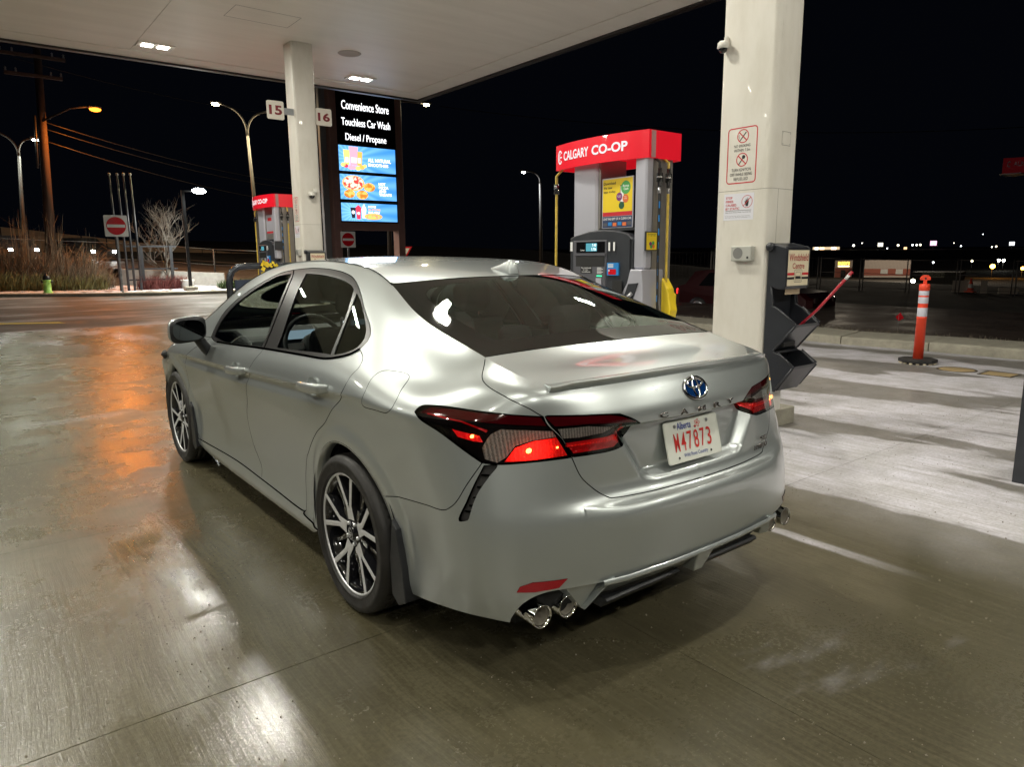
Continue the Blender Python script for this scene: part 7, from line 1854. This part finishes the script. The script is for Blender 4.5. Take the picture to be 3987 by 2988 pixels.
# ------------------------------------------------------------------ marker post, manholes, bin
mp = thing('marker_post', (8.0, 2.52, 0), 'orange bollard with three white reflective bands on a black base', 'bollard', world=True)
M_or = mat('fluorescent_orange', (.90, .075, .030), .42); M_rf = mat('reflective_band', (.62, .62, .70), .35); bx_, by_ = 7.98, 2.55; TM = Matrix.Translation((bx_, by_, 0))
mb = MB(); mb.lathe([(0, .065), (.062, .065), (.059, .60), (.063, .605), (.063, .62), (.058, .625), (.058, .97), (.064, .975), (.064, 1.045), (.055, 1.055), (0, 1.06)], 28, TM); po = mb.build('post', M_or, mp)
for z0, z1 in ((.628, .745), (.80, .885), (.905, .965)):
    mb = MB(); mb.lathe([(.0595, z0), (.0602, z0+.002), (.0602, z1-.002), (.0595, z1)], 28, TM); mb.build('reflective_band', M_rf, po)
for z in (.892,): mb = MB(); mb.lathe([(.058, z-.008), (.0625, z-.004), (.0625, z+.004), (.058, z+.008)], 28, TM); mb.build('ridge', M_or, po)
M2 = Matrix.Translation((bx_, by_, 1.055)) @ Matrix.Rotation(R(-52), 4, 'Z')
mb = MB(); hs_ = [(-.022, 0), (.022, 0), (.020, .045), (.062, .052), (.060, .085), (.030, .115), (-.030, .115), (-.060, .085), (-.062, .052), (-.020, .045)]; mb.prism(hs_, .03, 'y', -.015, M2); mb.build('handle', M_or, po, bevel=.004)
mb = MB(); mb.add([tuple(M2 @ Vector((x, -.017, z))) for x, z in [(.013*math.cos(2*math.pi*k/12), .07+.013*math.sin(2*math.pi*k/12)) for k in range(12)]], [tuple(range(12))]); mb.build('handle_hole', M_ink, po)
mb = MB(); mb.prism([(bx_+.235*math.cos(R(22.5+45*k)), by_+.235*math.sin(R(22.5+45*k))) for k in range(8)], .045, 'z', .022); mb.build('rubber_base', M_blackr, mp, bevel=.008)
mb = MB(); mb.prism([(bx_+.18*math.cos(R(30*k)), by_+.18*math.sin(R(30*k))) for k in range(12)], .02, 'z', .001); mb.build('base_foot', M_blackr, mp)
for k in range(16): mb = MB(); a = R(22.5*k); mb.box((bx_+.205*math.cos(a)-.018, by_+.205*math.sin(a)-.018, .003), (bx_+.205*math.cos(a)+.018, by_+.205*math.sin(a)+.018, .020), bev=.006); mb.build('base_stud', M_cream, mp)
M_lid = mat('tan_cover', (.36, .27, .14), .7, noise=(25, .15)); M_lidrim = mat('dark_cover_rim', (.07, .055, .04), .6)
for (x, y, lab) in ((7.78, 2.0, 'round tan manhole cover beside the orange bollard'), (7.70, .98, 'round manhole cover cut by the right edge of the picture')):
    t = thing('manhole_cover', (x, y, 0), lab, 'manhole cover', 'covers in the forecourt'); mb = MB(); mb.lathe([(.0, .004), (.195, .004), (.20, .001)], 36); mb.build('lid', M_lid, t); mb = MB(); mb.lathe([(.20, .001), (.203, .005), (.222, .005), (.225, .001)], 36); mb.build('rim', M_lidrim, t)
t = thing('square_cover', (7.77, 1.53, 0), 'square tan access cover between the two round ones', 'access cover', 'covers in the forecourt'); mb = MB(); mb.box((-.155, -.155, .0005), (.155, .155, .004)); mb.build('lid', M_lid, t)
for a, b, c_2, d_2 in ((-.18, -.18, .18, -.158), (-.18, .158, .18, .18), (-.18, -.158, -.158, .158), (.158, -.158, .18, .158)): mb = MB(); mb.box((a, b, .0005), (c_2, d_2, .005)); mb.build('rim', M_lidrim, t)
bn = thing('waste_bin', (3.42, -.25, 0), 'dark grey metal cabinet cut off by the right edge of the picture', 'bin', world=True)
MB().box((3.135, -.65, .0), (3.20, -.03, 1.25)).build('corner_post', M_pbody, bn); MB().box((3.205, -.62, .06), (3.80, -.06, 1.22)).build('bin_body', M_black, bn); MB().box((3.205, -.66, .0), (3.80, -.04, .055)).build('bin_plinth', M_pbody2, bn)
# hoop guard by the far pump with a hanging board
hg = thing('hoop_guard', (1.95, 12.0, 0), 'dark steel hoop guard with a navy board in front of the far pump', 'guard rail', world=True)
def hp(px, py2): return None
mb = MB(); pts = [(2.12, 12.6, 0), (2.12, 12.6, .95), (2.14, 12.55, 1.12), (2.22, 12.45, 1.25), (2.36, 12.3, 1.31), (2.55, 12.1, 1.325), (3.0, 11.75, 1.325)]
pts = [(1.62, 11.0, 0), (1.62, 11.0, 1.02), (1.635, 11.0, 1.15), (1.68, 11.0, 1.25), (1.78, 11.0, 1.315), (1.95, 11.0, 1.33), (2.75, 11.0, 1.33), (2.85, 11.0, 1.30), (2.88, 11.0, 1.2), (2.88, 11.0, 0)]
mb.tube(pts, .055, 12); mb.build('bent_tube', mat('dark_steel_tube', (.05, .055, .065), .25, .6), hg)
MB().box((1.71, 10.98, .55), (2.60, 11.02, 1.10)).build('board', mat('navy_board', (.025, .035, .06), .5), hg)
PB3 = Plane((1.71, 10.975, 0), (1, 0, 0), (0, 0, 1)); PB3.text(hg, 'board_text', 'Stop', .20, .95, .22, .09, M_white_l, .02)
pt = thing('yellow_flowers', (2.35, 10.85, 1.28), 'small bunch of bright yellow cloth on the hoop guard rail', 'flowers', world=True)
rnd = random.Random(5); mb = MB()
for k in range(26): 
    c = Vector((2.30+rnd.uniform(-.14, .14), 10.92+rnd.uniform(-.05, .05), 1.24+rnd.uniform(-.14, .16))); a = rnd.uniform(0, 6.28); e = rnd.uniform(-.6, .6); u_ = Vector((math.cos(a), .3, e))*.05; v_ = Vector((-e*.6, .2, math.cos(a)))*.045; mb.add([tuple(c-u_), tuple(c+v_), tuple(c+u_), tuple(c-v_*1.1)], [(0, 1, 2, 3)])
mb.build('petals', mat('bright_yellow_cloth', (.75, .55, .03), .6), pt, recalc=False)
# red board seen through the driver window: the pump apron with the round emblem
ra = thing('red_pump_apron', (2.9, 10.9, .5), 'red panel with a round white emblem seen through the front side window', 'panel', world=True)
MB().box((2.42, 11.06, .15), (3.0, 11.12, 1.15), bev=.02).build('panel_body', M_red, ra)
PR = Plane((2.42, 11.055, 0), (1, 0, 0), (0, 0, 1)); PR.loopstrip(ra, 'round_emblem', [(.27+.12*math.cos(R(a)), .72+.15*math.sin(R(a))) for a in range(30, 331, 12)], .035, M_white_l, .002, closed=False); PR.loopstrip(ra, 'round_emblem', [(.27+.05*math.cos(R(a)), .72+.07*math.sin(R(a))) for a in range(0, 360, 20)], .02, M_white_l, .002)
# ------------------------------------------------------------------ temporary fence right
M_fg = mat('fence_wire', (.16, .15, .15), .5, .6)
tf = thing('chain_fence', (38, 15, -.5), 'long temporary steel mesh fence across the dark ground beyond the road', 'fence', world=True)
P0 = [(30.0, 31.0, .1), (33.2, 24.5, .0), (35.64, 19.2, -.35), (36.6, 17.32, -.42), (37.52, 15.3, -.5), (38.34, 13.23, -.5), (39.08, 11.0, -.55), (39.9, 8.6, -.6), (40.6, 6.2, -.7)]
for i, p in enumerate(P0):
    for dx in (-.05, .10): mb = MB(); mb.tube([(p[0]+dx*.4, p[1]-dx, p[2]-.3), (p[0]+dx*.4, p[1]-dx, p[2]+1.68)], .03, 5); mb.build('post', M_fg, tf)
    if i:
        a, b = Vector(P0[i-1]), Vector(p)
        for h in (1.60, .85, .10): mb = MB(); mb.tube([tuple(a+Vector((0, 0, h))), tuple(b+Vector((0, 0, h)))], .018, 4); mb.build('rail', M_fg, tf)
        mb = MB(); n = 34
        for k in range(n): q = a.lerp(b, k/n); mb.tube([tuple(q+Vector((0, 0, .1))), tuple(q+Vector((0, 0, 1.6)))], .0035, 3, caps=False)
        o = mb.build('wire_mesh', M_fg, tf, recalc=False); o['kind'] = 'stuff'
# ------------------------------------------------------------------ far buildings and lights
def face_dir(p): d = Vector((p[0]+2.06, p[1]+1.49, 0)).normalized(); return d
def building(c0, c1, z0, z1, depth, m, label, name='building', cat='building'):
    """front face from c0 to c1 (x, y), going back by depth"""
    t = thing(name, (c0[0], c0[1], z0), label, cat, world=True); a, b = Vector((*c0, 0)), Vector((*c1, 0)); d = (b-a).normalized(); n = Vector((-d.y, d.x, 0)); n = n if n.dot(face_dir(c0)) > 0 else -n; n *= depth
    mb = MB(); V = [a, b, b+n, a+n]; mb.add([(p.x, p.y, z0) for p in V]+[(p.x, p.y, z1) for p in V], [(0, 3, 2, 1), (4, 5, 6, 7), (0, 1, 5, 4), (1, 2, 6, 5), (2, 3, 7, 6), (3, 0, 4, 7)]); mb.build('wall', m, t)
    return t, Plane((a.x, a.y, 0), tuple(d), (0, 0, 1)), (b-a).length
M_bbr = mat('dim_brick', (.30, .09, .06), .8, emit=None); M_bcl = mat('dim_cladding', (.42, .36, .32), .7); M_bd = mat('dim_dark_wall', (.05, .045, .05), .8)
t, P, w = building((130.74, 68.26), (132.11, 65.57), -3.2, .29, 8, M_bcl, 'small shop front with a lit yellow PADDY\'S sign beyond the fence'); 
s = -1 if P.n.dot(face_dir((130, 68))) > 0 else 1
P.n = -face_dir((130, 68))
P.rect(t, 'brick_lower_wall', .05, -3.1, w-.05, -1.1, M_bbr, .05, .04); P.rect(t, 'shop_door', 1.1, -3.1, 1.9, -1.5, M_blackg, .08, .02)
P.text(t, 'shop_name', "PADDY'S", .55, -.55, 1.95, .60, emis('lit_yellow_letters', (1, .62, .08), 2.2), .04, .1); P.rect(t, 'sign_underline', .55, -.92, 2.5, -.68, emis('lit_white_strip', (1, .85, .45), 1.8), .1)
t, P, w = building((124.0, 59.4), (126.95, 52.9), -2.6, .38, 8, M_bcl, 'long low brick building with pale upper cladding beyond the fence'); P.n = -face_dir((124, 59))
P.rect(t, 'brick_band', .05, -2.25, w-.05, -1.1, M_bbr, .05, .04)
for a in (2.6, 4.9): P.rect(t, 'window', a, -2.0, a+1.1, -1.15, mat('pale_blind', (.5, .5, .48), .5) if 'pale_blind' not in MATS else MATS['pale_blind'], .09, .03)
t, P, w = building((81.0, 33.4), (82.3, 28.9), -3.0, -.55, 5, M_bd, 'dark low shed carrying the RUSCH board behind the orange bollard', 'shed', 'shed'); P.n = -face_dir((81, 33)); P.rect(t, 'board', 1.0, -1.13, 3.1, -.58, mat('grey_board', (.30, .29, .27), .6), .05, .03); P.text(t, 'board_text', 'RUSCH', 1.55, -1.02, 1.5, .33, M_ink, .03, .08)
point('orange_spill_light', (ol[0], ol[1]-.1, ol[2]-.25), 30, (1, .25, .02), .2)
point('yard_lamp_light', (100, 52, 6), 2600, (1, .85, .65), .4)
point('yard_lamp_light', (112, 46, 5), 2600, (1, .85, .65), .4)
t, P, w = building((70.6, 31.8), (72.6, 25.2), -3.2, -1.6, 3, M_bd, 'dark wooden hoarding below the bright yard light', 'hoarding', 'hoarding')
lampd = [((71.77, 29.32, -1.19), .20, (1, .95, .55), 60, 'bright yellowish yard light left of the orange bollard', 120),
 ((150, 48.25, -1.0), .42, (1, .40, .05), 45, 'large orange flood light right of the bollard in the valley', 400), ((151.4, 43.9, -1.35), .30, (1, .42, .06), 35, 'orange flood light at the right edge of the picture', 200),
 ((188.35, 59.68, -.25), .32, (1, 1, .85), 30, 'left one of a close pair of white valley lights', 0), ((188.64, 58.8, -.3), .32, (1, 1, .85), 30, 'right one of a close pair of white valley lights', 0), ((186.7, 64.6, -.35), .22, (1, .9, .6), 20, 'dim warm light above the tall fence posts', 0), ((184, 71.95, -.69), .2, (.9, .95, 1), 25, 'small white light above the orange bollard', 0)]
for p, r, c, s, lab, wt in lampd:
    t = thing('distant_lamp', p, lab, 'light', 'lights in the valley', world=True); mb = MB(); mb.sphere(p, r, 10, 6); mb.build('lamp_glow', emis('valley_lamp', c, s*.3), t); mb = MB(); mb.tube([(p[0], p[1], -4), (p[0]+.05, p[1]+.1, p[2]+.05)], .06, 5); mb.build('mast', M_pole, t)
    if wt: point('valley_lamp_light', (p[0]-1.5, p[1]-1, p[2]+.5), wt*.35, c, .4)
hill = [(534.54, 266.96, 7.84), (547.08, 240.25, 7.56), (550.74, 231.78, 7.65), (551.75, 229.36, 7.61), (552.62, 227.27, 7.72), (561.7, 203.88, 6.48), (567.68, 186.65, 5.51), (568.44, 184.31, 5.82), (565.81, 192.23, 14.38), (537, 262, 9.5), (500, 330, 6.2), (480, 350, 5.9), (575, 168, 6.4), (572, 160, 5.7), (543, 246, 5.4), (420, 260, 3.9), (560, 208, 8.6)]
for i, p in enumerate(hill):
    mb = MB(); r = .62*(1.3, 1.2, 1.0, 1.0, 1.1, .8, .7, .9, .5, .6, .7, .6, .8, .7, .7, .6, .5)[i]; mb.sphere(p, r, 8, 6); o = mb.build('hill_light', emis('hill_lamp', ((1, .95, .8), (1, .85, .6), (.9, .95, 1))[i % 3], 4)); tag(o, 'tiny distant lamp on the dark hillside skyline at right', 'light', 'distant hillside lights')
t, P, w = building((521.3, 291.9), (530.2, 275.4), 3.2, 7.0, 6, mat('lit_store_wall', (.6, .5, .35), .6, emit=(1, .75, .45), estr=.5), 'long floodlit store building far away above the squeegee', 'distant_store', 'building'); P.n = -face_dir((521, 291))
for a, b, c0 in ((1.5, 2.4, (1, 1, .9)), (5, 3, (1, .6, .3)), (13, 3.4, (1, .7, .5))): P.rect(t, 'lit_panel', a, 4.6, a+b, 6.6, emis('store_panel', c0, 3), .3)
for (p, s, c, lab) in (((542.3, 250.84, 8.33), 3.4, (1, .95, .75), 'bright white lit board far off on the hillside'), ((555.67, 219.73, 8.91), 4.0, (1, .5, .7), 'pink and white lit board far off on the hillside'), ((549.0, 235.85, 5.5), 2.0, (1, .6, .3), 'small orange lit board low on the hillside'), ((571.09, 175.97, 7.77), 3.0, (.9, .95, 1), 'white floodlit tower block far right on the skyline')):
    t = thing('distant_board', p, lab, 'sign', world=True); d = Vector((.38, -.92, 0)); P = Plane((p[0]-d.x*s/2, p[1]-d.y*s/2, p[2]-s*.45), tuple(d), (0, 0, 1)); P.n = -face_dir(p); P.rect(t, 'board_face', 0, 0, s, s*.8, emis('board_glow', c, 1.2), .1, .3); mb = MB(); mb.tube([(p[0], p[1], -3), (p[0], p[1], p[2]-s*.4)], .25, 5); mb.build('mast', M_pole, t)
# yard clutter behind the fence
cn = thing('traffic_cone', (41.5, 13.7, -.62), 'dim orange and white traffic cone behind the fence', 'traffic cone', world=True)
mb = MB(); mb.lathe([(.17, .03), (.13, .2), (.125, .2)], 16, Matrix.Translation((41.5, 13.7, -.62))); mb.lathe([(.095, .42), (.03, .72), (0, .72)], 16, Matrix.Translation((41.5, 13.7, -.62))); mb.build('cone_body', M_or, cn); mb = MB(); mb.lathe([(.13, .2), (.095, .42)], 16, Matrix.Translation((41.5, 13.7, -.62))); mb.build('white_collar', M_signwhite, cn); MB().box((41.27, 13.47, -.64), (41.73, 13.93, -.59)).build('base', M_or, cn)
for i, (x, y, w, z1, lab) in enumerate(((41.2, 14.5, .75, -.02, 'wide pale sheet leaning behind the traffic cone'), (41.3, 13.15, .30, .02, 'narrow pale board right of the traffic cone'), (41.6, 12.4, .85, -.38, 'low pale crate on the ground by the fence'))):
    t = thing('pale_panel', (x, y, -.65), lab, 'panel', world=True); P = Plane((x, y, 0), (.38, -.92, 0), (0, 0, 1)); mb = MB(); d = Vector((.38, -.92, 0)); n = Vector((.92, .38, 0))*(.3 if i == 2 else .05); a = Vector((x, y, -.70)); b = a+d*w
    mb.add([tuple(v) for v in (a, b, b+n, a+n)]+[(v.x, v.y, z1) for v in (a, b, b+n, a+n)], [(0, 3, 2, 1), (4, 5, 6, 7), (0, 1, 5, 4), (1, 2, 6, 5), (2, 3, 7, 6), (3, 0, 4, 7)]); mb.build('panel_body', mat('pale_sheet', (.42, .36, .30), .7) if 'pale_sheet' not in MATS else MATS['pale_sheet'], t)
# red board high at the right edge
rb = thing('red_board_sign', (36.4, 11, -1), 'dim red board sign cut by the right edge of the picture', 'sign', world=True)
P = Plane((35.94, 10.98, 0), (.42, -.907, 0), (0, 0, 1)); P.n = -face_dir((36, 11)); b = P.rect(rb, 'board', 0, 4.99, 2.6, 5.66, mat('dim_red_board', (.10, .008, .010), .5, emit=(.5, .02, .03), estr=.03), .0, .1)
P.text(b, 'board_text', 'C', .16, 5.25, .12, .27, MATS['paper_white'], .03, .02); P.text(b, 'board_text', 'ALBERTA', .40, 5.30, .9, .18, MATS['paper_white'], .01, .02)
MB().box((35.85, 10.2, 4.93), (37.1, 11.05, 4.97)).build('board_shelf', M_galv, rb); mb = MB(); mb.tube([(36.9, 9.2, -1), (36.9, 9.2, 5)], .1, 8); mb.build('mast', M_pole, rb)
# small red marker flag on the verge
mf = thing('marker_flag', (12.6, 4.1, -.1), 'tiny red survey flag on a wire in the verge', 'flag', world=True)
dd_ = Vector((.7, -.7, 0)); q = Vector((12.4, 4.75, -.15)); mb = MB(); mb.tube([tuple(q), (q.x, q.y, q.z+.42)], .003, 4); mb.build('wire', M_galv, mf); mb = MB(); mb.add([(q.x, q.y, q.z+.30), (q.x+.07, q.y-.07, q.z+.36), (q.x+.02, q.y-.02, q.z+.47), (q.x-.04, q.y+.04, q.z+.38)], [(0, 1, 2, 3)]); mb.build('flag_cloth', M_red, mf)
# gravel grit
def grit(n, seed):
    rnd = random.Random(seed); V = []; F = []
    for _ in range(n):
        t = rnd.random()
        if t < .6: x, y = rnd.uniform(-3.2, 2.2), rnd.uniform(-1.4, 6)
        elif t < .85: x, y = rnd.uniform(1.5, 5.5), rnd.uniform(-1.5, 3.5)
        else: x, y = rnd.uniform(-6, 9), rnd.uniform(0, 14)
        r = rnd.choice((.0018, .0022, .003, .003, .0042))*rnd.uniform(.7, 1.35); b = len(V); a = rnd.uniform(0, 6.28)
        V += [(x+r*math.cos(a+k*2.09)*rnd.uniform(.7, 1.2), y+r*math.sin(a+k*2.09)*rnd.uniform(.7, 1.2), .0005) for k in range(3)]+[(x+r*.2, y, r*1.2), (x-r*.5, y+r*.3, r*.9)]
        F += [(b, b+1, b+3), (b+1, b+2, b+3), (b+2, b+4, b+3), (b+2, b, b+4), (b, b+3, b+4)]
    mb = MB(); mb.v = V; mb.f = F; mb.sm = [False]*len(F); o = mb.build('road_grit', mat('grit_stone', (.24, .21, .16), .7), recalc=False); tag(o, 'scattered grit and tiny stones on the wet concrete', 'grit', kind='stuff')
grit(5200, 3)
